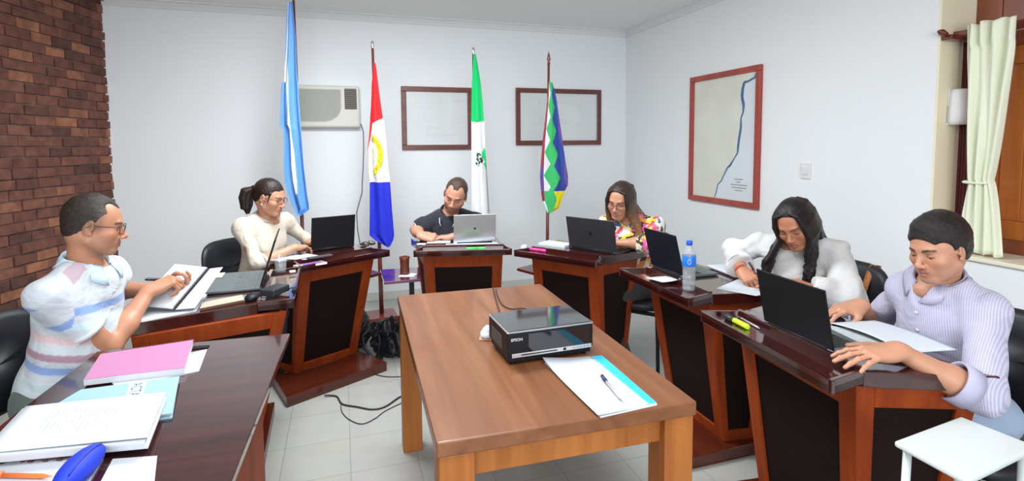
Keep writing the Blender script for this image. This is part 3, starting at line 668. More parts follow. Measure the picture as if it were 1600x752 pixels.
# near left table
t = thing('side_table', 'glossy dark red table covered with folders and paper stacks', 'table', (-0.95, 1.45, 0), math.atan2(1.074 - 1.965, -0.594 + 0.842) + PI / 2)
Mi = (T(-0.95, 1.45, 0) @ rotz(math.atan2(-0.891, 0.248) + PI / 2)).inverted()
q = [Mi @ Vector((x, y, 0)) for x, y in ((-0.842, 1.965), (-1.44, 1.80), (-1.10, 0.55), (-0.45, 0.55))]
mb = MB(); mb.prism([(p.x, p.y) for p in q], 0.757, 0.78)
mb.build('table_top', M_DESKTOP, t, bevel=0.003)
q2 = [Mi @ Vector((x, y, 0)) for x, y in ((-0.86, 1.70), (-0.70, 1.02))]
mb = MB(); a, b_ = q2; d = (b_ - a).normalized(); n = Vector((d.y, -d.x, 0)) * 0.03
mb.prism([(a.x, a.y), (b_.x, b_.y), (b_.x - n.x, b_.y - n.y), (a.x - n.x, a.y - n.y)], 0, 0.757); mb.build('end_panel', M_FRAME, t, bevel=0.003)
q3 = [Mi @ Vector((x, y, 0)) for x, y in ((-1.28, 1.55), (-1.10, 0.9))]
mb = MB(); a, b_ = q3; d = (b_ - a).normalized(); n = Vector((d.y, -d.x, 0)) * 0.03
mb.prism([(a.x, a.y), (b_.x, b_.y), (b_.x - n.x, b_.y - n.y), (a.x - n.x, a.y - n.y)], 0, 0.757); mb.build('end_panel', M_FRAME, t, bevel=0.003)

# ------------------------------------------------------------------ signed-distance modelling (surface nets)
class Field:
    def __init__(s, lo, hi, h, warp=None):
        s.lo = np.array(lo, float); s.h = h; s.n = np.ceil((np.array(hi, float) - s.lo) / h).astype(int) + 1
        s.d = np.full(s.n, 0.05, np.float32)
    def sub(s, lo, hi):
        a = np.clip(np.floor((np.array(lo) - s.lo) / s.h).astype(int), 0, s.n); b = np.clip(np.ceil((np.array(hi) - s.lo) / s.h).astype(int) + 1, 0, s.n)
        if np.any(b - a < 1): return None
        ax = [(s.lo[i] + s.h * np.arange(a[i], b[i])).astype(np.float32) for i in range(3)]
        return tuple(slice(a[i], b[i]) for i in range(3)), ax[0][:, None, None], ax[1][None, :, None], ax[2][None, None, :]
    def comb(s, fn, lo, hi, k, mode='u'):
        m = max(k, 0.0) + 3 * s.h + (0.03 if mode == 'u' else 0.0)
        r = s.sub(np.array(lo) - m, np.array(hi) + m)
        if r is None: return s
        sl, X, Y, Z = r; d = fn(X, Y, Z); a = s.d[sl]
        if mode == 'u':
            if k > 0: h = np.maximum(k - np.abs(a - d), 0) / k; s.d[sl] = np.minimum(a, d) - h * h * k / 4
            else: s.d[sl] = np.minimum(a, d)
        else:
            d = -d if mode == 's' else d
            if k > 0: h = np.maximum(k - np.abs(a - d), 0) / k; s.d[sl] = np.maximum(a, d) + h * h * k / 4
            else: s.d[sl] = np.maximum(a, d)
        return s
    def cone(s, a, b, ra, rb, k=0.01, mode='u', flat=None):
        """tapered capsule; flat=(axis vector, factor) squashes it along an axis"""
        a = np.array(a, float); b = np.array(b, float); ab = b - a; L2 = max(1e-9, ab @ ab)
        def fn(X, Y, Z):
            px, py, pz = X - a[0], Y - a[1], Z - a[2]
            t = np.clip((px * ab[0] + py * ab[1] + pz * ab[2]) / L2, 0, 1)
            qx, qy, qz = px - ab[0] * t, py - ab[1] * t, pz - ab[2] * t
            if flat is not None:
                ax, f = flat; w = qx * ax[0] + qy * ax[1] + qz * ax[2]
                q2 = qx * qx + qy * qy + qz * qz + w * w * (1 / f ** 2 - 1)
                return (np.sqrt(np.maximum(q2, 1e-12)) - (ra + (rb - ra) * t)) * (0.5 + 0.5 * f)
            return np.sqrt(qx * qx + qy * qy + qz * qz) - (ra + (rb - ra) * t)
        r = max(ra, rb); return s.comb(fn, np.minimum(a, b) - r, np.maximum(a, b) + r, k, mode)
    def ell(s, c, r, R=None, k=0.01, mode='u'):
        c = np.array(c, float); r = np.array(r, float); R = np.eye(3) if R is None else np.array(R)   # columns = axes
        def fn(X, Y, Z):
            px, py, pz = X - c[0], Y - c[1], Z - c[2]
            u = [px * R[0, i] + py * R[1, i] + pz * R[2, i] for i in range(3)]
            k0 = np.sqrt((u[0] / r[0]) ** 2 + (u[1] / r[1]) ** 2 + (u[2] / r[2]) ** 2 + 1e-12)
            k1 = np.sqrt((u[0] / r[0] ** 2) ** 2 + (u[1] / r[1] ** 2) ** 2 + (u[2] / r[2] ** 2) ** 2 + 1e-12)
            return k0 * (k0 - 1) / k1
        e = np.abs(R) @ r; return s.comb(fn, c - e, c + e, k, mode)
    def plane(s, p, n, k=0.0, lo=None, hi=None):
        """keep the side the normal points away from"""
        p = np.array(p, float); n = np.array(n, float); n = n / np.linalg.norm(n)
        lo = s.lo if lo is None else lo; hi = s.lo + s.h * s.n if hi is None else hi
        return s.comb(lambda X, Y, Z: (X - p[0]) * n[0] + (Y - p[1]) * n[1] + (Z - p[2]) * n[2], lo, hi, k, 'i')
    def at(s, P_):
        q = (np.asarray(P_, float) - s.lo) / s.h; i = np.clip(np.floor(q).astype(int), 0, s.n - 2); f = np.clip(q - i, 0, 1); v = 0.0
        for a in (0, 1):
            for b in (0, 1):
                for c in (0, 1): v += s.d[i[0] + a, i[1] + b, i[2] + c] * (f[0] if a else 1 - f[0]) * (f[1] if b else 1 - f[1]) * (f[2] if c else 1 - f[2])
        return v
    def ripple(s, amp, freqs, seed=0, mask=None):
        r = np.random.RandomState(seed); g = s.sub(s.lo, s.lo + s.h * (s.n - 1)); sl, X, Y, Z = g; acc = 0
        for f in freqs:
            v = r.normal(size=3); v /= np.linalg.norm(v); w = r.normal(size=3); w /= np.linalg.norm(w)
            acc = acc + np.sin((X * v[0] + Y * v[1] + Z * v[2]) * f + 1.5 * np.sin((X * w[0] + Y * w[1] + Z * w[2]) * f * 0.6 + r.rand() * 6) + r.rand() * 6)
        acc = acc / len(freqs) * amp * 0.6
        for f in freqs[:2]:
            v = r.normal(size=3); v /= np.linalg.norm(v); w = r.normal(size=3); w /= np.linalg.norm(w); p_ = X * w[0] + Y * w[1] + Z * w[2]
            acc = acc + amp * 0.55 * (0.5 - np.abs(np.sin((X * v[0] + Y * v[1] + Z * v[2]) * f * 0.85 + 1.9 * np.sin(p_ * f * 0.45 + r.rand() * 6)))) * (0.5 + 0.5 * np.sin(p_ * f * 0.3 + r.rand() * 6))
        if mask is not None: acc = acc * mask(X, Y, Z)
        s.d[sl] = s.d[sl] + acc
        return s
    def mesh(s):
        d = s.d; S_ = d < 0; c = np.zeros(np.array(d.shape) - 1, np.int8)
        for i in (0, 1):
            for j in (0, 1):
                for k in (0, 1): c += S_[i:d.shape[0] - 1 + i, j:d.shape[1] - 1 + j, k:d.shape[2] - 1 + k]
        act = (c > 0) & (c < 8); I = np.argwhere(act); idx = np.full(c.shape, -1, np.int64); idx[act] = np.arange(len(I))
        P = np.zeros((len(I), 3)); W = np.zeros(len(I))
        co = [(i, j, k) for i in (0, 1) for j in (0, 1) for k in (0, 1)]
        for a in co:
            for ax in range(3):
                if a[ax]: continue
                b = list(a); b[ax] = 1
                da = d[I[:, 0] + a[0], I[:, 1] + a[1], I[:, 2] + a[2]]; db = d[I[:, 0] + b[0], I[:, 1] + b[1], I[:, 2] + b[2]]
                m = (da < 0) != (db < 0); t = np.where(m, da / np.where(m, da - db, 1), 0)
                q = np.array(a, float)[None, :] * np.ones((len(I), 1)); q[:, ax] += t
                P += q * m[:, None]; W += m
        V = s.lo + s.h * (I + P / W[:, None]); F = []
        for ax in range(3):
            o1, o2 = [(1, 2), (2, 0), (0, 1)][ax]
            sl0 = [slice(1, -1)] * 3; sl0[ax] = slice(0, d.shape[ax] - 1); sl1 = list(sl0); sl1[ax] = slice(1, d.shape[ax])
            A = S_[tuple(sl0)]; B = S_[tuple(sl1)]; E = np.argwhere(A != B)
            if not len(E): continue
            off = np.ones(3, int); off[ax] = 0; G = E + off; fl = A[tuple(E.T)]
            def gi(u, v):
                H = G.copy(); H[:, o1] -= u; H[:, o2] -= v; return idx[tuple(H.T)]
            Q = np.stack([gi(1, 1), gi(0, 1), gi(0, 0), gi(1, 0)], 1); Q[~fl] = Q[~fl][:, ::-1]; F.append(Q)
        return V, (np.concatenate(F) if F else np.zeros((0, 4), int))
def relax(V, F, n=1, lam=0.5):
    E = np.concatenate([F[:, [0, 1]], F[:, [1, 2]], F[:, [2, 3]], F[:, [3, 0]]])
    for _ in range(n):
        acc = np.zeros_like(V); cnt = np.zeros(len(V))
        for a, b in ((0, 1), (1, 0)):
            for ax in range(3): acc[:, ax] += np.bincount(E[:, a], V[E[:, b], ax], len(V))
            cnt += np.bincount(E[:, a], minlength=len(V))
        V = V + lam * (acc / np.maximum(cnt, 1)[:, None] - V)
    return V
def np_mesh(name, V, F, mats, parent=None, attrs=None, mi=None, smooth=True, world=True):
    me = bpy.data.meshes.new(name); me.vertices.add(len(V)); me.vertices.foreach_set('co', np.asarray(V, np.float32).ravel())
    me.loops.add(len(F) * 4); me.loops.foreach_set('vertex_index', np.asarray(F, np.int32).ravel())
    me.polygons.add(len(F)); me.polygons.foreach_set('loop_start', np.arange(0, len(F) * 4, 4, dtype=np.int32))
    me.update(calc_edges=True); me.validate()
    for m in (mats if isinstance(mats, (list, tuple)) else [mats]): me.materials.append(m)
    if smooth: me.polygons.foreach_set('use_smooth', np.ones(len(me.polygons), bool))
    if mi is not None and len(mi) == len(me.polygons): me.polygons.foreach_set('material_index', np.asarray(mi, np.int32))
    for k, v in (attrs or {}).items():
        if v.ndim == 2: a = me.attributes.new(k, 'FLOAT_COLOR', 'POINT'); a.data.foreach_set('color', np.concatenate([v, np.ones((len(v), 1))], 1).astype(np.float32).ravel())
        else: a = me.attributes.new(k, 'FLOAT', 'POINT'); a.data.foreach_set('value', v.astype(np.float32))
    o = bpy.data.objects.new(name, me); COL.objects.link(o)
    if parent:
        o.parent = parent
        if world: o.matrix_parent_inverse = chain_inv(parent)
        MW[o.name] = Matrix.Identity(4) if world else MW.get(parent.name, Matrix.Identity(4))
    return o

# ------------------------------------------------------------------ laptops
M_KEY = mat('laptop_key', (0.02, 0.02, 0.022), 0.5); M_SCREEN = mat('laptop_screen', (0.012, 0.013, 0.016), 0.12, coat=0.6)
M_SPACE = mat('space_grey', (0.055, 0.058, 0.07), 0.32, metal=0.6); M_NAVYPL = mat('dark_blue_plastic', (0.006, 0.008, 0.016), 0.45, spec=0.35)
M_GREYPL = mat('slate_plastic', (0.10, 0.12, 0.125), 0.42)
def apple(mb, M, s):
    """bitten apple mark with a leaf"""
    pts = []
    for k in range(40):
        a = 2 * PI * k / 40; x, y = math.cos(a), math.sin(a)
        r = 0.46 + 0.05 * math.cos(2 * a) - 0.02 * math.sin(3 * a)
        X_, Y_ = r * x * 1.0, r * y * 1.05 - (0.07 if abs(x) < 0.25 and y > 0 else 0) + (0.05 if abs(x) < 0.2 and y < 0 else 0)
        d = math.hypot(X_ - 0.52, Y_ - 0.08)
        if d < 0.22: X_ = 0.52 - math.sqrt(max(0, 0.22 ** 2 - (Y_ - 0.08) ** 2))
        pts.append((X_ * s, Y_ * s))
    mb.prism(pts, -0.0003, 0.0005, M)
    leaf = [(0.0, 0.52), (0.10, 0.55), (0.20, 0.68), (0.19, 0.78), (0.08, 0.73), (0.0, 0.62)]
    mb.prism([(x * s, y * s) for x, y in leaf], -0.0003, 0.0005, M)
def laptop(a, b, z, depth, lid, open_deg, label, mbody, mkeys, mdeck, logo=None, sticky=False, oval=False):
    """a, b: ends of the hinge line, the user sits to the left of a->b"""
    a = Vector((*a, 0)); b = Vector((*b, 0)); w = (b - a).length; u = (b - a) / w; c = (a + b) / 2
    t = thing('laptop', label, 'laptop', (c.x, c.y, z), math.atan2(u.y, u.x))
    mb = MB(); mb.box((0, depth / 2, 0.008), (w, depth, 0.013)); mb.build('base', mdeck, t, bevel=0.004, seg=3)
    mb = MB(); kw = (w - 0.04) / 14
    for r in range(6):
        for q in range(14):
            if r == 5 and 3 < q < 9:
                if q == 4: mb.box((0, 0.030 + r * 0.0172, 0.0152), (kw * 4.8, 0.0145, 0.0016))
                continue
            mb.box((-w / 2 + 0.02 + kw * (q + 0.5), 0.030 + r * 0.0172, 0.0152), (kw * 0.86, 0.0145 if r else 0.009, 0.0016))
    mb.build('keyboard', mkeys, t)
    mb = MB(); mb.box((0, depth - 0.042, 0.0146), (w * 0.34, 0.062, 0.0010)); mb.build('trackpad', M_GREYPL if mdeck is not M_SILVER else M_SILVER, t, bevel=0.0004)
    M = T(0, 0.004, 0.012) @ Matrix.Rotation(-math.radians(open_deg - 90), 4, 'X') if False else T(0, 0.004, 0.014) @ Matrix.Rotation(math.radians(open_deg - 90), 4, 'X')
    mb = MB(); mb.box((0, 0, lid / 2), (w, 0.0065, lid), M); ld = mb.build('lid', mbody, t, bevel=0.003, seg=3)
    mb = MB(); mb.box((0, 0.0037, lid / 2 + 0.004), (w - 0.016, 0.001, lid - 0.024), M); mb.build('screen', M_SCREEN, t)
    mb = MB(); mb.cyl((-w * 0.42, 0.002, 0.0125), (w * 0.42, 0.002, 0.0125), 0.0055, 10); mb.build('hinge', M_BLACKPL, t)
    if logo:
        L_ = M @ T(0, -0.0035, lid * 0.5) @ Matrix.Rotation(PI / 2, 4, 'X')
        mb = MB()
        if logo[0] == 'apple': apple(mb, L_, logo[1])
        else: mb.lathe([(0.001, 0), (logo[1], 0.0), (logo[1], 0.0006), (0.001, 0.0006)], 20, (0, 0, 0), L_)
        mb.build('lid_emblem', logo[2], t)
    if sticky:
        s_ = thing('sticky_note', 'pale yellow sticky note on the grey laptop wrist rest', 'sticky note', MW[t.name] @ Vector((w * 0.42, depth - 0.03, 0.0166)), math.atan2(u.y, u.x))
        mb = MB(); mb.prism([(-0.08, -0.02), (0.03, -0.022), (0.03, 0.022), (-0.08, 0.024)], 0, 0.001); mb.build('paper', mat('sticky_yellow', (0.80, 0.82, 0.50), 0.7), s_)
    return t
ZW = HT - 0.0075        # worktop surface
laptop((-0.403, 3.615), (-0.118, 3.668), ZW, 0.205, 0.205, 104, 'silver laptop with a small dark emblem on the lid', M_SILVER, M_KEY, M_SILVER, ('apple', 0.017, M_BLACKPL))
laptop((0.375, 3.485), (0.64, 3.235), ZW, 0.235, 0.205, 101, 'black laptop with a faint round emblem, in front of the floral blouse', M_SPACE, M_KEY, M_SPACE, ('apple', 0.022, M_BLACKGL))
laptop((-1.300, 3.40), (-1.072, 3.575), ZW, 0.20, 0.215, 100, 'black laptop of the woman with the ponytail', M_BLACKPL, M_KEY, M_BLACKPL)
laptop((0.770, 2.925), (0.860, 2.645), ZW, 0.215, 0.215, 104, 'dark blue-black laptop beside the water bottle', M_NAVYPL, M_KEY, M_GREYPL)
laptop((0.945, 1.965), (1.022, 1.660), ZW, 0.20, 0.205, 102, 'large black laptop in front of the man in the lavender shirt', M_BLACKPL, M_KEY, M_GREYPL)
laptop((-1.195, 2.49), (-1.335, 2.86), ZW, 0.255, 0.235, 108, 'slate grey open laptop next to the man in the striped polo', M_BLACKPL, M_GREYPL, M_GREYPL, sticky=True)

# ------------------------------------------------------------------ flat things: papers, notebooks, folders
def sheet(name, label, cat, P4, z, th, m, part='page', group=None, bevel=0.0, curl=0.0):
    c = sum((Vector((*p, 0)) for p in P4), Vector()) / len(P4)
    t = thing(name, label, cat, (c.x, c.y, z), 0, group)
    q = [(p[0] - c.x, p[1] - c.y) for p in P4]
    ar = sum(q[i][0] * q[(i + 1) % len(q)][1] - q[(i + 1) % len(q)][0] * q[i][1] for i in range(len(q)))
    if ar < 0: q = q[::-1]
    if curl and len(q) == 4:
        N = 10; A_, B_, C_, D_2 = [Vector((*p, 0)) for p in q]; rings = []
        for i in range(N + 1):
            row = []
            for j in range(N + 1):
                u, v = i / N, j / N; p = (A_ * (1 - u) + B_ * u) * (1 - v) + (D_2 * (1 - u) + C_ * u) * v
                row.append((p.x, p.y, th + curl * (u * v) ** 3 + curl * 0.35 * (math.sin(u * 3.1) * math.sin(v * 2.2)) ** 2))
            rings.append(row)
        mb = MB(); mb.loft(rings, False, False, True); o = mb.build(part, m, t); md = o.modifiers.new('th', 'SOLIDIFY'); md.thickness = th; md.offset = 0 
    else:
        mb = MB(); mb.prism(q, 0, th); mb.build(part, m, t, bevel=bevel)
    return t
def lines_on(parent, P4, z, n, m, f0=0.1, f1=0.9, w=0.0016, name='printed_lines', ragged=True, seed=1):
    """rows of print as one mesh of thin strips; P4: corners, text rows run from side 0-3 to side 1-2"""
    r = random.Random(seed); A_, B_, C_, D_2 = [Vector((*p, 0)) for p in P4]; mb = MB()
    for k in range(n):
        v = f0 + (f1 - f0) * k / max(1, n - 1); u0 = 0.12; u1 = 0.88 - (r.random() * 0.35 if ragged else 0)
        def p(u, v): return (A_ * (1 - u) + B_ * u) * (1 - v) + (D_2 * (1 - u) + C_ * u) * v
        dv = w / max(0.01, (D_2 - A_).length)
        q = [p(u0, v), p(u1, v), p(u1, v + dv), p(u0, v + dv)]
        mb.add([(x.x, x.y, z) for x in q] + [(x.x, x.y, z + 0.0002) for x in q], [(3, 2, 1, 0), (4, 5, 6, 7), (0, 1, 5, 4), (1, 2, 6, 5), (2, 3, 7, 6), (3, 0, 4, 7)])
    return mb.build(name, m, parent, world=True)
M_PRINT = mat('pale_print', (0.42, 0.44, 0.50), 0.7)
M_PAGES = mat('page_edges', (0.62, 0.64, 0.68), 0.8, bump=0.4, bscale=400)
def spiral(mb, a, b, z, r, n, wire=0.0011, up=(0, 0, 1)):
    a = Vector((*a, z)) if len(a) == 2 else Vector(a); b = Vector((*b, z)) if len(b) == 2 else Vector(b); d = (b - a).normalized(); U = Vector(up); s = d.cross(U).normalized(); U = s.cross(d)
    for k in range(n):
        c = a + (b - a) * ((k + 0.5) / n)
        mb.tube([tuple(c + s * r * math.cos(t_) + U * r * math.sin(t_) + d * 0.001 * t_ / 6) for t_ in np.linspace(-0.5, 5.4, 10)], wire, 5)

# on the near left table
zt_ = 0.7805
# sheets under pink notebook
t = sheet('paper_sheet', 'white sheets sticking out from under the pink notebook', 'paper', [(-1.28, 1.62), (-1.06, 1.80), (-0.985, 1.625), (-1.15, 1.50)], zt_, 0.004, M_PAPER)
t = sheet('paper_sheet', 'lower white sheet right of the pink notebook', 'paper', [(-1.14, 1.83), (-1.075, 1.842), (-1.07, 1.82), (-1.13, 1.80)], zt_, 0.003, M_BLACKPL, 'cover'); t['label'] = 'small dark cover edge behind the pink notebook'; t['category'] = 'notebook'
PK = [(-1.362, 1.715), (-1.130, 1.838), (-1.015, 1.600), (-1.262, 1.520)]
t = thing('spiral_notebook', 'pink spiral bound notebook on the near left table', 'notebook', (-1.19, 1.67, zt_ + 0.0045))
mb = MB(); mb.prism(PK[::-1], zt_ + 0.0045, zt_ + 0.022); mb.build('pages', M_PAGES, t, world=True)
mb = MB(); mb.prism(PK[::-1], zt_ + 0.0222, zt_ + 0.0232); mb.build('cover', mat('pink_cover', (0.47, 0.19, 0.36), 0.65, var=0.04), t, world=True)
mb = MB(); spiral(mb, (-1.362, 1.722), (-1.130, 1.845), zt_ + 0.014, 0.0095, 44, 0.0011); mb.build('spiral_binding', mat('violet_wire', (0.16, 0.10, 0.17), 0.4), t, world=True)
# blue folder
M_BLUEF = mat('pale_blue_folder', (0.30, 0.48, 0.57), 0.6, var=0.03)
FO = [(-1.262, 1.500), (-1.008, 1.575), (-0.930, 1.395), (-1.25, 1.32)]
t = thing('folder', 'pale blue folder with a white ACTAS label', 'folder', (-1.1, 1.45, zt_))
mb = MB(); mb.prism([(-1.235, 1.478), (-1.010, 1.562), (-0.885, 1.335), (-1.23, 1.22)][::-1], zt_, zt_ + 0.003); mb.build('back_cover', M_BLUEF, t, world=True)
mb = MB(); mb.prism([(-1.232, 1.475), (-1.014, 1.556), (-0.895, 1.345), (-1.22, 1.24)][::-1], zt_ + 0.003, zt_ + 0.010); mb.build('pages', M_PAGES, t, world=True)
mb = MB(); mb.prism([(-1.238, 1.480), (-1.008, 1.564), (-0.888, 1.34), (-1.23, 1.23)][::-1], zt_ + 0.0102, zt_ + 0.012); mb.build('cover', M_BLUEF, t, world=True)
ld = Vector((0.125, -0.225, 0)).normalized(); lu = Vector((0.225, 0.125, 0)).normalized()
M = frame((-1.094, 1.490, zt_ + 0.0123), tuple(ld), tuple(lu))
mb = MB(); mb.box((0.045, 0.008, 0.0003), (0.165, 0.042, 0.0006), M); lb = mb.build('title_label', mat('label_paper', (0.66, 0.80, 0.85), 0.6), t, world=True)
text_mesh('ACTAS', 0.038, mat('marker_ink', (0.09, 0.12, 0.17), 0.7), lb, M @ T(-0.028, -0.005, 0.0008), 'lettering', 0.0002, world=True, xs=0.95)
# thick open stack of minutes
t = thing('paper_stack', 'thick stack of printed white pages over the blue folder', 'papers', (-1.04, 1.26, zt_ + 0.013))
ST = [(-1.262, 1.335), (-0.948, 1.412), (-0.838, 1.175), (-1.165, 1.118)]
for k in range(4):
    o_ = [(x + 0.004 * math.sin(k * 2.1), y - 0.003 * k) for x, y in ST]
    mb = MB(); mb.prism(o_[::-1], zt_ + 0.013 + k * 0.0055, zt_ + 0.018 + k * 0.0055); mb.build('page_block', M_PAGES if k < 3 else M_PAPER, t, world=True)
zs = zt_ + 0.0352
N = 14; rings = []; A_, B_, C_, D_2 = [Vector((*p, 0)) for p in ST]
for i in range(N + 1):
    row = []
    for j in range(N + 1):
        u, v = i / N, j / N; p = (A_ * (1 - u) + B_ * u) * (1 - v) + (D_2 * (1 - u) + C_ * u) * v
        row.append((p.x, p.y, zs + 0.001 + 0.008 * math.sin(v * PI * 0.5) * (0.4 + 0.6 * u) * (1 - 0.5 * v)))
    rings.append(row)
mb = MB(); mb.loft(rings, False, False, True); o = mb.build('top_page', M_PAPER, t, world=True); md = o.modifiers.new('th', 'SOLIDIFY'); md.thickness = 0.0012
mb = MB(); rl = random.Random(9)
for k in range(15):   # columns of pale text seen from above
    u = 0.24 + 0.038 * k; v0, v1 = 0.22, 0.62 + rl.random() * 0.2
    if k == 13: continue
    for q in range(6):
        if rl.random() < 0.15: continue
        va = v0 + (v1 - v0) * q / 6; vb = va + (v1 - v0) / 6 * rl.uniform(0.6, 0.9)
        pts = []
        for (uu, vv) in ((u, va), (u + 0.008, va), (u + 0.008, vb), (u, vb)):
            p = (A_ * (1 - uu) + B_ * uu) * (1 - vv) + (D_2 * (1 - uu) + C_ * uu) * vv
            pts.append((p.x, p.y, zs + 0.0018 + 0.008 * math.sin(vv * PI * 0.5) * (0.4 + 0.6 * uu) * (1 - 0.5 * vv)))
        mb.add(pts, [(0, 1, 2, 3)])
mb.build('printed_lines', mat('faint_print', (0.46, 0.49, 0.55), 0.7), t, world=True)
# clipboard, pens, pencil case, note at the near edge
t = thing('clipboard', 'white sheet in a clipboard at the near edge of the red table', 'clipboard', (-1.02, 1.08, zt_))
CB = [(-1.150, 1.118), (-1.118, 1.150), (-0.930, 1.165), (-0.86, 1.00), (-1.06, 0.93)]
mb = MB(); mb.prism([(x + 0.004, y - 0.01) for x, y in CB][::-1], zt_, zt_ + 0.003); mb.build('board', mat('clear_board', (0.45, 0.62, 0.68), 0.4), t, world=True)
mb = MB(); mb.prism(CB[::-1], zt_ + 0.0032, zt_ + 0.0045); mb.build('page', M_PAPER, t, world=True)
M = frame((-1.045, 1.143, zt_ + 0.0055), (1, 0.09, 0), (-0.09, 1, 0))
mb = MB(); mb.tube([tuple(M @ Vector(p)) for p in ((-0.052, 0, 0), (-0.04, 0.003, 0.002), (0, 0, 0.003), (0.04, 0.003, 0.002), (0.052, 0, 0))], 0.0018, 8)
for x in (-0.03, 0.0, 0.03): mb.box((x, 0, 0.001), (0.010, 0.008, 0.004), M)
mb.build('clip', mat('brown_metal', (0.14, 0.07, 0.07), 0.3, metal=0.5), t, world=True)
def pen(label, a, b, r, mb_, mc, group=None, capfrac=0.3, name='pen', cat='pen', clip=True):
    a = Vector(a); b = Vector(b); d = (b - a); L_ = d.length; d.normalize()
    t = thing(name, label, cat, tuple(a), 0, group)
    m_ = MB(); m_.tube([tuple(a + d * L_ * f) for f in (capfrac, 0.86, 0.93, 1.0)], [r * 0.92, r * 0.92, r * 0.6, r * 0.14], 12); m_.build('barrel', mb_, t, world=True)
    m_ = MB(); m_.tube([tuple(a + d * L_ * f) for f in (0.0, 0.02, capfrac)], [r * 0.7, r, r * 1.05], 12)
    if clip:
        s = d.cross(Vector((0, 0, 1))); U = s.cross(d).normalized() if s.length > 0.01 else Vector((1, 0, 0))
        m_.tube([tuple(a + d * L_ * 0.03 + U * r), tuple(a + d * L_ * 0.05 + U * r * 1.7), tuple(a + d * L_ * capfrac * 1.1 + U * r * 1.6)], r * 0.25, 6)
    m_.build('cap', mc, t, world=True)
    return t
M_ORANGE = mat('orange_plastic', (0.85, 0.19, 0.05), 0.35); M_CLEAR = mat('clear_plastic', (0.72, 0.70, 0.68), 0.15, trans=0.35)
pen('orange pen on the clipboard at the lower left corner', (-1.13, 1.085, zt_ + 0.0105), (-0.975, 1.078, zt_ + 0.0105), 0.0052, M_ORANGE, M_ORANGE)
t = thing('pencil_case', 'blue oval pencil case with a zip on the clipboard', 'pencil case', (-0.915, 1.11, zt_ + 0.005))
dd_ = Vector((0.30, 0.95, 0)).normalized() * 1.0
mb = MB(); c0 = Vector((-0.912, 1.065, zt_ + 0.031)); L_ = 0.155
rings = []; dv = Vector((-0.20, 0.98, 0)).normalized(); sv = Vector((dv.y, -dv.x, 0))
for k in range(15):
    f = k / 14; g = math.sin(PI * min(1, max(0, (f * 0.98 + 0.01)))) ** 0.42
    c = c0 + dv * (f - 0.42) * L_
    rings.append([tuple(c + sv * 0.030 * g * math.cos(a) + Vector((0, 0, 0.026 * g * math.sin(a)))) for a in np.linspace(0, 2 * PI, 25)[:-1]])
mb.loft(rings, True, True, True); mb.build('body', mat('royal_blue_cloth', (0.008, 0.035, 0.52), 0.6, bump=0.3, bscale=500), t, world=True)
mb = MB(); mb.tube([tuple(c0 + dv * (f - 0.42) * L_ + sv * 0.012 + Vector((0, 0, 0.0262 * math.sin(PI * f) ** 0.42 * 0.93))) for f in np.linspace(0.12, 0.88, 12)], 0.0016, 6); mb.build('zip', mat('zip_blue', (0.006, 0.02, 0.32), 0.4), t, world=True)
sheet('note_card', 'blank white note at the near edge, right of the blue pencil case', 'paper', [(-0.905, 1.155), (-0.812, 1.166), (-0.70, 0.98), (-0.82, 0.96)], zt_, 0.0012, M_PAPER)

# on the centre table: projector, papers, pen, small bowl, cables
zc = 0.7505
t = thing('projector', 'black flat device with a glossy lid on the centre table', 'projector', (0.095, 1.865, zc), math.atan2(0.102, 0.292))
w, d = 0.315, 0.212
mb = MB(); mb.prism([(-w / 2 + 0.006, -d / 2 + 0.006), (w / 2 - 0.006, -d / 2 + 0.006), (w / 2 - 0.006, d / 2 - 0.006), (-w / 2 + 0.006, d / 2 - 0.006)], 0.008, 0.030)
mb.prism([(-w / 2, -d / 2), (w / 2, -d / 2), (w / 2, d / 2), (-w / 2, d / 2)], 0.030, 0.108); mb.build('body', M_BLACKPL, t, bevel=0.004, seg=3)
mb = MB(); mb.box((0, 0, 0.112), (w + 0.002, d + 0.002, 0.006)); mb.build('lid', mat('silver_rim', (0.45, 0.46, 0.48), 0.25, metal=0.7), t, bevel=0.002)
mb = MB(); mb.box((0, 0, 0.1155), (w - 0.008, d - 0.008, 0.004)); mb.build('glossy_top', mat('glossy_black_glass', (0.02, 0.024, 0.028), 0.04, coat=1.0, spec=1.0), t, bevel=0.001)
mb = MB(); mb.box((0.03, -d / 2 - 0.0008, 0.072), (w * 0.72, 0.0016, 0.062)); mb.build('front_window', M_BLACKGL, t)
mb = MB(); mb.box((0.004, -d / 2 - 0.0015, 0.034), (w - 0.022, 0.003, 0.014)); st = mb.build('control_strip', mat('silver_strip', (0.55, 0.55, 0.56), 0.3, metal=0.5), t, bevel=0.001)
mb = MB(); mb.box((-0.045, -d / 2 - 0.0031, 0.0345), (0.13, 0.001, 0.0035)); mb.build('slot', M_BLACKPL, st)
mb = MB(); mb.box((0.048, -d / 2 - 0.0033, 0.0345), (0.010, 0.002, 0.009)); mb.build('button', M_BLACKPL, st, bevel=0.0008)
for k in range(5):
    mb = MB(); mb.box((0.083 + k * 0.013, -d / 2 - 0.0032, 0.0345), (0.007, 0.0015, 0.0045)); mb.build('button', mat('grey_button', (0.30, 0.31, 0.33), 0.4), st)
text_mesh('EPSON', 0.0135, M_WHITEPL, t, T(-w / 2 + 0.012, -d / 2 - 0.0006, 0.083) @ Matrix.Rotation(PI / 2, 4, 'X'), 'maker_lettering', 0.0003)
mb = MB(); mb.box((-w / 2 - 0.001, 0.01, 0.062), (0.002, d * 0.55, 0.045)); mb.build('side_vent', mat('vent_grey', (0.06, 0.06, 0.065), 0.5), t)
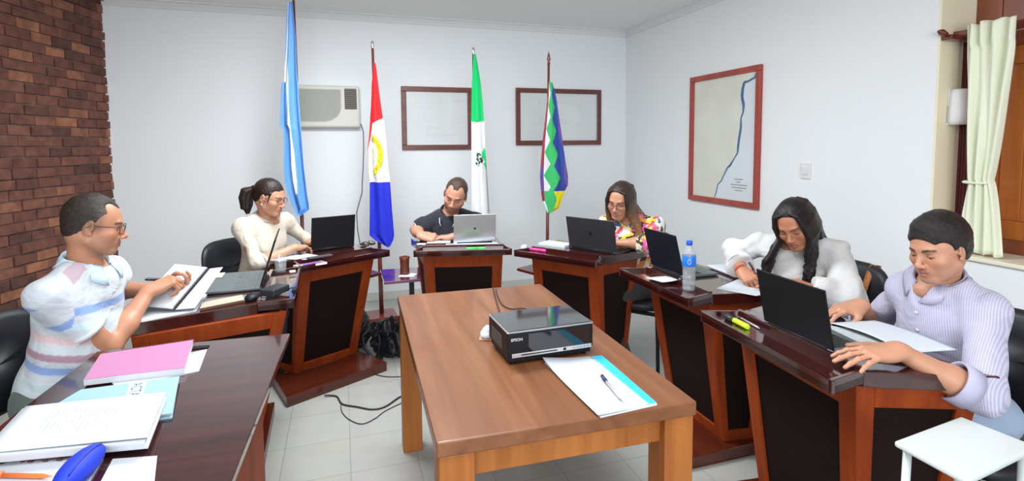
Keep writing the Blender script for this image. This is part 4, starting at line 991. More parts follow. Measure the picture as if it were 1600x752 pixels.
for sx in (-1, 1):
    for sy in (-1, 1): mb = MB(); mb.lathe([(0.009, 0), (0.009, 0.008)], 12, (sx * (w / 2 - 0.025), sy * (d / 2 - 0.025), 0)); mb.build('foot', M_BLACKPL, t)
t = thing('bundle_of_papers', 'stack of white papers with a cyan edge strip on the centre table', 'papers', (0.25, 1.58, zc))
PP = [(0.098, 1.745), (0.298, 1.792), (0.393, 1.435), (0.225, 1.375)]
mb = MB(); mb.prism([(0.105, 1.740), (0.305, 1.790), (0.402, 1.445), (0.232, 1.378)][::-1], zc, zc + 0.004)
mb.build('lower_pages', M_PAGES, t, world=True)
mb = MB(); mb.prism([(0.262, 1.783), (0.306, 1.792), (0.402, 1.452), (0.372, 1.442)][::-1], zc + 0.0042, zc + 0.0052); mb.build('cyan_strip', mat('cyan_cover', (0.03, 0.52, 0.78), 0.5), t, world=True)
q = [(0.098, 1.745), (0.268, 1.785), (0.380, 1.440), (0.225, 1.375)]; A_, B_, C_, D_2 = [Vector((*p, 0)) for p in q]; rings = []
for i in range(13):
    row = []
    for j in range(13):
        u, v = i / 12, j / 12; p = (A_ * (1 - u) + B_ * u) * (1 - v) + (D_2 * (1 - u) + C_ * u) * v
        row.append((p.x, p.y, zc + 0.0062 + 0.012 * max(0, 1 - (u + v * 2.2)) ** 2 + 0.012 * max(0, (v - u) - 0.35) ** 2 + 0.0007 * math.sin(9 * u + 4 * v)))
    rings.append(row)
mb = MB(); mb.loft(rings, False, False, True); o = mb.build('top_page', M_PAPER, t, world=True); md = o.modifiers.new('th', 'SOLIDIFY'); md.thickness = 0.0014
lines_on(t, [(0.20, 1.70), (0.33, 1.715), (0.36, 1.62), (0.22, 1.62)], zc + 0.0072, 4, mat('faint_print2', (0.44, 0.44, 0.50), 0.7))
pen('ballpoint pen with a clear barrel and dark blue cap on the centre papers', (0.2725, 1.605, zc + 0.0160), (0.305, 1.445, zc + 0.0150), 0.0048, M_CLEAR, mat('navy_cap', (0.03, 0.035, 0.12), 0.35), capfrac=0.27)
t = thing('tissue_pack', 'small white and tan tissue pack behind the black device', 'tissue', (-0.098, 1.985, zc))
F_ = Field((-0.15, 1.93, zc), (-0.045, 2.06, zc + 0.06), 0.0035); F_.ell((-0.100, 1.985, zc + 0.016), (0.026, 0.036, 0.0165), k=0); F_.ell((-0.097, 1.99, zc + 0.03), (0.015, 0.02, 0.016), k=0.012); F_.ripple(0.004, (160, 240, 300), 4); F_.plane((0, 0, zc + 0.001), (0, 0, -1))
V_, Q_ = F_.mesh(); np_mesh('crumpled_body', V_, Q_, M_PAPER, t)
mb = MB(); mb.prism([(-0.128, 1.955), (-0.075, 1.955), (-0.072, 2.015), (-0.125, 2.018)], zc, zc + 0.004); mb.build('tan_wrapper', mat('tan_wrapper', (0.55, 0.33, 0.17), 0.5), t, world=True, bevel=0.001)
def cable(label, pts, r, m, name='power_cable', cat='cable', group=None):
    t = thing(name, label, cat, tuple(pts[0]), 0, group)
    cv = []
    P = [Vector(p) for p in pts]
    for i in range(len(P) - 1):
        p0, p1, p2, p3 = P[max(0, i - 1)], P[i], P[i + 1], P[min(len(P) - 1, i + 2)]
        for k in range(6):
            s = k / 6; cv.append(tuple(0.5 * ((2 * p1) + (p2 - p0) * s + (2 * p0 - 5 * p1 + 4 * p2 - p3) * s * s + (3 * p1 - p0 - 3 * p2 + p3) * s ** 3)))
    cv.append(tuple(P[-1])); m_ = MB(); m_.tube(cv, r, 7); m_.build('cord', m, t, world=True)
    return t
M_CABLE = mat('dark_cable', (0.035, 0.022, 0.018), 0.5)
zk = zc + 0.004
cable('dark cable running off the far edge of the centre table, nearest the printer corner', [(-0.025, 2.0, zk + 0.03), (-0.03, 2.10, zk + 0.002), (-0.06, 2.30, zk), (-0.085, 2.52, zk), (-0.10, 2.67, zk), (-0.105, 2.74, zk - 0.06), (-0.10, 2.76, 0.4), (-0.08, 2.78, 0.0045)], 0.0035, M_CABLE)
cable('thin dark cable curving across the far right of the centre table', [(0.065, 2.02, zk + 0.03), (0.068, 2.10, zk), (0.072, 2.24, zk), (0.055, 2.33, zk), (-0.01, 2.33, zk), (-0.05, 2.40, zk), (-0.075, 2.55, zk), (-0.085, 2.66, zk), (-0.083, 2.745, zk - 0.06), (-0.07, 2.76, 0.4), (-0.05, 2.80, 0.0045)], 0.0028, M_CABLE)

# on the desks
# man in stripes' desk
t = thing('notebook', 'open white pad lying on the striped man\'s desk', 'notebook', (-1.5, 2.3, ZW))
NB = [(-1.497, 1.985), (-1.312, 2.165), (-1.465, 2.56), (-1.67, 2.48)]
mb = MB(); mb.prism(NB, ZW, ZW + 0.006); mb.build('pages', M_PAGES, t, world=True, bevel=0.001)
mb = MB(); mb.prism([(x * 0.99 - 0.014, y * 0.99 + 0.022) for x, y in NB], ZW + 0.0062, ZW + 0.0072); mb.build('page', M_PAPER, t, world=True)
lines_on(t, [(-1.39, 2.22), (-1.335, 2.26), (-1.44, 2.52), (-1.50, 2.49)], ZW + 0.0075, 6, M_PRINT, w=0.0022)
t = thing('tablet_case', 'beige and brown tablet case at the edge beside the grey laptop', 'tablet case', (-1.23, 2.28, ZW))
q = [(-1.300, 2.168), (-1.175, 2.292), (-1.225, 2.370), (-1.34, 2.255)]
mb = MB(); mb.prism(q, ZW, ZW + 0.011); mb.build('case', mat('brown_leather', (0.12, 0.055, 0.03), 0.5), t, world=True, bevel=0.002)
mb = MB(); mb.prism([(x * 0.995 - 0.006, y * 0.995 + 0.012) for x, y in q], ZW + 0.0112, ZW + 0.014); mb.build('top_cover', mat('beige_cover', (0.42, 0.38, 0.30), 0.5), t, world=True, bevel=0.001)
t = thing('power_adapter', 'black laptop power adapter with a cord near the desk corner', 'power adapter', (-1.12, 2.44, ZW))
mb = MB(); mb.box((0, 0, 0.016), (0.075, 0.115, 0.032), T(-1.105, 2.435, ZW) @ rotz(-0.25)); mb.build('brick', mat('adapter_dark', (0.03, 0.036, 0.042), 0.3), t, world=True, bevel=0.006, seg=3)
mb = MB(); mb.tube([(-1.065, 2.46, ZW + 0.012), (-1.045, 2.48, ZW + 0.014), (-1.02, 2.475, ZW + 0.012), (-1.005, 2.462, ZW + 0.010)], 0.0025, 6); mb.build('cord', M_BLACKPL, t, world=True)
mb = MB(); mb.box((0, 0, 0.009), (0.018, 0.065, 0.018), T(-1.022, 2.46, ZW) @ rotz(0.2)); mb.build('plug', M_BLACKPL, t, world=True, bevel=0.003)
t = thing('computer_mouse', 'dark mouse with its cable beside the tablet case', 'computer mouse', (-1.16, 2.35, ZW))
F_ = Field((-1.25, 2.24, ZW), (-1.08, 2.45, ZW + 0.05), 0.004); F_.ell((-1.165, 2.345, ZW + 0.008), (0.030, 0.045, 0.021), k=0); F_.plane((0, 0, ZW + 0.002), (0, 0, -1))
V_, Q_ = F_.mesh(); np_mesh('shell', V_, Q_, M_BLACKPL, t)
mb = MB(); mb.tube([(-1.16, 2.385, ZW + 0.008), (-1.19, 2.42, ZW + 0.004), (-1.16, 2.47, ZW + 0.004), (-1.12, 2.52, ZW + 0.004), (-1.16, 2.56, ZW + 0.004)], 0.002, 6); mb.build('cord', M_BLACKPL, t, world=True)
t = thing('spiral_notebook', 'white spiral notebook tilted up in the striped polo man\'s hands', 'notebook', (-1.40, 2.30, ZW + 0.01))
nb0, nb1 = Vector((-1.385, 2.135, ZW + 0.022)), Vector((-1.375, 2.375, ZW + 0.135)); nd = (nb1 - nb0).normalized(); pu = Vector((-0.80, 0.25, 0.22)); pu = (pu - nd * pu.dot(nd)).normalized(); nn = nd.cross(pu).normalized()
if nn.z < 0: nn = -nn
def nbp(a, b, c): return tuple(nb0 + nd * a + pu * b + nn * c)
LN_ = (nb1 - nb0).length
for nm, b0, b1, c0, c1, m_ in (('back_cover', -0.01, 0.150, -0.004, -0.0025, M_BLACKPL), ('pages', 0.004, 0.148, -0.0024, 0.0035, M_PAGES), ('page', 0.004, 0.148, 0.0037, 0.0045, M_PAPER)):
    mb = MB(); mb.add([nbp(a, b, c) for c in (c0, c1) for a, b in ((0, b0), (LN_, b0), (LN_, b1), (0, b1))], [(0, 1, 2, 3), (7, 6, 5, 4), (0, 4, 5, 1), (1, 5, 6, 2), (2, 6, 7, 3), (3, 7, 4, 0)]); recalc(mb.build(nm, m_, t, world=True))
mb = MB(); mb.add([nbp(a, b, c) for c in (-0.004, -0.002) for a, b in ((0.02, -0.075), (LN_ + 0.02, -0.055), (LN_, -0.006), (0, -0.006))], [(0, 1, 2, 3), (7, 6, 5, 4), (0, 4, 5, 1), (1, 5, 6, 2), (2, 6, 7, 3), (3, 7, 4, 0)]); recalc(mb.build('folded_page', M_PAPER, t, world=True))
mb = MB(); spiral(mb, nbp(0.004, -0.002, 0.001), nbp(LN_ - 0.004, -0.002, 0.001), 0, 0.0078, 26, 0.0012, up=tuple(nn)); mb.build('spiral_binding', M_BLACKMET, t, world=True)
# drinking glass
M_GLASS = mat('clear_glass', (0.50, 0.53, 0.54), 0.03, coat=1.0, alpha=0.16); M_WATER = mat('water', (0.50, 0.54, 0.56), 0.02, alpha=0.18)
t = thing('drinking_glass', 'clear drinking glass with a little water at the far end of the left desk', 'glass', (-1.262, 2.86, ZW))
mb = MB(); mb.lathe([(0.001, 0.0), (0.027, 0.0), (0.028, 0.006), (0.033, 0.088), (0.0318, 0.088), (0.0262, 0.010), (0.001, 0.009)], 28, (-1.262, 2.86, ZW), caps=False); mb.build('vessel', M_GLASS, t, world=True)
mb = MB(); mb.lathe([(0.001, 0.0095), (0.0258, 0.0105), (0.0282, 0.040), (0.001, 0.040)], 28, (-1.262, 2.86, ZW), caps=False); mb.build('water', M_WATER, t, world=True)
t = thing('eraser', 'tiny white eraser beside the drinking glass', 'eraser', (-1.20, 2.875, ZW))
mb = MB(); mb.box((0, 0, 0.006), (0.032, 0.018, 0.012), T(-1.192, 2.845, ZW) @ rotz(0.5)); mb.build('block', M_WHITEPL, t, world=True, bevel=0.003)
# ponytail woman's desk
sheet('papers', 'long white papers under the ponytailed woman\'s forearm', 'papers', [(-1.60, 3.20), (-1.38, 3.12), (-1.27, 3.25), (-1.47, 3.38)], ZW, 0.006, M_PAPER)
sheet('papers', 'white notes between the glass and the ponytailed woman\'s laptop', 'papers', [(-1.375, 3.155), (-1.24, 3.135), (-1.16, 3.23), (-1.29, 3.31)], ZW + 0.0065, 0.003, M_PAPER)
sheet('pen_case', 'flat dark grey case behind the purple notebook', 'case', [(-1.235, 3.15), (-1.205, 3.13), (-1.10, 3.23), (-1.13, 3.255)], ZW + 0.0100, 0.010, mat('dark_grey_case', (0.07, 0.07, 0.085), 0.4), 'case', bevel=0.003)
t = sheet('notebook', 'purple and white notebook at the left corner of the ponytailed woman\'s desk', 'notebook', [(-1.262, 3.022), (-1.215, 2.995), (-1.095, 3.105), (-1.145, 3.14)], HT - 0.019, 0.012, mat('notebook_white', (0.80, 0.78, 0.84), 0.5), 'pages')
mb = MB(); mb.prism([(-1.235, 3.040), (-1.20, 3.020), (-1.11, 3.105), (-1.145, 3.13)], HT - 0.0068, HT - 0.0055); mb.build('purple_panel', mat('purple_panel', (0.20, 0.08, 0.32), 0.5), t, world=True)
t = thing('key_bunch', 'small dark keys and cable to the right of the ponytailed woman\'s laptop', 'keys', (-0.96, 3.62, ZW))
F_ = Field((-1.10, 3.50, ZW), (-0.86, 3.76, ZW + 0.05), 0.004)
for k, (x, y, r_) in enumerate(((-1.0, 3.60, 0.016), (-0.972, 3.635, 0.018), (-0.99, 3.57, 0.012), (-1.02, 3.61, 0.014))): F_.ell((x, y, ZW + r_ * 0.8), (r_ * 1.4, r_, r_), k=0.004)
F_.ripple(0.005, (200, 330), 3); F_.plane((0, 0, ZW + 0.001), (0, 0, -1)); V_, Q_ = F_.mesh(); np_mesh('keys', V_, Q_, mat('dark_metal_keys', (0.07, 0.06, 0.055), 0.35, metal=0.5), t)
mb = MB(); mb.tube([(-1.01, 3.60, ZW + 0.012), (-1.03, 3.64, ZW + 0.02), (-1.06, 3.62, ZW + 0.004)], 0.002, 6); mb.build('ring', M_CHROME, t, world=True)
# navy polo man's desk
d3 = (T(-0.3215, 3.4245, 0) @ rotz(math.atan2(0.049, 0.637)))
def d3p(*pts): return [tuple((d3 @ Vector((x, y, 0)))[:2]) for x, y in pts]
sheet('papers', 'white papers along the front of the navy polo man\'s desk under the silver laptop', 'papers', d3p((-0.12, 0.168), (0.235, 0.168), (0.235, 0.2), (-0.12, 0.2)), ZW, 0.010, M_PAPER)
sheet('folder', 'dark brown folder under the navy polo man\'s hands', 'folder', d3p((-0.30, 0.166), (-0.13, 0.168), (-0.13, 0.36), (-0.30, 0.36)), ZW, 0.011, mat('brown_folder', (0.07, 0.025, 0.018), 0.5), 'cover')
sheet('note_card', 'white card at the left corner of the navy polo man\'s desk', 'paper', d3p((-0.315, 0.167), (-0.255, 0.167), (-0.255, 0.21), (-0.315, 0.21)), ZW + 0.0113, 0.004, M_PAPER)
sheet('paper_sheet', 'white sheet the navy polo man is writing on', 'paper', d3p((-0.25, 0.19), (-0.09, 0.19), (-0.09, 0.33), (-0.25, 0.33)), ZW + 0.0155, 0.0015, M_PAPER)
def marker(label, a, b, z, r, m, m2):
    a = Vector((*a, z + r)); b = Vector((*b, z + r)); t = thing('highlighter', label, 'highlighter', tuple(a)); d = b - a
    mb = MB(); mb.tube([tuple(a), tuple(a + d * 0.02), tuple(a + d * 0.60)], [r * 0.8, r, r], 12); mb.build('barrel', m, t, world=True)
    mb = MB(); mb.tube([tuple(a + d * 0.605), tuple(a + d * 0.97), tuple(b)], [r * 1.05, r * 1.0, r * 0.75], 12); mb.build('cap', m2, t, world=True)
    return t
zr = HT - 0.0195
M_HG = mat('highlighter_green', (0.10, 0.72, 0.14), 0.4); M_HP = mat('highlighter_pink', (0.90, 0.06, 0.30), 0.4); M_HY = mat('highlighter_yellow', (0.62, 0.86, 0.03), 0.4)
marker('bright green highlighter in the pen tray below the silver laptop', (-0.305, 3.497), (-0.180, 3.507), zr, 0.0095, M_HG, M_HG)
marker('pink highlighter in the pen tray of the floral blouse woman\'s desk', (0.115, 3.478), (0.215, 3.402), zr, 0.0095, M_HP, M_HP)
marker('yellow-green highlighter with a dark cap in the tray of the lavender shirt man\'s desk', (0.872, 1.935), (0.842, 2.065), zr, 0.0105, M_HY, mat('marker_cap_dark', (0.03, 0.03, 0.03), 0.4))
t = thing('tissue', 'crumpled white tissue beside the pink highlighter', 'tissue', (0.09, 3.53, zr))
F_ = Field((0.03, 3.44, zr), (0.14, 3.58, zr + 0.06), 0.004); F_.ell((0.078, 3.505, zr + 0.014), (0.022, 0.022, 0.017), k=0); F_.ripple(0.006, (150, 240, 330), 8); F_.plane((0, 0, zr + 0.001), (0, 0, -1)); V_, Q_ = F_.mesh(); np_mesh('crumple', V_, Q_, M_PAPER, t)
# floral woman's desk
sheet('paper_stack', 'stack of white sheets left of the floral blouse woman\'s black laptop', 'papers', [(0.175, 3.60), (0.345, 3.475), (0.42, 3.57), (0.25, 3.70)], ZW, 0.014, M_PAPER)
# woman in white's desk
t = thing('water_bottle', 'clear plastic water bottle with a blue label and blue cap', 'bottle', (0.832, 2.478, zr))
bx, by = 0.832, 2.478
mb = MB(); pr_ = [(0.001, 0), (0.024, 0.0), (0.030, 0.004), (0.0305, 0.012), (0.0290, 0.020), (0.0305, 0.028), (0.0305, 0.042), (0.0285, 0.049), (0.0305, 0.056), (0.0305, 0.070), (0.0285, 0.077), (0.0305, 0.084), (0.0305, 0.098), (0.029, 0.105), (0.0310, 0.112), (0.0310, 0.165), (0.027, 0.185), (0.017, 0.205), (0.0125, 0.212), (0.0125, 0.222)]
mb.lathe(pr_ + [(r - 0.0008, z) for r, z in pr_[::-1][:-3]], 28, (bx, by, zr), caps=False); mb.build('bottle_body', mat('pet_plastic', (0.60, 0.64, 0.68), 0.05, coat=1.0, alpha=0.16), t, world=True)
mb = MB(); mb.lathe([(0.0001, 0.004), (0.0285, 0.006), (0.029, 0.018), (0.0275, 0.020), (0.029, 0.03), (0.029, 0.088), (0.0001, 0.088)], 28, (bx, by, zr), caps=False); mb.build('water', M_WATER, t, world=True)
mb = MB(); mb.lathe([(0.0313, 0.118), (0.0318, 0.119), (0.0318, 0.167), (0.0313, 0.168)], 28, (bx, by, zr), caps=False); lb = mb.build('label_band', mat('bottle_blue', (0.02, 0.19, 0.72), 0.3), t, world=True)
mb = MB(); M = frame((bx, by, zr + 0.142), (0.95, -0.30, 0), (0, 0, 1))
for a, b_ in ((-0.007, 0.010), (0.0, 0.010)): pass
mb.tube([tuple(M @ Vector((0.007 * math.cos(a), 0.011 * math.sin(a), 0.0318))) for a in np.linspace(0, 2 * PI, 17)], 0.0011, 5); mb.build('label_mark', M_WHITEPL, lb, world=True)
mb = MB(); mb.lathe([(0.001, 0.238), (0.0125, 0.238), (0.0140, 0.236), (0.0145, 0.218), (0.0135, 0.217), (0.001, 0.217)][::-1], 24, (bx, by, zr), caps=False); mb.build('cap', mat('cap_blue', (0.015, 0.10, 0.62), 0.35), t, world=True)
sheet('napkin', 'white napkin lying in front of the dark blue-black laptop', 'napkin', [(0.675, 2.665), (0.735, 2.575), (0.835, 2.60), (0.80, 2.70)], HT + 0.0005 - 0.0075, 0.002, M_PAPER, curl=0.012)
sheet('paper_sheet', 'white sheet the woman in white is writing on', 'paper', [(0.955, 2.46), (1.085, 2.335), (1.27, 2.42), (1.16, 2.66)], ZW, 0.0015, M_PAPER)
sheet('newspaper', 'printed white sheets beside the bottle woman\'s laptop keyboard', 'papers', [(1.065, 2.88), (1.115, 2.66), (1.22, 2.68), (1.20, 2.92)], ZW, 0.012, M_PAPER, curl=0.02)
# lavender man's desk
t = thing('pen', 'silver pen in the tray behind the yellow-green highlighter', 'pen', (0.9, 2.0, zr))
mb = MB(); mb.tube([(0.893, 2.075, zr + 0.005), (0.899, 2.04, zr + 0.005), (0.914, 1.945, zr + 0.005), (0.916, 1.935, zr + 0.004)], [0.003, 0.0045, 0.0045, 0.001], 10); mb.build('barrel', mat('grey_pen', (0.35, 0.33, 0.33), 0.3, metal=0.4), t, world=True)
mb = MB(); mb.tube([(0.888, 2.065, zr + 0.0105), (0.895, 2.02, zr + 0.0105)], 0.0011, 6); mb.build('clip', M_CHROME, t, world=True)
t = sheet('newspaper', 'grey printed sheets under the white paper on the lavender man\'s desk', 'papers', [(1.155, 1.645), (1.25, 1.60), (1.22, 1.84), (1.125, 1.90)], ZW + 0.0165, 0.003, mat('newsprint', (0.48, 0.52, 0.53), 0.7, var=0.25, vscale=40), 'pages')
PF = [(1.150, 1.90), (1.335, 1.925), (1.405, 1.64), (1.225, 1.615)]
t = thing('paper_sheet', 'large white sheet of paper between the lavender man\'s hands', 'paper', (1.28, 1.77, ZW + 0.02)); rings = []
A_, B_, C_, D_2 = [Vector((*p, 0)) for p in PF]
for i in range(13):
    row = []
    for j in range(13):
        u, v = i / 12, j / 12; p = (A_ * (1 - u) + B_ * u) * (1 - v) + (D_2 * (1 - u) + C_ * u) * v
        row.append((p.x, p.y, ZW + 0.022 + 0.010 * math.sin(v * 2.6 + 0.3) + 0.006 * (1 - u) * math.sin(v * 3.1)))
    rings.append(row)
mb = MB(); mb.loft(rings, False, False, True); o = mb.build('page', M_PAPER, t, world=True); md = o.modifiers.new('th', 'SOLIDIFY'); md.thickness = 0.001
t = thing('computer_mouse', 'black mouse under the lavender man\'s right hand', 'computer mouse', (1.20, 1.965, ZW))
F_ = Field((1.10, 1.88, ZW), (1.30, 2.06, ZW + 0.06), 0.004); F_.ell((1.195, 1.965, ZW + 0.010), (0.052, 0.031, 0.025), R=np.array([[0.98, 0.2, 0], [-0.2, 0.98, 0], [0, 0, 1]]), k=0); F_.plane((0, 0, ZW + 0.0015), (0, 0, -1))
V_, Q_ = F_.mesh(); np_mesh('shell', V_, Q_, M_BLACKPL, t)
# mate cup on side shelf
t = thing('mate_cup', 'brown leather mate cup with a metal straw on the purple side shelf', 'cup', (-0.728, 3.545, 0.6185))
mb = MB(); mb.lathe([(0.001, 0.002), (0.030, 0.0), (0.032, 0.010), (0.0295, 0.055), (0.031, 0.095), (0.036, 0.118), (0.034, 0.120), (0.028, 0.10), (0.001, 0.095)], 24, (-0.728, 3.545, 0.619), caps=False); mb.build('gourd', mat('brown_gourd', (0.11, 0.028, 0.014), 0.35), t, world=True)
mb = MB(); mb.tube([(-0.728, 3.545, 0.72), (-0.725, 3.54, 0.745), (-0.722, 3.535, 0.762)], 0.0035, 8); mb.build('straw', M_CHROME, t, world=True)
sheet('napkin', 'white and blue napkin under the mate cup', 'napkin', [(-0.76, 3.475), (-0.655, 3.47), (-0.645, 3.56), (-0.735, 3.60)], 0.6185, 0.0012, M_PAPER)

# ------------------------------------------------------------------ bags and cables on the floor
def blob(t, name, lo, hi, h, prims, m, rip=None, cut=None):
    F_ = Field(lo, hi, h)
    for p in prims: getattr(F_, p[0])(*p[1:])
    if rip: F_.ripple(*rip)
    if cut is not None: F_.plane((0, 0, cut), (0, 0, -1))
    V_, Q_ = F_.mesh(); V_ = relax(V_, Q_, 1); return np_mesh(name, V_, Q_, m, t)
M_BAG = mat('black_bag', (0.012, 0.012, 0.016), 0.4, bump=0.4, bscale=60)
t = thing('handbag', 'slumped black bag on the floor beside the flag pole base', 'bag', (-0.86, 3.72, 0))
blob(t, 'body', (-1.2, 3.45, 0), (-0.55, 4.1, 0.46), 0.009, [('ell', (-0.83, 3.74, 0.09), (0.19, 0.12, 0.11)), ('cone', (-0.95, 3.68, 0.20), (-0.78, 3.70, 0.23), 0.045, 0.040, 0.05), ('ell', (-0.72, 3.74, 0.15), (0.09, 0.09, 0.08), None, 0.03)], M_BAG, (0.040, (34, 52, 90), 5), 0.004)
mb = MB(); mb.tube([(-0.97, 3.66, 0.23), (-1.045, 3.62, 0.17), (-1.03, 3.60, 0.08), (-0.97, 3.59, 0.025), (-0.9, 3.59, 0.02)], 0.010, 8); mb.build('strap', M_BAG, t, world=True)
mb = MB(); mb.tube([(-0.95, 3.64, 0.23), (-0.92, 3.60, 0.13), (-0.94, 3.57, 0.03)], 0.009, 8); mb.build('handle', M_BAG, t, world=True)
mb = MB(); mb.box((0, 0, 0), (0.018, 0.006, 0.012), T(-0.76, 3.618, 0.17)); mb.box((0, 0, 0), (0.014, 0.006, 0.010), T(-0.72, 3.625, 0.14)); mb.build('buckle', M_CHROME, t, world=True, bevel=0.001)
t = thing('backpack', 'dark bag slumped against the back corner of the ponytailed woman\'s desk', 'bag', (-1.04, 3.92, 0))
blob(t, 'body', (-1.5, 3.65, 0), (-0.9, 4.2, 0.40), 0.012, [('ell', (-1.17, 3.88, 0.10), (0.12, 0.11, 0.12)), ('ell', (-1.18, 3.88, 0.20), (0.08, 0.07, 0.08), None, 0.05)], M_BAG, (0.030, (34, 60), 8), 0.004)
G = 'thin cables trailing on the tiled floor'
cable('thick dark cable from the ponytailed woman\'s desk to the centre table leg', [(-1.12, 3.06, 0.012), (-1.05, 3.06, 0.0055), (-0.985, 2.965, 0.0055), (-0.89, 2.93, 0.0055), (-0.80, 2.90, 0.0055), (-0.73, 2.93, 0.0055), (-0.66, 3.06, 0.0055), (-0.55, 3.14, 0.0055), (-0.40, 3.15, 0.0055)], 0.005, M_CABLE, group=G)
cable('thin cable looping in front of the thick one near the centre table leg', [(-0.99, 2.955, 0.004), (-0.955, 2.87, 0.004), (-0.89, 2.79, 0.004), (-0.81, 2.745, 0.004), (-0.755, 2.80, 0.004), (-0.72, 2.88, 0.004), (-0.64, 2.98, 0.004), (-0.55, 3.06, 0.004), (-0.40, 3.08, 0.004)], 0.0025, M_CABLE, group=G)
cable('thin cable curling beside the black bag on the floor', [(-0.95, 3.60, 0.004), (-0.955, 3.50, 0.004), (-0.91, 3.38, 0.004), (-0.82, 3.33, 0.004), (-0.72, 3.33, 0.004), (-0.60, 3.36, 0.004), (-0.5, 3.30, 0.004)], 0.003, M_CABLE, group=G)
cable('thin cable loop on the tiles under the near right table leg', [(0.50, 2.62, 0.004), (0.555, 2.55, 0.004), (0.62, 2.545, 0.004), (0.665, 2.60, 0.004), (0.64, 2.72, 0.004)], 0.003, M_CABLE, group=G)
cable('thin cable hanging behind the water bottle desk down to the floor', [(0.99, 3.30, 0.70), (0.965, 3.22, 0.55), (0.945, 3.15, 0.35), (0.93, 3.10, 0.16), (0.885, 3.08, 0.02), (0.84, 3.12, 0.004), (0.8, 3.3, 0.004)], 0.003, M_CABLE)
# white stool in the lower right corner
t = thing('stool', 'white-topped small stool at the near end of the lavender man\'s desk', 'stool', (1.17, 1.33, 0))
q = [(0.997, 1.346), (1.276, 1.470), (1.345, 1.315), (1.048, 1.178)]
M_STOOL = mat('white_laminate', (0.60, 0.65, 0.65), 0.3, var=0.02)
mb = MB(); mb.prism(q[::-1], 0.684, 0.70); mb.build('seat', M_STOOL, t, world=True, bevel=0.006, seg=3)
cc = Vector((1.167, 1.327, 0))
for p in q:
    v = Vector((*p, 0)); v = cc + (v - cc) * 0.80; w = cc + (v - cc) * 1.06
    mb = MB(); mb.tube([(v.x, v.y, 0.683), (w.x, w.y, 0.0)], 0.010, 12); mb.build('leg', M_STOOL, t, world=True)

# ------------------------------------------------------------------ chairs
def chair(label, x, y, yaw, seat_h=0.455, mat_=None, back_mat=None, bw=0.46, bh=0.37, bz=0.50, oval=0.16, off=0.23, group='black chairs around the desks'):
    """yaw: direction the sitter faces; local +y is forward"""
    t = thing('office_chair', label, 'chair', (x, y, 0), yaw - PI / 2, group)
    m = mat_ or M_SEATBLK; bm = back_mat or m
    def shell(w, h, cy, cz, curve, tilt, ov, th, n=16):
        rings = []
        for side in (0, 1):
            pass
        mb = MB(); N = 36; outer = []
        for k in range(N):
            a = 2 * PI * k / N; c, s = math.cos(a), math.sin(a); e = 0.55
            outer.append((w / 2 * abs(c) ** e * (1 if c > 0 else -1), h / 2 * abs(s) ** e * (1 if s > 0 else -1)))
        lay = []
        for (f, t_) in ((0.0, 0.0), (0.5, 0.0), (0.86, 0.0), (1.0, 0.35), (1.0, 0.65), (0.86, 1.0), (0.5, 1.0), (0.0, 1.0)):
            lay.append([(p[0] * max(f, 0.001), cy + curve * (p[0] * f / (w / 2)) ** 2 - tilt * (p[1] * f) + th * (t_ - 0.5) , cz + p[1] * f) for p in outer])
        mb.loft(lay, True, True, True); return mb
    shell(bw, bh, -off, bz + bh / 2, 0.055, 0.12, 0, 0.045).build('backrest', bm, t)
    mb = MB(); N = 36; lay = []
    for (f, z) in ((0.001, -0.055), (0.80, -0.055), (0.97, -0.045), (1.0, -0.02), (0.94, -0.002), (0.5, 0.0), (0.001, 0.0)):
        lay.append([(0.235 * f * abs(math.cos(a)) ** 0.6 * (1 if math.cos(a) > 0 else -1), 0.0 + 0.215 * f * abs(math.sin(a)) ** 0.6 * (1 if math.sin(a) > 0 else -1), seat_h + z) for a in (2 * PI * k / N for k in range(N))])
    mb.loft(lay, True, True, True); mb.build('seat', m, t)
    for s in (-1, 1):
        mb = MB(); mb.tube([(s * 0.20, 0.17, seat_h - 0.05), (s * 0.215, 0.19, 0.2), (s * 0.225, 0.21, 0.0)], 0.0125, 10); mb.build('leg', M_BLACKMET, t)
        mb = MB(); mb.tube([(s * 0.20, -0.17, seat_h - 0.05), (s * 0.215, -0.20, 0.2), (s * 0.225, -0.24, 0.0)], 0.0125, 10); mb.build('leg', M_BLACKMET, t)
        mb = MB(); mb.tube([(s * 0.19, -0.12, seat_h - 0.058), (s * 0.195, -0.22, seat_h - 0.03), (s * 0.18, -off - 0.045, seat_h + 0.10), (s * 0.15, -off - 0.040, bz + 0.22)], 0.011, 10); mb.build('back_support', M_BLACKMET, t)
    mb = MB(); mb.box((0, 0.17, seat_h - 0.066), (0.40, 0.02, 0.02)); mb.box((0, -0.17, seat_h - 0.066), (0.40, 0.02, 0.02)); mb.box((0.19, 0, seat_h - 0.066), (0.02, 0.36, 0.02)); mb.box((-0.19, 0, seat_h - 0.066), (0.02, 0.36, 0.02))
    mb.build('seat_frame', M_BLACKMET, t)
    return t

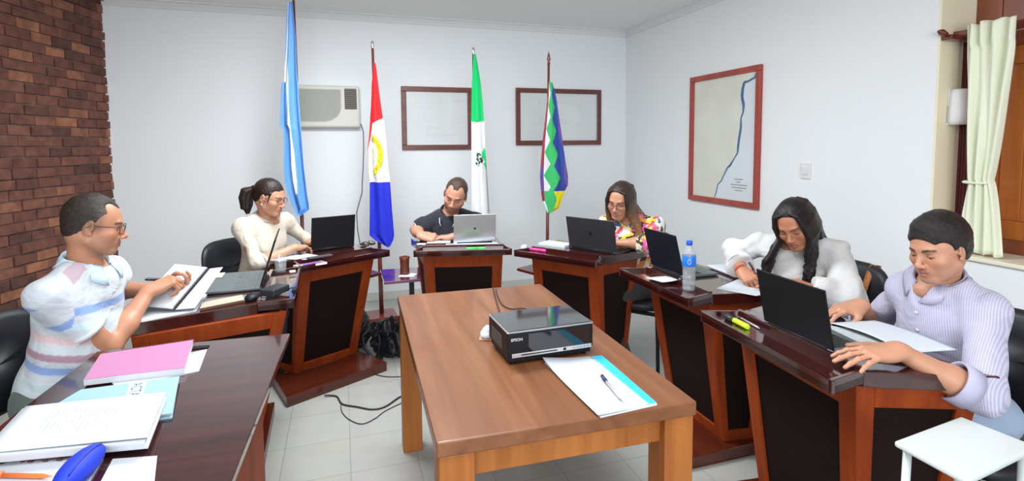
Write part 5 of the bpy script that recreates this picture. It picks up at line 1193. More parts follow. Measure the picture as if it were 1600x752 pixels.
# ------------------------------------------------------------------ people
def unit(v): v = np.array(v, float); return v / np.linalg.norm(v)
def rot_axis(v, ax, a):
    ax = unit(ax); v = np.array(v, float); return v * math.cos(a) + np.cross(ax, v) * math.sin(a) + ax * (ax @ v) * (1 - math.cos(a))
def head_frame(yaw, pitch, roll):
    y, p, r = (math.radians(a) for a in (yaw, pitch, roll))
    f = np.array([math.cos(y) * math.cos(p), math.sin(y) * math.cos(p), -math.sin(p)]); rt = unit(np.cross(f, [0, 0, 1]))
    rt = rot_axis(rt, f, r); up = np.cross(rt, f)
    return np.stack([rt, f, up], 1)
def ik(S_, W_, l1, l2, hint):
    S_ = np.array(S_, float); W_ = np.array(W_, float); d = W_ - S_; L_ = np.linalg.norm(d)
    if L_ > l1 + l2 - 0.005: l1, l2 = l1 * (L_ + 0.005) / (l1 + l2), l2 * (L_ + 0.005) / (l1 + l2)
    u = d / L_; a = (l1 * l1 - l2 * l2 + L_ * L_) / (2 * L_); h = math.sqrt(max(0, l1 * l1 - a * a))
    n = np.array(hint, float); n = unit(n - u * (n @ u)); return S_ + u * a + n * h
class LF:
    """a field seen through a local frame"""
    def __init__(s, F, c, R, sc=1.0): s.F, s.c, s.R, s.s = F, np.array(c, float), R, sc
    def p(s, q): return s.c + s.R @ (np.array(q, float) * s.s)
    def cone(s, a, b, ra, rb, k=0.01, mode='u', flat=None):
        s.F.cone(s.p(a), s.p(b), ra * s.s, rb * s.s, k * s.s, mode, None if flat is None else (s.R @ unit(flat[0]), flat[1])); return s
    def ell(s, c, r, k=0.01, mode='u', rot=None):
        R = s.R if rot is None else s.R @ rot; s.F.ell(s.p(c), np.array(r) * s.s, R, k * s.s, mode); return s
    def both(s, fn):
        for g in (-1, 1): fn(g)
        return s
    def loc(s, V): return ((V - s.c) @ s.R) / s.s
def rx(a): a = math.radians(a); return np.array([[1, 0, 0], [0, math.cos(a), -math.sin(a)], [0, math.sin(a), math.cos(a)]])
def rzm(a): a = math.radians(a); return np.array([[math.cos(a), -math.sin(a), 0], [math.sin(a), math.cos(a), 0], [0, 0, 1]])
def sst(x, a, b): t_ = np.clip((x - a) / (b - a), 0, 1); return t_ * t_ * (3 - 2 * t_)

def build_head(sp):
    c = np.array(sp['head']); R = head_frame(*sp['hrot']); sc = sp.get('hs', 1.0); fem = sp['fem']; Nb = np.array(sp['neck'])
    ext = 0.15 * sc; lo = np.minimum(c - ext, Nb - 0.09); hi = np.maximum(c + ext, Nb + 0.09)
    F = Field(lo, hi, sp.get('hh', 0.0030)); L = LF(F, c, R, sc)
    jw = 0.92 if fem else 1.0
    L.ell((0, -0.014, 0.034), (0.0735, 0.092, 0.084), 0.0)
    L.ell((0, 0.022, 0.000), (0.0660, 0.066, 0.088), 0.03)
    L.ell((0, 0.030, -0.052), (0.050 * jw, 0.052, 0.054), 0.03)
    L.ell((0, -0.045, -0.020), (0.056, 0.050, 0.060), 0.03)
    L.both(lambda g: L.cone((g * 0.055 * jw, 0.000, -0.058), (g * 0.020, 0.066, -0.096), 0.015, 0.0155, 0.028))
    if fem: L.both(lambda g: L.ell((g * 0.033, 0.050, -0.048), (0.024, 0.026, 0.030), 0.02))
    else: L.both(lambda g: L.ell((g * 0.034, 0.046, -0.055), (0.022, 0.026, 0.032), 0.02))
    L.ell((0, 0.073, -0.097), (0.019 * jw, 0.015, 0.015), 0.02)
    L.both(lambda g: L.ell((g * 0.043, 0.058, -0.026), (0.021, 0.021, 0.018), 0.022))
    L.cone((-0.030, 0.0800, 0.0185), (0.030, 0.0800, 0.0185), 0.0095, 0.0095, 0.018)
    L.both(lambda g: L.ell((g * 0.0315, 0.100, -0.001), (0.0185, 0.0165, 0.0125), 0.012, 's'))
    L.both(lambda g: L.ell((g * 0.0315, 0.0735, -0.001), (0.0140, 0.0118, 0.0112), 0.003))
    nz = 0.9 if fem else 1.0
    L.cone((0, 0.084, 0.010), (0, 0.107 * (1.0 if not fem else 0.985), -0.030), 0.0068 * nz, 0.0098 * nz, 0.011)
    L.ell((0, 0.1080 * (1.0 if not fem else 0.985), -0.0345), (0.0108 * nz, 0.0110 * nz, 0.0095 * nz), 0.007)
    L.both(lambda g: L.ell((g * 0.0125 * nz, 0.0985, -0.0385), (0.0078, 0.0100, 0.0070), 0.006))
    L.both(lambda g: L.ell((g * 0.0065, 0.1045, -0.0465), (0.0034, 0.0050, 0.0035), 0.003, 's'))
    L.ell((0, 0.076, -0.062), (0.0270, 0.0190, 0.0230), 0.014)
    L.cone((-0.019, 0.0865, -0.0630), (0, 0.0950, -0.0600), 0.0036, 0.0048, 0.004); L.cone((0.019, 0.0865, -0.0630), (0, 0.0950, -0.0600), 0.0036, 0.0048, 0.004)
    L.cone((-0.015, 0.0865, -0.0710), (0, 0.0935, -0.0728), 0.0042, 0.0058, 0.005); L.cone((0.015, 0.0865, -0.0710), (0, 0.0935, -0.0728), 0.0042, 0.0058, 0.005)
    L.cone((-0.022, 0.0895, -0.0665), (0, 0.1005, -0.0660), 0.0012, 0.0018, 0.003, 's'); L.cone((0.022, 0.0895, -0.0665), (0, 0.1005, -0.0660), 0.0012, 0.0018, 0.003, 's')
    for g in (-1, 1):
        Re = rzm(-g * 22) @ rx(-12)
        L.ell((g * 0.0765, -0.006, -0.004), (0.0072, 0.0180, 0.0310), 0.006, rot=Re)
        L.ell((g * 0.0850, -0.004, 0.003), (0.0060, 0.0105, 0.0175), 0.004, 's', rot=Re)
        L.ell((g * 0.0770, 0.003, -0.028), (0.0058, 0.0080, 0.0080), 0.004)
        L.ell((g * 0.0770, 0.009, -0.006), (0.0050, 0.0050, 0.0070), 0.004)
    # neck in the direction of the neck base
    nr = 0.046 if fem else 0.054
    up0 = L.p((0, -0.022, -0.045)); F.cone(up0, Nb, nr * sc, (nr + 0.006) * sc, 0.022)
    F.ell(Nb - np.array([0, 0, 0.03]), (0.085, 0.075, 0.045), k=0.03)
    V, Q = F.mesh(); V = relax(V, Q, 1, 0.35); l = L.loc(V); x, y, z = l.T; ax = np.abs(x)
    n_ = np.random.RandomState(3)
    sk = np.array(sp['skin']); col = np.tile(sk, (len(V), 1))
    def mix(c2, w): 
        nonlocal col; w = np.clip(w, 0, 1)[:, None]; col = col * (1 - w) + np.array(c2) * w
    front = sst(y, 0.03, 0.06)
    mix(sk * np.array([1.03, 0.86, 0.82]), 0.55 * np.exp(-(((ax - 0.042) / 0.020) ** 2 + ((z + 0.032) / 0.018) ** 2)) * front)
    mix(sk * np.array([1.02, 0.84, 0.80]), 0.5 * np.exp(-((x / 0.014) ** 2 + ((z + 0.036) / 0.012) ** 2)) * sst(y, 0.09, 0.1))
    lips = sp.get('lips', (0.36, 0.12, 0.10)); zl = -0.0665 + 0.0 * x
    lw = np.exp(-((ax / 0.0215) ** 6)) * np.exp(-(((z + 0.0662) / 0.0085) ** 6)) * sst(y, 0.082, 0.088); mix(lips, lw * sp.get('lipw', 0.75))
    mix(np.array(lips) * 0.35, np.exp(-((ax / 0.021) ** 6)) * np.exp(-(((z + 0.0663) / 0.0018) ** 2)) * sst(y, 0.08, 0.088) * 0.8)
    hc = np.array(sp['hair_col'])
    if sp.get('beard'):
        st, bcol = sp['beard']; zb = -0.030 - 0.020 * sst(y, 0.03, 0.075)
        w = sst(-z, -zb - 0.004, -zb + 0.012) * sst(y, -0.01, 0.02) * (1 - sst(-z, 0.118, 0.135))
        mouth = 1 - np.exp(-((ax / 0.022) ** 4)) * np.exp(-(((z + 0.066) / 0.008) ** 4))
        must = np.exp(-((ax / 0.026) ** 4)) * np.exp(-(((z + 0.054) / 0.006) ** 2)) * sst(y, 0.07, 0.085)
        mix(bcol, np.clip(np.maximum(w, must), 0, 1) * mouth * st * (0.85 + 0.15 * np.sin(x * 900) * np.sin(z * 800)))
    # eyebrows, lashes, eyelid crease
    bz_ = 0.0185 + 0.0045 * np.exp(-(((ax - 0.034) / 0.012) ** 2)) - 0.10 * np.maximum(ax - 0.040, 0)
    bw_ = (0.0034 if fem else 0.0048)
    bm = np.exp(-(((z - bz_) / bw_) ** 4)) * sst(ax, 0.010, 0.015) * (1 - sst(ax, 0.046, 0.052)) * sst(y, 0.045, 0.055)
    mix(hc * 0.8, bm * sp.get('brow', 0.9))
    lz = -0.0055 + 0.25 * (ax - 0.0315) ** 2 / 0.012
    lm = np.exp(-(((z - lz) / 0.0022) ** 2)) * np.exp(-(((ax - 0.0315) / 0.0135) ** 6)) * sst(y, 0.06, 0.07)
    mix((0.02, 0.012, 0.01), lm * 0.95)
    mix(sk * 0.62, np.exp(-(((z - 0.0075) / 0.0022) ** 2)) * np.exp(-(((ax - 0.0315) / 0.014) ** 6)) * sst(y, 0.06, 0.07) * 0.5)
    if sp.get('scalp'): # cropped hair shading on the scalp sides
        mix(hc, sp['scalp'] * sst(z, -0.03, 0.0) * (1 - sst(y, 0.02, 0.05)) )
    return V, Q, col, L

FING = [(0.089, 0.029, 0.0088, (0.043, 0.026, 0.020)), (0.092, 0.0085, 0.0090, (0.047, 0.030, 0.021)), (0.088, -0.0115, 0.0086, (0.043, 0.028, 0.020)), (0.080, -0.030, 0.0077, (0.034, 0.021, 0.018))]
POSE = {
    'flat': ([(6, 14, 8), (4, 12, 8), (6, 14, 8), (10, 16, 10)], [9, 2, -6, -15], [(0.052, 0.050, -0.006), (0.080, 0.068, -0.012), (0.103, 0.076, -0.014)]),
    'type': ([(22, 34, 18), (24, 34, 18), (28, 36, 18), (30, 34, 18)], [6, 1, -4, -9], [(0.052, 0.044, -0.020), (0.078, 0.050, -0.034), (0.098, 0.050, -0.040)]),
    'mouse': ([(14, 26, 14), (18, 28, 14), (34, 40, 20), (40, 40, 20)], [7, 1, -5, -12], [(0.050, 0.048, -0.022), (0.074, 0.058, -0.036), (0.094, 0.056, -0.042)]),
    'pen': ([(42, 44, 16), (54, 56, 26), (66, 70, 34), (72, 70, 34)], [2, 0, -3, -6], [(0.052, 0.042, -0.026), (0.084, 0.040, -0.044), (0.108, 0.026, -0.054)]),
    'hold': ([(30, 44, 30), (36, 50, 32), (42, 54, 34), (48, 54, 34)], [4, 0, -4, -8], [(0.052, 0.040, -0.030), (0.080, 0.040, -0.052), (0.102, 0.028, -0.058)]),
}
def build_hand(elbow, wrist, fdir, dorsal, side, pose, skin, fem=False, hh=0.0026, shoulder=None):
    """side: +1 right hand, -1 left hand; returns mesh and the local frame"""
    x = unit(fdir); z = np.array(dorsal, float); z = unit(z - x * (z @ x)); y = np.cross(z, x) * side      # y = thumb side
    R = np.stack([x, y, z], 1); sc = 0.90 if fem else 1.0
    curls, splay, thumb = POSE[pose]
    W_ = np.array(wrist, float); E_ = np.array(elbow, float)
    lo = np.minimum(E_, W_) - 0.06; hi = np.maximum(E_, W_) + 0.06; tip = W_ + x * 0.2 * sc
    lo = np.minimum(lo, tip - 0.06); hi = np.maximum(hi, tip + 0.06); lo = np.minimum(lo, W_ - 0.11); hi = np.maximum(hi, W_ + 0.11)
    if shoulder is not None:
        up_ = E_ + (np.array(shoulder) - E_) * 0.62; lo = np.minimum(lo, up_ - 0.06); hi = np.maximum(hi, up_ + 0.06)
    # two fields: fine hand, forearm included (trimmed at the elbow side)
    F = Field(lo, hi, hh); L = LF(F, W_, R, sc); nails = []
    fr = 0.90 if fem else 1.0
    mid = W_ + (E_ - W_) * 0.62
    F.cone(W_, mid, 0.0265 * fr, 0.043 * fr, 0.0, flat=(z, 0.86)); F.cone(mid, E_, 0.042 * fr, 0.037 * fr, 0.02)
    if shoulder is not None: F.cone(E_, up_, 0.038 * fr, 0.046 * fr, 0.02)
    L.cone((0.0, 0.004, 0), (0.030, 0.012, -0.004), 0.0265, 0.024, 0.02, flat=((0, 0, 1), 0.68)); L.cone((0.0, -0.006, 0), (0.030, -0.014, -0.003), 0.0255, 0.023, 0.02, flat=((0, 0, 1), 0.68))
    tipsP = []
    for i, (x0, y0, r, seg) in enumerate(FING):
        a = math.radians(splay[i]); L.cone((0.020, y0 * 0.62, -0.002), (x0, y0, 0.0), 0.0140, r * 1.22, 0.014)
        p = np.array([x0, y0, 0.0]); cum = 0
        for j in range(3):
            cum += math.radians(curls[i][j]); d = np.array([math.cos(cum) * math.cos(a), math.sin(a) * math.cos(cum), -math.sin(cum)]); q = p + d * seg[j]
            r0, r1 = r * (1.0 - 0.08 * j), r * (1.0 - 0.08 * (j + 1)) * (0.94 if j == 2 else 1.0)
            L.cone(tuple(p), tuple(q), r0, r1, 0.0035 if j else 0.006); 
            L.ell(tuple(p + np.array([0, 0, 0.0015])), (r0 * 1.05,) * 3, 0.003)
            p = q
        tipsP.append((p, d, r, cum))
    T0 = (0.014, 0.017, -0.012); L.cone(T0, thumb[0], 0.0165, 0.0125, 0.014); L.cone(thumb[0], thumb[1], 0.0112, 0.0100, 0.006); L.cone(thumb[1], thumb[2], 0.0102, 0.0082, 0.004)
    L.ell((0.045, 0.030, -0.008), (0.030, 0.014, 0.013), 0.014)   # thenar
    L.ell((0.040, -0.022, -0.008), (0.034, 0.013, 0.013), 0.012)  # hypothenar
    V, Q = F.mesh(); V = relax(V, Q, 1, 0.3); l = L.loc(V); sk = np.array(skin); col = np.tile(sk, (len(V), 1))
    for p, d, r, cum in tipsP:
        nrm = np.array([math.sin(cum), 0, math.cos(cum)]); c0 = p - d * 0.002 + nrm * r * 0.75
        w = np.exp(-((((l - c0) / np.array([0.0075, 0.0055, 0.0075])) ** 2).sum(1)) ** 2)[:, None] * 0.6; col = col * (1 - w) + np.minimum(sk * np.array([1.15, 1.05, 1.05]), 0.9) * w
    kn = np.zeros(len(V))
    for x0, y0, r, seg in FING: kn += np.exp(-(((l[:, 0] - x0) / 0.008) ** 2 + ((l[:, 1] - y0) / 0.007) ** 2 + ((l[:, 2] - 0.01) / 0.01) ** 2))
    w = np.clip(kn, 0, 1)[:, None] * 0.3; col = col * (1 - w) + sk * np.array([1.02, 0.82, 0.78]) * w
    return V, Q, col, L

def skin_mat():
    if 'skin' in MATS: return MATS['skin']
    m = bpy.data.materials.new('skin'); t, b = nt(m); a = t.nodes.new('ShaderNodeAttribute'); a.attribute_name = 'col'
    tc = t.nodes.new('ShaderNodeTexCoord'); n = t.nodes.new('ShaderNodeTexNoise'); n.inputs['Scale'].default_value = 90; n.inputs['Detail'].default_value = 4
    t.links.new(tc.outputs['Object'], n.inputs['Vector'])
    bp = t.nodes.new('ShaderNodeBump'); bp.inputs['Strength'].default_value = 0.15; bp.inputs['Distance'].default_value = 0.001; t.links.new(n.outputs['Fac'], bp.inputs['Height']); t.links.new(bp.outputs[0], b.inputs['Normal'])
    t.links.new(a.outputs['Color'], b.inputs['Base Color']); b.inputs['Roughness'].default_value = 0.48
    b.inputs['Subsurface Weight'].default_value = 0.05; b.inputs['Subsurface Radius'].default_value = (0.012, 0.005, 0.003); b.inputs['Subsurface Scale'].default_value = 0.2
    MATS['skin'] = m; return m
def cloth_mat(name, rough=0.8, kind=None, cols=None):
    if name in MATS: return MATS[name]
    m = bpy.data.materials.new(name); t, b = nt(m); L = t.links.new
    a = t.nodes.new('ShaderNodeAttribute'); a.attribute_name = 'col'; out = a.outputs['Color']; tc = t.nodes.new('ShaderNodeTexCoord')
    if kind == 'floral':
        v = t.nodes.new('ShaderNodeTexVoronoi'); v.inputs['Scale'].default_value = 34; v.inputs['Randomness'].default_value = 1.0
        n0 = t.nodes.new('ShaderNodeTexNoise'); n0.inputs['Scale'].default_value = 30; L(tc.outputs['Object'], n0.inputs['Vector'])
        mx = t.nodes.new('ShaderNodeMixRGB'); mx.inputs[0].default_value = 0.07; L(tc.outputs['Object'], mx.inputs[1]); L(n0.outputs['Color'], mx.inputs[2]); L(mx.outputs[0], v.inputs['Vector'])
        sx = t.nodes.new('ShaderNodeSeparateColor'); L(v.outputs['Color'], sx.inputs[0])
        cr = t.nodes.new('ShaderNodeValToRGB'); cr.color_ramp.interpolation = 'CONSTANT'; L(sx.outputs[0], cr.inputs[0]); e = cr.color_ramp.elements
        cl = [(0, (0.80, 0.74, 0.66)), (0.20, (0.03, 0.025, 0.03)), (0.34, (0.72, 0.05, 0.08)), (0.46, (0.85, 0.80, 0.72)), (0.60, (0.70, 0.12, 0.30)), (0.70, (0.05, 0.16, 0.30)), (0.78, (0.80, 0.62, 0.03)), (0.90, (0.60, 0.22, 0.06))]
        e[0].position = 0; e[0].color = (*cl[0][1], 1); e[1].position = cl[1][0]; e[1].color = (*cl[1][1], 1)
        for p, c in cl[2:]: x = e.new(p); x.color = (*c, 1)
        out = cr.outputs[0]
    if kind == 'pinstripe':
        at = t.nodes.new('ShaderNodeAttribute'); at.attribute_name = 'u'
        ml = t.nodes.new('ShaderNodeMath'); ml.operation = 'MULTIPLY'; ml.inputs[1].default_value = 2 * PI / 0.007; L(at.outputs['Fac'], ml.inputs[0])
        s = t.nodes.new('ShaderNodeMath'); s.operation = 'SINE'; L(ml.outputs[0], s.inputs[0])
        mr = t.nodes.new('ShaderNodeMapRange'); mr.inputs[1].default_value = -1; mr.inputs[2].default_value = 1; mr.inputs[3].default_value = 0.0; mr.inputs[4].default_value = 0.45; L(s.outputs[0], mr.inputs[0])
        mx = t.nodes.new('ShaderNodeMixRGB'); L(mr.outputs[0], mx.inputs[0]); L(a.outputs['Color'], mx.inputs[1]); mx.inputs[2].default_value = (0.72, 0.70, 0.80, 1); out = mx.outputs[0]
    L(out, b.inputs['Base Color']); b.inputs['Roughness'].default_value = rough; b.inputs['Sheen Weight'].default_value = 0.15
    n = t.nodes.new('ShaderNodeTexNoise'); n.inputs['Scale'].default_value = 8; n.inputs['Detail'].default_value = 2.5; n.inputs['Distortion'].default_value = 2.2; L(tc.outputs['Object'], n.inputs['Vector'])
    bp = t.nodes.new('ShaderNodeBump'); bp.inputs['Strength'].default_value = 0.42; bp.inputs['Distance'].default_value = 0.020; L(n.outputs['Fac'], bp.inputs['Height']); L(bp.outputs[0], b.inputs['Normal'])
    MATS[name] = m; return m
def hair_mat(name, rough=0.38):
    if name in MATS: return MATS[name]
    m = bpy.data.materials.new(name); t, b = nt(m); L = t.links.new
    a = t.nodes.new('ShaderNodeAttribute'); a.attribute_name = 'col'; L(a.outputs['Color'], b.inputs['Base Color']); b.inputs['Roughness'].default_value = rough; b.inputs['Specular IOR Level'].default_value = 0.35
    u = t.nodes.new('ShaderNodeAttribute'); u.attribute_name = 'hu'
    n = t.nodes.new('ShaderNodeTexNoise'); n.inputs['Scale'].default_value = 1.0; n.inputs['Detail'].default_value = 5; L(u.outputs['Color'], n.inputs['Vector'])
    bp = t.nodes.new('ShaderNodeBump'); bp.inputs['Strength'].default_value = 0.8; bp.inputs['Distance'].default_value = 0.004; L(n.outputs['Fac'], bp.inputs['Height']); L(bp.outputs[0], b.inputs['Normal'])
    MATS[name] = m; return m

def capcone(F, a, b, ra, rb, k, flat=None):
    """sleeve piece with flat ends"""
    a = np.array(a, float); b = np.array(b, float); ab = b - a; L2 = ab @ ab; Ln = math.sqrt(L2)
    def fn(X, Y, Z):
        px, py, pz = X - a[0], Y - a[1], Z - a[2]; t = (px * ab[0] + py * ab[1] + pz * ab[2]) / L2
        qx, qy, qz = px - ab[0] * t, py - ab[1] * t, pz - ab[2] * t; tc = np.clip(t, 0, 1)
        d = np.sqrt(qx * qx + qy * qy + qz * qz) - (ra + (rb - ra) * tc)
        return np.maximum(d, np.maximum(-t, t - 1) * Ln)
    r = max(ra, rb); F.comb(fn, np.minimum(a, b) - r, np.maximum(a, b) + r, k)
def collar(sp, parent, m, Nb, axis, f, fld=None, r=0.064, stand=0.030, fall=0.038, point=0.045, gap=20, tip_mat=None, lift=0.0):
    """folded shirt collar around the neck"""
    U = unit(axis); Fv = unit(f - U * (f @ U)); Rt = np.cross(Fv, U); c = np.array(Nb) + U * lift
    N = 40; rings = []; edge = []
    for i in range(N + 1):
        th = math.radians(gap + (360 - 2 * gap) * i / N); fr = math.cos(th)       # 1 at the front
        d = Fv * math.cos(th) + Rt * math.sin(th); w = max(0.0, fr) ** 1.5; end = min(i, N - i) / N
        rr = r * (1.0 + 0.05 * fr); pt = point * max(0, 1 - end * 7) ** 1.0
        dr = -0.026 * w; fl = fall + pt * 0.6
        P = [c + d * rr + U * (dr - 0.006), c + d * (rr - 0.001) + U * (dr + stand * 0.6), c + d * (rr + 0.001) + U * (dr + stand), c + d * (rr + 0.006) + U * (dr + stand + 0.002), c + d * (rr + 0.011) + U * (dr + stand - 0.010), c + d * (rr + 0.015 + 0.006 * w) + U * (dr + stand - fl * 0.6), c + d * (rr + 0.018 + 0.008 * w) + U * (dr + stand - fl)]
        if fld is not None:
            for j in (3, 4, 5, 6):
                for _ in range(4):
                    dv = fld.at(P[j]); need = 0.0035 + 0.002 * (j == 6)
                    if dv < need:
                        e_ = 0.004; g_ = np.array([fld.at(P[j] + np.eye(3)[q] * e_) - fld.at(P[j] - np.eye(3)[q] * e_) for q in range(3)]); gn = np.linalg.norm(g_)
                        if gn > 1e-6: P[j] = P[j] + g_ / gn * (need - dv)
        rings.append([tuple(p) for p in P]); edge.append(tuple(P[-1]))
    mb = MB(); mb.loft(rings, False, False, True); o = mb.build('collar', m, parent, world=True)
    md = o.modifiers.new('th', 'SOLIDIFY'); md.thickness = 0.0035; md.offset = 0
    if tip_mat:
        mb = MB(); mb.tube(edge, 0.0028, 6); mb.build('collar_edge', tip_mat, o, world=True)
    return o
def ringband(parent, c, axis, r, w, m, name='cuff', flat=1.0, th=0.004):
    U = unit(axis); A_ = unit(np.cross(U, [0.3, 0.2, 1])); B_ = np.cross(U, A_); mb = MB(); rings = []
    for (rr, h) in ((r, -w / 2), (r + th, -w / 2), (r + th * 1.2, 0), (r + th, w / 2), (r, w / 2), (r - 0.002, 0)):
        rings.append([tuple(np.array(c) + (A_ * math.cos(a) + B_ * math.sin(a)) * rr + U * h) for a in np.linspace(0, 2 * PI, 29)[:-1]])
    rings.append(rings[0]); mb.loft(rings, True, False, True); return mb.build(name, m, parent, world=True)
def glasses(L, parent, m, shape='rect'):
    def P(q): return tuple(L.p(q))
    mb = MB()
    for g in (-1, 1):
        cx = g * 0.0325; hw, hh = (0.0255, 0.0165) if shape == 'rect' else (0.0245, 0.0190); pts = []
        for a in np.linspace(0, 2 * PI, 29):
            e = 0.6 if shape == 'rect' else 0.8; c_, s_ = math.cos(a), math.sin(a)
            X_ = cx + hw * abs(c_) ** e * (1 if c_ > 0 else -1); pts.append(P((X_, 0.1035 - 1.6 * (abs(X_) - 0.01) ** 2 * 3.0, -0.003 + hh * abs(s_) ** e * (1 if s_ > 0 else -1))))
        mb.tube(pts, 0.0013, 6)
        mb.tube([P((g * 0.0575, 0.0935, 0.006)), P((g * 0.070, 0.080, 0.007)), P((g * 0.0775, 0.03, 0.006)), P((g * 0.0790, 0.000, 0.006)), P((g * 0.078, -0.014, -0.006))], 0.0015, 6)
    mb.tube([P((-0.0085, 0.1035, 0.001)), P((0, 0.1065, 0.004)), P((0.0085, 0.1035, 0.001))], 0.0013, 6)
    return mb.build('glasses', m, parent, world=True)

def person(sp):
    fem = sp['fem']; N = np.array(sp['neck'], float); by = math.radians(sp['body_yaw']); f = np.array([math.cos(by), math.sin(by), 0]); rt = np.array([f[1], -f[0], 0.0])
    lean = sp['lean']; Pv = np.array([N[0], N[1], 0]) - f * lean; Pv[2] = sp.get('pelvis', 0.545); size = sp.get('size', 1.0)
    root = thing('person', sp['label'], 'person', (Pv[0], Pv[1], 0))
    U = unit(N - Pv); Ff = unit(f - U * (f @ U)); Rb = np.stack([rt, Ff, U], 1); T_ = lambda a, b, c: Pv + rt * a + Ff * b + U * c
    H = np.linalg.norm(N - Pv); sw = sp.get('sw', (0.165 if fem else 0.192) * size)
    Sh = {g: N - U * (0.055 if fem else 0.070) + rt * g * sw + f * sp.get('shf', (0.0, 0.0))[0 if g > 0 else 1] + np.array([0, 0, sp.get('shz', (0, 0))[0 if g > 0 else 1]]) for g in (1, -1)}   # +1 right
    l1, l2 = (0.265, 0.235) if fem else (0.295, 0.262)
    arms = {}
    for g, key in ((1, 'R'), (-1, 'L')):
        a = sp[key]; E_ = ik(Sh[g], a['wrist'], l1, l2, a.get('hint', (rt * g * 0.6 + np.array([0, 0, -1.0])))) if 'elbow' not in a else np.array(a['elbow'], float)
        if a.get('zmin') and E_[2] < a['zmin']: E_[2] = a['zmin']
        arms[g] = (E_, np.array(a['wrist'], float), a)
    skin = sp['skin']; Vs, Qs, Cs = [], [], []; base = 0
    def put(V, Q, C):
        nonlocal base; Vs.append(V); Qs.append(Q + base); Cs.append(C); base += len(V)
    V, Q, C, LH = build_head(sp); put(V, Q, C); LHand = {}
    for g in (1, -1):
        E_, W_, a = arms[g]; fd = a.get('fdir'); fd = unit(W_ - E_) if fd is None else np.array(fd, float)
        V, Q, C, L = build_hand(E_, W_, fd, a.get('dorsal', (0, 0, 1)), g, a['pose'], skin, fem, sp.get('handh', 0.0028), Sh[g] if sp['shirt']['sleeve'] < 1 else None); put(V, Q, C); LHand[g] = L
    # inner trunk and limbs (under the clothes)
    lo = np.minimum(Pv - 0.35, np.minimum(Sh[1], Sh[-1]) - 0.35); hi = np.maximum(N + 0.25, np.maximum(Sh[1], Sh[-1]) + 0.3); lo[2] = 0.02
    for g in (1, -1): lo = np.minimum(lo, arms[g][0] - 0.08); hi = np.maximum(hi, arms[g][0] + 0.08)
    spread = sp.get('spread', 0.08); kn_f = sp.get('knee', 0.36)
    ly = math.radians(sp.get('leg_yaw', sp['body_yaw'])); lf = np.array([math.cos(ly), math.sin(ly), 0]); lr = np.array([lf[1], -lf[0], 0.0])
    Hp = {g: Pv + rt * g * 0.085 for g in (1, -1)}
    Kn = {g: Pv * np.array([1, 1, 0]) + lf * kn_f + lr * g * spread + np.array([0, 0, 0.49]) for g in (1, -1)}
    An = {g: Kn[g] * np.array([1, 1, 0]) - lf * sp.get('tuck', 0.22) + np.array([0, 0, 0.09]) for g in (1, -1)}
    for g in (1, -1): lo = np.minimum(lo, np.minimum(Kn[g], An[g]) - 0.12); hi = np.maximum(hi, np.maximum(Kn[g], An[g]) + 0.12)
    lo[2] = 0.0
    F = Field(lo, hi, 0.014)
    F.ell(T_(0, 0, H * 0.72), (0.14 * size, 0.085, 0.17), Rb, 0.0); F.ell(T_(0, 0.0, H * 0.30), (0.125 * size, 0.085, 0.16), Rb, 0.05); F.ell(T_(0, 0, 0.02), (0.145 * size, 0.10, 0.10), Rb, 0.05)
    F.cone(Sh[1], Sh[-1], 0.042, 0.042, 0.04)
    for g in (1, -1):
        F.cone(Sh[g], arms[g][0], 0.040, 0.033, 0.02); F.cone(Hp[g], Kn[g], 0.068, 0.050, 0.03); F.cone(Kn[g], An[g], 0.048, 0.033, 0.02)
    V, Q = F.mesh(); put(V, Q, np.tile(np.array(skin), (len(V), 1)))
    body = np_mesh('body', np.concatenate(Vs), np.concatenate(Qs), skin_mat(), root, {'col': np.concatenate(Cs)})
    # eyes
    mb = MB()
    for g in (-1, 1):
        M = Matrix(((*LH.R[0], 0), (*LH.R[1], 0), (*LH.R[2], 0), (0, 0, 0, 1))); M.translation = Vector(LH.p((g * 0.0315, 0.0738, -0.0042)))
        s_ = LH.s; mb.cur = 0; mb.sphere((0, 0, 0), (0.0112 * s_, 0.0112 * s_, 0.0082 * s_), 16, M); mb.cur = 1; mb.sphere((0, 0.0058 * s_, -0.0018 * s_), (0.0066 * s_, 0.0060 * s_, 0.0052 * s_), 12, M)
    mb.build('eyes', [mat('eye_white', (0.36, 0.31, 0.28), 0.3), mat('iris_brown', (0.03, 0.014, 0.008), 0.2)], root, world=True)
    # shirt
    h = sp.get('sh_h', 0.007); F = Field(lo, hi, h) if False else None
    slo = np.minimum(Pv - 0.22, np.minimum(Sh[1], Sh[-1]) - 0.16); shi = np.maximum(Pv + 0.22, np.maximum(Sh[1], Sh[-1]) + 0.16); shi = np.maximum(shi, N + 0.12)
    for g in (1, -1):
        q = arms[g][0] + (arms[g][1] - arms[g][0]) * 1.0; slo = np.minimum(slo, np.minimum(arms[g][0], q) - 0.09); shi = np.maximum(shi, np.maximum(arms[g][0], q) + 0.09)
    F = Field(slo, shi, h); S_ = sp['shirt']; pf = S_.get('puff', 0.0); fat = sp.get('fat', 0.0)
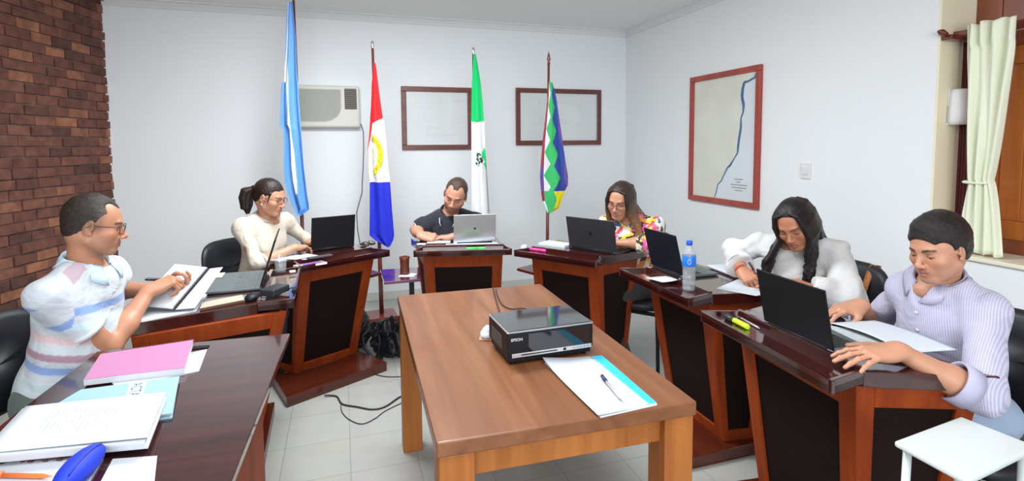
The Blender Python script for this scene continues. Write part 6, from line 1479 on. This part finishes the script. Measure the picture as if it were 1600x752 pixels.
    if fem:
        F.ell(T_(0, 0.010, H * 0.70), (0.150 * size, 0.105, 0.165), Rb, 0.0); F.ell(T_(0, 0.045, H * 0.66), (0.125 * size, 0.085, 0.085), Rb, 0.04); F.ell(T_(0, 0.005, H * 0.32), (0.132 * size, 0.100, 0.17), Rb, 0.05); F.ell(T_(0, 0, 0.03), (0.165 * size, 0.125, 0.11), Rb, 0.06)
    else:
        F.ell(T_(0, 0.008, H * 0.70), (0.168 * size, 0.115, 0.19), Rb, 0.0); F.ell(T_(0, 0.02 + fat * 0.5, H * 0.34), (0.155 * size + fat * 0.5, 0.118 + fat, 0.19), Rb, 0.06); F.ell(T_(0, 0.0, 0.03), (0.165 * size, 0.130, 0.12), Rb, 0.06)
    F.cone(Sh[1] - U * 0.005, Sh[-1] - U * 0.005, 0.052 if not fem else 0.045, 0.052 if not fem else 0.045, 0.05)
    for g in (1, -1): F.cone(N + U * 0.000 + rt * g * 0.045, Sh[g] + U * 0.008, 0.034, 0.050, 0.045)
    for g in (1, -1):
        E_, W_, a = arms[g]; sl = S_['sleeve']; r0, r1, r2 = 0.052 + pf, S_.get('re', 0.050) - 0.003 + pf, S_.get('rw', 0.036) + pf
        r0, r1 = r0 * size, r1 * size
        if fem: r0 -= 0.009; r1 -= 0.006
        if sl < 1.0:
            q = Sh[g] + (E_ - Sh[g]) * sl; capcone(F, Sh[g], q, r0 + 0.006, S_.get('re', 0.056), 0.035)
        else:
            F.cone(Sh[g], E_, r0, r1, 0.04); t_ = sl - 1.0; q = E_ + (W_ - E_) * t_
            capcone(F, E_, q, r1, r1 + (r2 - r1) * t_, 0.03)
    am, fr_, sd = S_.get('rip', (0.006, (28, 45, 70), 2)); F.ripple(am, fr_, sd)
    # creases gathering at the elbows
    # neck opening
    hd = unit(LH.p((0, -0.02, -0.05)) - N); rn = (0.052 if fem else 0.0625) * LH.s / 1.0
    F.cone(N - hd * 0.005, N + hd * 0.12, rn, rn + 0.02, 0.008, 's')
    if S_.get('collar') and not fem: F.cone(N + U * 0.012, N + U * 0.12, rn + 0.012, rn + 0.05, 0.012, 's')
    if S_.get('vneck'):
        F.cone(N + Ff * 0.055 + U * 0.02, N + Ff * 0.12 - U * S_['vneck'], 0.036, 0.006, 0.01, 's')
    F.plane(T_(0, 0, S_.get('hem', -0.07)), -U)
    F0 = F; V, Q = F.mesh(); V = relax(V, Q, 1, 0.4); l = (V - Pv) @ Rb
    # which sleeve does a vertex belong to
    info = {'l': l, 'H': H, 'V': V}
    for g in (1, -1):
        A_, B_ = Sh[g], arms[g][0]; ab = B_ - A_; t_ = ((V - A_) @ ab) / (ab @ ab); d = np.linalg.norm(V - A_ - np.clip(t_, 0, 1)[:, None] * ab, axis=1); info[g] = (t_, d, g * (l[:, 0]))
    col = S_['color'](info) if callable(S_['color']) else np.tile(np.array(S_['color']), (len(V), 1))
    shirt = np_mesh(S_['name'], V, Q, S_['mat'], root, {'col': col, 'u': l[:, 0] + 0.35 * l[:, 1]})
    if S_.get('collar'): ca_ = unit(hd * 0.55 + U * 0.45); collar(sp, shirt, S_['collar_mat'], N + ca_ * S_.get('clift', 0.008), ca_, f, F0, r=(0.054 if fem else 0.0665) * S_.get('cr', 1.0), tip_mat=S_.get('tip'), **S_['collar'])
    if S_.get('placket'):
        mb = MB(); top = N + Ff * 0.075 - U * 0.03
        for k in range(S_['placket']):
            c = T_(0, 0, H - 0.075 - 0.062 * k); 
            # button sits on the cloth: march outwards
            dd = l - np.array([0, 0, (c - Pv) @ U]); msk = (np.abs(dd[:, 0]) < 0.012) & (np.abs(dd[:, 2]) < 0.012) & (l[:, 1] > 0)
            yy = l[msk, 1].max() if msk.any() else 0.12
            M = frame(tuple(Pv + Ff * (yy + 0.001) + U * ((c - Pv) @ U)), tuple(rt), tuple(U)); mb.lathe([(0.001, -0.001), (0.0052, -0.001), (0.0052, 0.0012), (0.001, 0.0012)], 12, (0, 0, 0), M)
        mb.build('buttons', S_.get('button_mat', M_WHITEPL), shirt, world=True)
    for g in (1, -1):
        E_, W_, a = arms[g]; sl = S_['sleeve']
        if S_.get('cuff'):
            cm, wd = S_['cuff']
            if sl < 1: q = Sh[g] + (E_ - Sh[g]) * (sl - 0.015); r = S_.get('re', 0.056) + 0.001; ax = E_ - Sh[g]
            else: t_ = sl - 1; q = E_ + (W_ - E_) * (t_ - 0.02); r1, r2 = S_.get('re', 0.050) - (0.006 if fem else 0) + pf, S_.get('rw', 0.036) + pf; r = r1 + (r2 - r1) * t_ - 0.0005; ax = W_ - E_
            ringband(shirt, q, ax, r, wd, cm, th=S_.get('cuff_th', 0.003))
    # trousers and shoes
    F = Field(lo, hi, 0.011); tc_ = sp['trousers']
    F.ell(T_(0, 0.0, 0.0), (0.165 * size, 0.120, 0.10), Rb, 0.0)
    for g in (1, -1):
        F.cone(Hp[g], Kn[g], 0.088, 0.066, 0.05); F.cone(Kn[g], An[g] + np.array([0, 0, 0.0]), 0.064, 0.048, 0.03)
    F.ripple(0.005, (30, 50), 4); V, Q = F.mesh(); np_mesh('trousers', V, Q, cloth_mat('trouser_cloth'), root, {'col': np.tile(np.array(tc_), (len(V), 1))})
    for g in (1, -1):
        c = An[g] * np.array([1, 1, 0]); lo2 = c - 0.20; hi2 = c + 0.22; lo2[2] = 0; hi2[2] = 0.14; F = Field(lo2 - np.array([0, 0, 0.02]), hi2, 0.006)
        F.cone(c + lf * -0.03 + np.array([0, 0, 0.045]), c + lf * 0.12 + np.array([0, 0, 0.038]), 0.042, 0.038, 0.0); F.ell(c + lf * 0.13 + np.array([0, 0, 0.03]), (0.05, 0.05, 0.032), k=0.02); F.cone(c + np.array([0, 0, 0.06]), c + np.array([0, 0, 0.10]), 0.04, 0.042, 0.02)
        F.plane((0, 0, 0.002), (0, 0, -1)); V, Q = F.mesh(); np_mesh('shoe', V, Q, M_SHOE, root)
    sp['hair'](sp, root, LH, N, f, rt)
    if sp.get('glasses'): glasses(LH, root, sp['glasses'][0], sp['glasses'][1])
    return root, LH, LHand, arms
M_SHOE = mat('dark_shoe', (0.02, 0.016, 0.014), 0.4)

# ---- hair
def hair_mesh(parent, F, L, colf, name='hair', rl=1, strand=(260, 260, 40)):
    V, Q = F.mesh(); V = relax(V, Q, rl, 0.4); l = L.loc(V)
    hu = np.stack([l[:, 0] * strand[0], l[:, 1] * strand[1] * 0.25, l[:, 2] * strand[2]], 1)
    np_mesh(name, V, Q, hair_mat('hair'), parent, {'col': colf(l), 'hu': hu})
def hair_field(L, h=0.0032, e=0.155, lo=None, hi=None):
    c = L.c; a = c - e if lo is None else np.minimum(c - e, lo); b = c + e if hi is None else np.maximum(c + e, hi); return Field(a, b, h)
def tint(c, v=0.25, seed=1):
    c = np.array(c)
    def f(l):
        n = np.sin(l[:, 0] * 310 + 3 * np.sin(l[:, 2] * 40)) * np.sin(l[:, 1] * 170 + l[:, 2] * 60); return c[None, :] * (1 + v * n[:, None])
    return f
def short_hair(thick, front, temple, side, colf, top=1.0, part=0.0):
    """front: height of the forehead hairline; temple: how far the corners recede; side: lower end at the sides"""
    def go(sp, root, L, N, f, rt):
        F = hair_field(L); l_ = LF(F, L.c, L.R, L.s)
        l_.ell((0, -0.015, 0.036), (0.0745 + thick * 0.75, 0.0925 + thick * 0.8, 0.0845 + thick * top), 0.0)
        l_.ell((0, -0.047, -0.018), (0.058 + thick * 0.6, 0.051 + thick * 0.6, 0.058), 0.02)
        if top > 1: l_.ell((0.0, 0.022, 0.092), (0.052, 0.045, 0.024), 0.02)
        F.ripple(0.0020, (130, 210, 300), 6)
        # face opening
        l_.ell((0, 0.110 if temple else 0.117, front - 0.078), (0.070 if temple else 0.090, 0.078, 0.078), 0.006, 's')
        if temple: l_.both(lambda g: l_.ell((g * 0.044, 0.082, front - 0.004), (0.024, 0.052, temple), 0.010, 's'))
        l_.both(lambda g: l_.ell((g * 0.078, 0.066, front - 0.072), (0.045, 0.046, 0.055), 0.006, 's'))
        # around the ears and the nape
        l_.both(lambda g: l_.ell((g * 0.088, 0.002, side - 0.040), (0.036, 0.030, 0.046), 0.004, 's'))
        l_.both(lambda g: l_.ell((g * 0.060, 0.045, side - 0.055), (0.05, 0.040, 0.055), 0.004, 's'))
        l_.ell((0, -0.055, -0.125), (0.09, 0.075, 0.055), 0.006, 's')
        hair_mesh(root, F, L, colf, strand=(420, 420, 420))
    return go
def pony_hair(colf):
    def go(sp, root, L, N, f, rt):
        F = hair_field(L, 0.0034, 0.19); l_ = LF(F, L.c, L.R, L.s)
        l_.ell((0, -0.016, 0.038), (0.0800, 0.0985, 0.0900), 0.0); l_.ell((0, -0.050, -0.005), (0.063, 0.056, 0.062), 0.02)
        F.ripple(0.0016, (180, 260), 6)
        l_.ell((0, 0.112, -0.005), (0.066, 0.072, 0.072), 0.006, 's'); l_.both(lambda g: l_.ell((g * 0.080, 0.012, -0.050), (0.034, 0.048, 0.060), 0.006, 's'))
        l_.both(lambda g: l_.ell((g * 0.072, 0.070, -0.02), (0.045, 0.055, 0.055), 0.006, 's')); l_.ell((0, -0.045, -0.12), (0.09, 0.07, 0.05), 0.006, 's')
        l_.both(lambda g: l_.cone((g * 0.066, 0.040, 0.040), (g * 0.070, 0.032, -0.020), 0.007, 0.003, 0.006))
        l_.cone((0, -0.108, 0.035), (0, -0.120, 0.028), 0.026, 0.026, 0.010)
        r = random.Random(2)
        for k in range(26):
            a = r.uniform(0, 2 * PI); q = r.uniform(0, 1) ** 0.5; dx, dy = 0.034 * q * math.cos(a), 0.030 * q * math.sin(a)
            p = [(dx * 0.5, -0.122 + dy * 0.5, 0.030), (dx * 1.2, -0.156 + dy, 0.006), (dx * 1.35, -0.160 + dy, -0.045), (dx * 1.15 + 0.004, -0.145 + dy * 0.8, -0.098 + r.uniform(-0.01, 0.01)), (dx * 0.6 + r.uniform(-0.01, 0.01), -0.128 + dy * 0.6, -0.132 + r.uniform(-0.02, 0.02))]
            rr = [0.012, 0.0165, 0.0165, 0.012, 0.003]
            for i in range(4): l_.cone(p[i], p[i + 1], rr[i], rr[i + 1], 0.003)
        hair_mesh(root, F, L, colf, strand=(300, 300, 50))
        mb = MB(); mb.tube([tuple(L.p((0.024 * math.cos(a), -0.118 + 0.004 * math.sin(a), 0.030 + 0.024 * math.sin(a)))) for a in np.linspace(0, 2 * PI, 17)], 0.004 , 6); mb.build('hair_tie', M_BLACKPL, root, world=True)
    return go
def long_hair(colf, drop, part_x=0.0, wave=0.008, fwd=(0.05, 0.05), length=0.36, nlock=34, face=0.060, seed=3, fl=0.0, hang=None):
    """locks leave the parting, follow the skull and then hang straight down in the room"""
    def go(sp, root, L, N, f, rt):
        lo = L.c - 0.20 - np.array([0, 0, length]); hi = L.c + 0.20
        F = Field(lo, hi, 0.0042); l_ = LF(F, L.c, L.R, L.s)
        l_.ell((0, -0.016, 0.036), (0.0790, 0.0970, 0.0885), 0.0); l_.ell((0, -0.050, -0.030), (0.066, 0.053, 0.080), 0.02)
        l_.ell((0, 0.118, -0.008), (face, 0.075, 0.084), 0.006, 's'); l_.both(lambda g: l_.ell((g * 0.060, 0.095, -0.045), (0.034, 0.050, 0.055), 0.006, 's'))
        l_.cone((part_x, 0.09, 0.098), (part_x, 0.00, 0.133), 0.0030, 0.0022, 0.005, 's')
        r = random.Random(seed)
        for g in (-1, 1):
            fw = fwd[0] if g > 0 else fwd[1]
            for k in range(nlock):
                u = k / (nlock - 1); y0 = 0.070 - 0.155 * u                    # front to back along the side
                x0 = g * (0.064 + 0.014 * math.sin(PI * min(1, max(0, (0.085 - y0) / 0.17)))); z0 = 0.020 + r.uniform(-0.006, 0.006)
                top = L.p((part_x + g * 0.014, max(-0.07, y0 * 0.8), 0.108 - 0.35 * max(0, y0 - 0.02))); a = L.p((x0 * 0.80, y0 * 0.93, 0.078)); b = L.p((x0, y0, z0)); c = L.p((x0 * 1.02, y0 - 0.004, -0.055))
                prev = c; pts = [top, a, b, c]; n = 9; ln = length * r.uniform(0.82, 1.0) * (1 - 0.12 * abs(u - 0.3)); ph = r.uniform(0, 6)
                tgt = np.array([N[0], N[1], 0]) + rt * g * (0.085 + 0.03 * r.random()) + f * ((fw if u < 0.62 else -0.085) + r.uniform(-0.015, 0.015))
                if hang is not None and u < 0.62: tgt = tgt + np.array([*hang[0 if g > 0 else 1], 0])
                for i in range(1, n + 1):
                    s = i / n; q = c.copy(); q[2] = c[2] - ln * s; bl = min(1, s * 1.6) * 0.9; q[:2] = c[:2] * (1 - bl) + tgt[:2] * bl
                    q[:2] += (rt[:2] * math.sin(s * 13 + ph) + f[:2] * math.cos(s * 11 + ph)) * wave * min(1, s * 2)
                    pts.append(q)
                rr = [0.004, 0.009, 0.0115, 0.0120] + [0.0115 - 0.0085 * (i / n) ** 2 for i in range(1, n + 1)]
                for i in range(len(pts) - 1): F.cone(pts[i], pts[i + 1], rr[i], rr[i + 1], 0.0035)
        l_.ell((0, 0.112, -0.008), (face * 0.97, 0.060, 0.078), 0.004, 's')
        l_.ell((0, 0.10, -0.075), (0.040, 0.06, 0.05), 0.004, 's')
        hair_mesh(root, F, L, colf, strand=(330, 330, 26))
    return go

# ---- the six people
SK1 = (0.50, 0.27, 0.175)
def polo_stripes(i):
    l, H = i['l'], i['H']; c = np.tile(np.array([0.78, 0.82, 0.85]), (len(l), 1)); z = l[:, 2]
    W_, BL, PK_, MV, AQ, G = (0.54, 0.59, 0.64), (0.24, 0.36, 0.66), (0.66, 0.50, 0.52), (0.36, 0.22, 0.29), (0.55, 0.72, 0.80), (0.48, 0.60, 0.62)
    bands = [(-0.12, -0.03, W_), (-0.03, -0.01, PK_), (-0.01, 0.02, W_), (0.02, 0.05, G), (0.05, 0.075, W_), (0.075, 0.105, G), (0.105, 0.135, W_), (0.135, 0.165, BL), (0.165, 0.185, W_), (0.185, 0.212, MV), (0.212, 0.245, W_), (0.245, 0.275, PK_), (0.275, 0.31, W_), (0.31, 0.335, AQ), (0.335, 0.36, W_), (0.36, 0.39, BL), (0.39, 0.60, W_)]
    k = (H - 0.02) / 0.47
    def paint(v, sel):
        for a, b, q in bands:
            w = (sst(v, a * k - 0.003, a * k + 0.003) * (1 - sst(v, b * k - 0.003, b * k + 0.003)) * sel)[:, None]; c[:] = c * (1 - w) + np.array(q) * w
    allv = np.ones(len(l), bool); paint(z, allv)
    for g in (1, -1):
        t_, d, sx = i[g]; arm = (sx > 0.150) & (t_ > 0.02) & (d < 0.10)
        v = 0.39 - t_ * 0.30; sb = [(0.0, 0.30, W_), (0.30, 0.40, BL), (0.40, 0.50, AQ), (0.50, 0.60, W_), (0.60, 0.72, PK_), (0.72, 1.2, W_)]
        for a, b, q in sb:
            w = (sst(t_, a - 0.01, a + 0.01) * (1 - sst(t_, b - 0.01, b + 0.01)) * arm)[:, None]; c[:] = c * (1 - w) + np.array(q) * w
        m = (l[:, 2] > H * 0.80) & (sx > 0.075) & (sx < 0.13) & (np.abs(l[:, 1] - 0.035) < 0.022); c[m] = (0.48, 0.36, 0.42)
    return c
M_POLO = cloth_mat('striped_polo_cloth'); M_POLOC = mat('polo_collar', (0.50, 0.66, 0.78), 0.75); M_POLOW = mat('polo_white_band', (0.64, 0.67, 0.71), 0.75)
def receding(l):
    base = np.array([0.026, 0.018, 0.014]); gray = np.array([0.16, 0.14, 0.125]); w = (sst(l[:, 1], 0.0, 0.05) * (1 - sst(l[:, 2], 0.05, 0.09)))[:, None] * 0.8
    return (base * (1 - w) + gray * w) * (1 + 0.2 * np.sin(l[:, 0:1] * 300) * np.sin(l[:, 2:3] * 200))
A = dict(fem=False, label='man in a striped polo shirt and glasses writing in a spiral notebook', head=(-1.515, 1.915, 1.205), hrot=(30, 12, 0), hs=0.90, neck=(-1.565, 1.925, 1.055), body_yaw=4, leg_yaw=-10, spread=0.07, lean=0.11, pelvis=0.58, size=0.90, sw=0.158, fat=0.012,
    skin=(0.46, 0.215, 0.125), hair_col=(0.05, 0.033, 0.025), beard=(0.42, (0.24, 0.14, 0.10)), hh=0.0028, handh=0.0026, sh_h=0.0055, scalp=0.5,
    hair=short_hair(0.0060, 0.084, 0.034, 0.014, receding, top=1.0), trousers=(0.09, 0.115, 0.10), glasses=(mat('dark_glasses_frame', (0.05, 0.022, 0.018), 0.3), 'rect'),
    R=dict(wrist=(-1.475, 2.125, 0.905), fdir=(0.40, 0.50, 0.20), dorsal=(-0.1, -0.45, 0.75), pose='pen', hint=(0.1, -0.4, -1)),
    L=dict(wrist=(-1.53, 2.25, 0.875), fdir=(0.80, 0.10, 0.0), dorsal=(-0.1, 0.5, -0.9), pose='hold', hint=(0.0, 0.9, -0.6)),
    shirt=dict(name='polo_shirt', mat=M_POLO, color=polo_stripes, sleeve=0.62, re=0.060, collar=dict(stand=0.030, fall=0.044, point=0.035, gap=20), collar_mat=M_POLOC, cuff=(M_POLOW, 0.018), placket=2, button_mat=M_POLOC, rip=(0.012, (24, 38, 60), 3)))
rA = person(A)
B = dict(fem=True, label='woman with a dark ponytail and glasses in a cream blouse', head=(-1.530, 3.35, 1.165), hrot=(-8, 14, 0), neck=(-1.585, 3.40, 1.035), body_yaw=-22, leg_yaw=-18, spread=0.06, lean=0.10, hs=0.95,
    skin=(0.50, 0.25, 0.155), hair_col=(0.022, 0.013, 0.011), hair=pony_hair(tint((0.020, 0.012, 0.010))), trousers=(0.03, 0.035, 0.06), lips=(0.42, 0.13, 0.12), glasses=(mat('brown_glasses_frame', (0.10, 0.035, 0.03), 0.3), 'rect'),
    R=dict(wrist=(-1.36, 3.29, 0.855), fdir=(0.35, 0.75, -0.06), dorsal=(0, 0, 1), pose='type', hint=(0.0, -0.7, -0.7)),
    L=dict(wrist=(-1.33, 3.47, 0.855), fdir=(0.35, 0.6, -0.06), dorsal=(0, 0, 1), pose='type', hint=(0.3, 0.7, -0.6)),
    shirt=dict(name='blouse', mat=cloth_mat('blouse_cloth', 0.75), color=(0.60, 0.54, 0.45), sleeve=1.22, re=0.047, rw=0.046, puff=0.0, vneck=0.03, collar=dict(stand=0.022, fall=0.018, point=0.0, gap=14), cr=1.0, collar_mat=mat('cream_collar', (0.60, 0.54, 0.45), 0.75), rip=(0.010, (26, 42, 66), 11), cuff=(mat('blouse_cuff', (0.60, 0.54, 0.45), 0.75), 0.014)))
rB = person(B)
Cc = dict(fem=False, label='bearded man in a navy polo shirt with white collar trim, writing', head=(-0.405, 3.80, 1.130), hrot=(-97, 24, -16), neck=(-0.455, 3.90, 0.990), body_yaw=-88, lean=0.12, size=1.02, shz=(-0.03, 0.0),
    skin=(0.49, 0.235, 0.15), hair_col=(0.06, 0.032, 0.022), beard=(0.9, (0.085, 0.042, 0.028)), scalp=0.75, hair=short_hair(0.0055, 0.088, 0.034, 0.02, tint((0.055, 0.030, 0.022))), trousers=(0.02, 0.02, 0.03),
    R=dict(wrist=(-0.635, 3.68, 0.86), fdir=(0.75, 0.0, -0.12), dorsal=(-0.1, -0.55, 0.8), pose='pen', elbow=(-0.715, 3.90, 0.865)),
    L=dict(wrist=(-0.415, 3.715, 0.845), fdir=(-0.9, 0.1, -0.05), dorsal=(0, 0, 1), pose='flat', hint=(0.8, 0.2, -0.6)),
    shirt=dict(name='polo_shirt', mat=cloth_mat('navy_polo_cloth', 0.85), color=(0.010, 0.012, 0.022), sleeve=0.75, re=0.060, collar=dict(stand=0.028, fall=0.048, point=0.05, gap=22), collar_mat=mat('navy_collar', (0.010, 0.012, 0.022), 0.85), tip=M_POLOW, cuff=(mat('polo_blue_white', (0.55, 0.60, 0.78), 0.75), 0.010), placket=2, button_mat=mat('dark_button', (0.05, 0.05, 0.06), 0.4)))
rC = person(Cc)
def ombre(l):
    top = np.array([0.030, 0.016, 0.011]); end = np.array([0.26, 0.130, 0.060]); w = sst(-l[:, 2], -0.02, 0.17)[:, None]
    return (top * (1 - w) + end * w) * (1 + 0.25 * np.sin(l[:, 0:1] * 420) * np.sin(l[:, 1:2] * 300))
D = dict(fem=True, label='woman with long straight brown hair and glasses in a floral blouse', head=(0.700, 3.42, 1.125), hrot=(-124, 18, -6), neck=(0.775, 3.49, 1.00), body_yaw=-122, leg_yaw=-150, spread=0.06, lean=0.11, hs=0.98,
    skin=(0.49, 0.24, 0.15), hair_col=(0.035, 0.02, 0.014), hair=long_hair(ombre, 0.3, 0.012, 0.004, (0.07, 0.07), 0.25, 30, 0.058, 4), trousers=(0.03, 0.03, 0.03), lips=(0.46, 0.14, 0.13), glasses=(mat('dark_round_frame', (0.03, 0.02, 0.02), 0.3), 'round'),
    R=dict(wrist=(0.475, 3.60, 0.855), fdir=(-0.75, -0.30, -0.10), dorsal=(-0.2, -0.3, 0.9), pose='pen', hint=(-0.5, 0.6, -0.7)),
    L=dict(wrist=(0.655, 3.39, 0.85), fdir=(-0.85, 0.25, -0.05), dorsal=(0, 0, 1), pose='flat', elbow=(0.855, 3.285, 0.868)),
    shirt=dict(name='blouse', mat=cloth_mat('floral_cloth', 0.8, 'floral'), color=(0.8, 0.7, 0.6), sleeve=1.30, re=0.058, rw=0.052, puff=0.012, vneck=0.04, rip=(0.013, (26, 44), 13)))
rD = person(D)
E_ = dict(fem=True, label='woman with long wavy dark hair in a loose white blouse, writing', head=(1.325, 2.475, 1.108), hrot=(-138, 30, 10), neck=(1.385, 2.575, 1.015), body_yaw=-140, lean=0.15, hs=0.95, size=1.0, leg_yaw=-160, spread=0.08,
    skin=(0.43, 0.185, 0.10), hair_col=(0.012, 0.008, 0.008), hair=long_hair(tint((0.011, 0.008, 0.009), 0.35), 0.4, -0.010, 0.008, (0.10, 0.10), 0.30, 34, 0.060, 7, hang=((0.0, 0.0), (0.0, 0.0))), trousers=(0.05, 0.06, 0.09), lips=(0.40, 0.12, 0.11), sh_h=0.0065,
    R=dict(wrist=(1.115, 2.555, 0.862), fdir=(0.10, -0.80, -0.22), dorsal=(-0.55, 0.0, 0.8), pose='pen', elbow=(1.18, 2.78, 0.905)),
    L=dict(wrist=(1.285, 2.375, 0.845), fdir=(-0.9, 0.2, -0.05), dorsal=(0, 0, 1), pose='flat', hint=(0.6, -0.6, -0.5)),
    shirt=dict(name='blouse', mat=cloth_mat('white_blouse_cloth', 0.75), color=(0.62, 0.62, 0.62), sleeve=1.72, re=0.060, rw=0.048, puff=0.012, vneck=0.02, rip=(0.019, (24, 40, 62), 17), cuff=(mat('white_cuff', (0.62, 0.62, 0.62), 0.75), 0.016), collar=dict(stand=0.026, fall=0.028, point=0.02, gap=26), cr=1.05, collar_mat=mat('white_collar', (0.62, 0.62, 0.62), 0.75)))
rE = person(E_)
Fm = dict(fem=False, label='dark-haired man in a pale lavender shirt using a laptop mouse', head=(1.412, 1.745, 1.132), hrot=(-166, 16, 2), neck=(1.468, 1.805, 1.005), body_yaw=-167, leg_yaw=-172, spread=0.07, lean=0.13, size=0.86, sw=0.135, hs=0.90, hh=0.0026, handh=0.0024, sh_h=0.0058,
    skin=(0.50, 0.245, 0.15), hair_col=(0.014, 0.010, 0.010), beard=(0.22, (0.26, 0.15, 0.12)), hair=short_hair(0.0165, 0.070, 0.0, 0.010, tint((0.013, 0.009, 0.009), 0.3), top=1.1), trousers=(0.30, 0.38, 0.52),
    R=dict(wrist=(1.318, 1.985, 0.865), fdir=(-0.95, -0.12, -0.12), dorsal=(0, 0, 1), pose='mouse', hint=(0.2, 0.7, -0.7)),
    L=dict(wrist=(1.165, 1.575, 0.852), fdir=(-0.98, -0.02, -0.10), dorsal=(0, -0.15, 1), pose='flat', hint=(0.5, -0.5, -0.8)),
    shirt=dict(name='shirt', mat=cloth_mat('lavender_cloth', 0.8, 'pinstripe'), color=(0.36, 0.35, 0.50), sleeve=1.30, re=0.058, rw=0.046, puff=0.003, vneck=0.05, rip=(0.013, (22, 36, 58), 21), cuff=(mat('lavender_cuff', (0.42, 0.41, 0.55), 0.8), 0.05), cuff_th=0.006, collar=dict(stand=0.030, fall=0.042, point=0.030, gap=16), collar_mat=mat('lavender_collar', (0.42, 0.41, 0.55), 0.8), placket=4))
rF = person(Fm)
# chairs
for sp, lab, off in ((A, 'black chair of the man in the striped polo, cut by the left edge', 0), (B, 'black chair with a rounded back behind the ponytailed woman', 0), (Cc, 'black chair hidden behind the man in the navy polo', 0), (D, 'black chair behind the woman in the floral blouse', 0), (E_, 'dark chair with a tan bag strap behind the woman in white', 0), (Fm, 'black chair of the man in the lavender shirt', 0)):
    by = math.radians(sp['body_yaw']); x = sp['neck'][0] - math.cos(by) * (sp['lean'] + 0.015); y = sp['neck'][1] - math.sin(by) * (sp['lean'] + 0.015)
    if sp is E_: by = math.radians(-157); x += 0.045; y -= 0.02
    ch = chair(lab, x, y, by)
    if sp is E_:
        Mc = MW[ch.name]; st = thing('bag_strap', 'tan leather bag strap looped over the chair behind the woman in white', 'strap', Mc @ Vector((-0.12, -0.2, 0.55)))
        rings = []
        for (yy, zz) in ((-0.165, 0.52), (-0.172, 0.62), (-0.185, 0.74), (-0.212, 0.83), (-0.235, 0.868), (-0.265, 0.862), (-0.290, 0.78), (-0.290, 0.62), (-0.285, 0.50)):
            rings.append([tuple(Mc @ Vector((-0.10 + dx - (zz - 0.7) * 0.10, yy + dy, zz))) for dx, dy in ((-0.016, -0.0015), (0.016, -0.0015), (0.016, 0.0015), (-0.016, 0.0015))])
        mb = MB(); mb.loft(rings, True, True, True); recalc(mb.build('strap', mat('tan_leather', (0.36, 0.13, 0.04), 0.5), st, world=True))
# pens in hands
def hand_pen(r, side, label, tipl, taill, rad, mb_, mc, **k):
    L = r[2][side]; return pen(label, tuple(L.p(taill)), tuple(L.p(tipl)), rad, mb_, mc, **k)
hand_pen(rA, 1, 'white-barrelled pen with a dark end held by the striped polo man', (0.150, 0.026, -0.052), (0.010, 0.040, 0.030), 0.0042, M_WHITEPL, M_BLACKPL)
hand_pen(rC, 1, 'dark pen held by the man in the navy polo', (0.140, 0.028, -0.070), (0.045, 0.040, 0.050), 0.0042, M_BLACKPL, M_BLACKPL)
hand_pen(rE, 1, 'dark red pen held by the woman in white', (0.130, 0.030, -0.066), (0.050, 0.044, 0.068), 0.0046, mat('dark_red_pen', (0.10, 0.02, 0.03), 0.3), mat('dark_red_pen', (0.10, 0.02, 0.03), 0.3))
# small worn things
for g in (1, -1):
    mb = MB(); mb.sphere(tuple(rB[1].p((g * 0.080, 0.002, -0.040))), 0.0055, 10); o = mb.build('earring', mat('pearl', (0.85, 0.83, 0.80), 0.2), rB[0], world=True); o['label'] = 'white pearl earring'
L_ = rE[2][1]; ringband(rE[0], L_.p((-0.010, 0, 0)), L_.R[:, 0], 0.0275, 0.006, mat('red_string', (0.55, 0.02, 0.03), 0.6), 'bracelet', th=0.002)['label'] = 'red string bracelet'
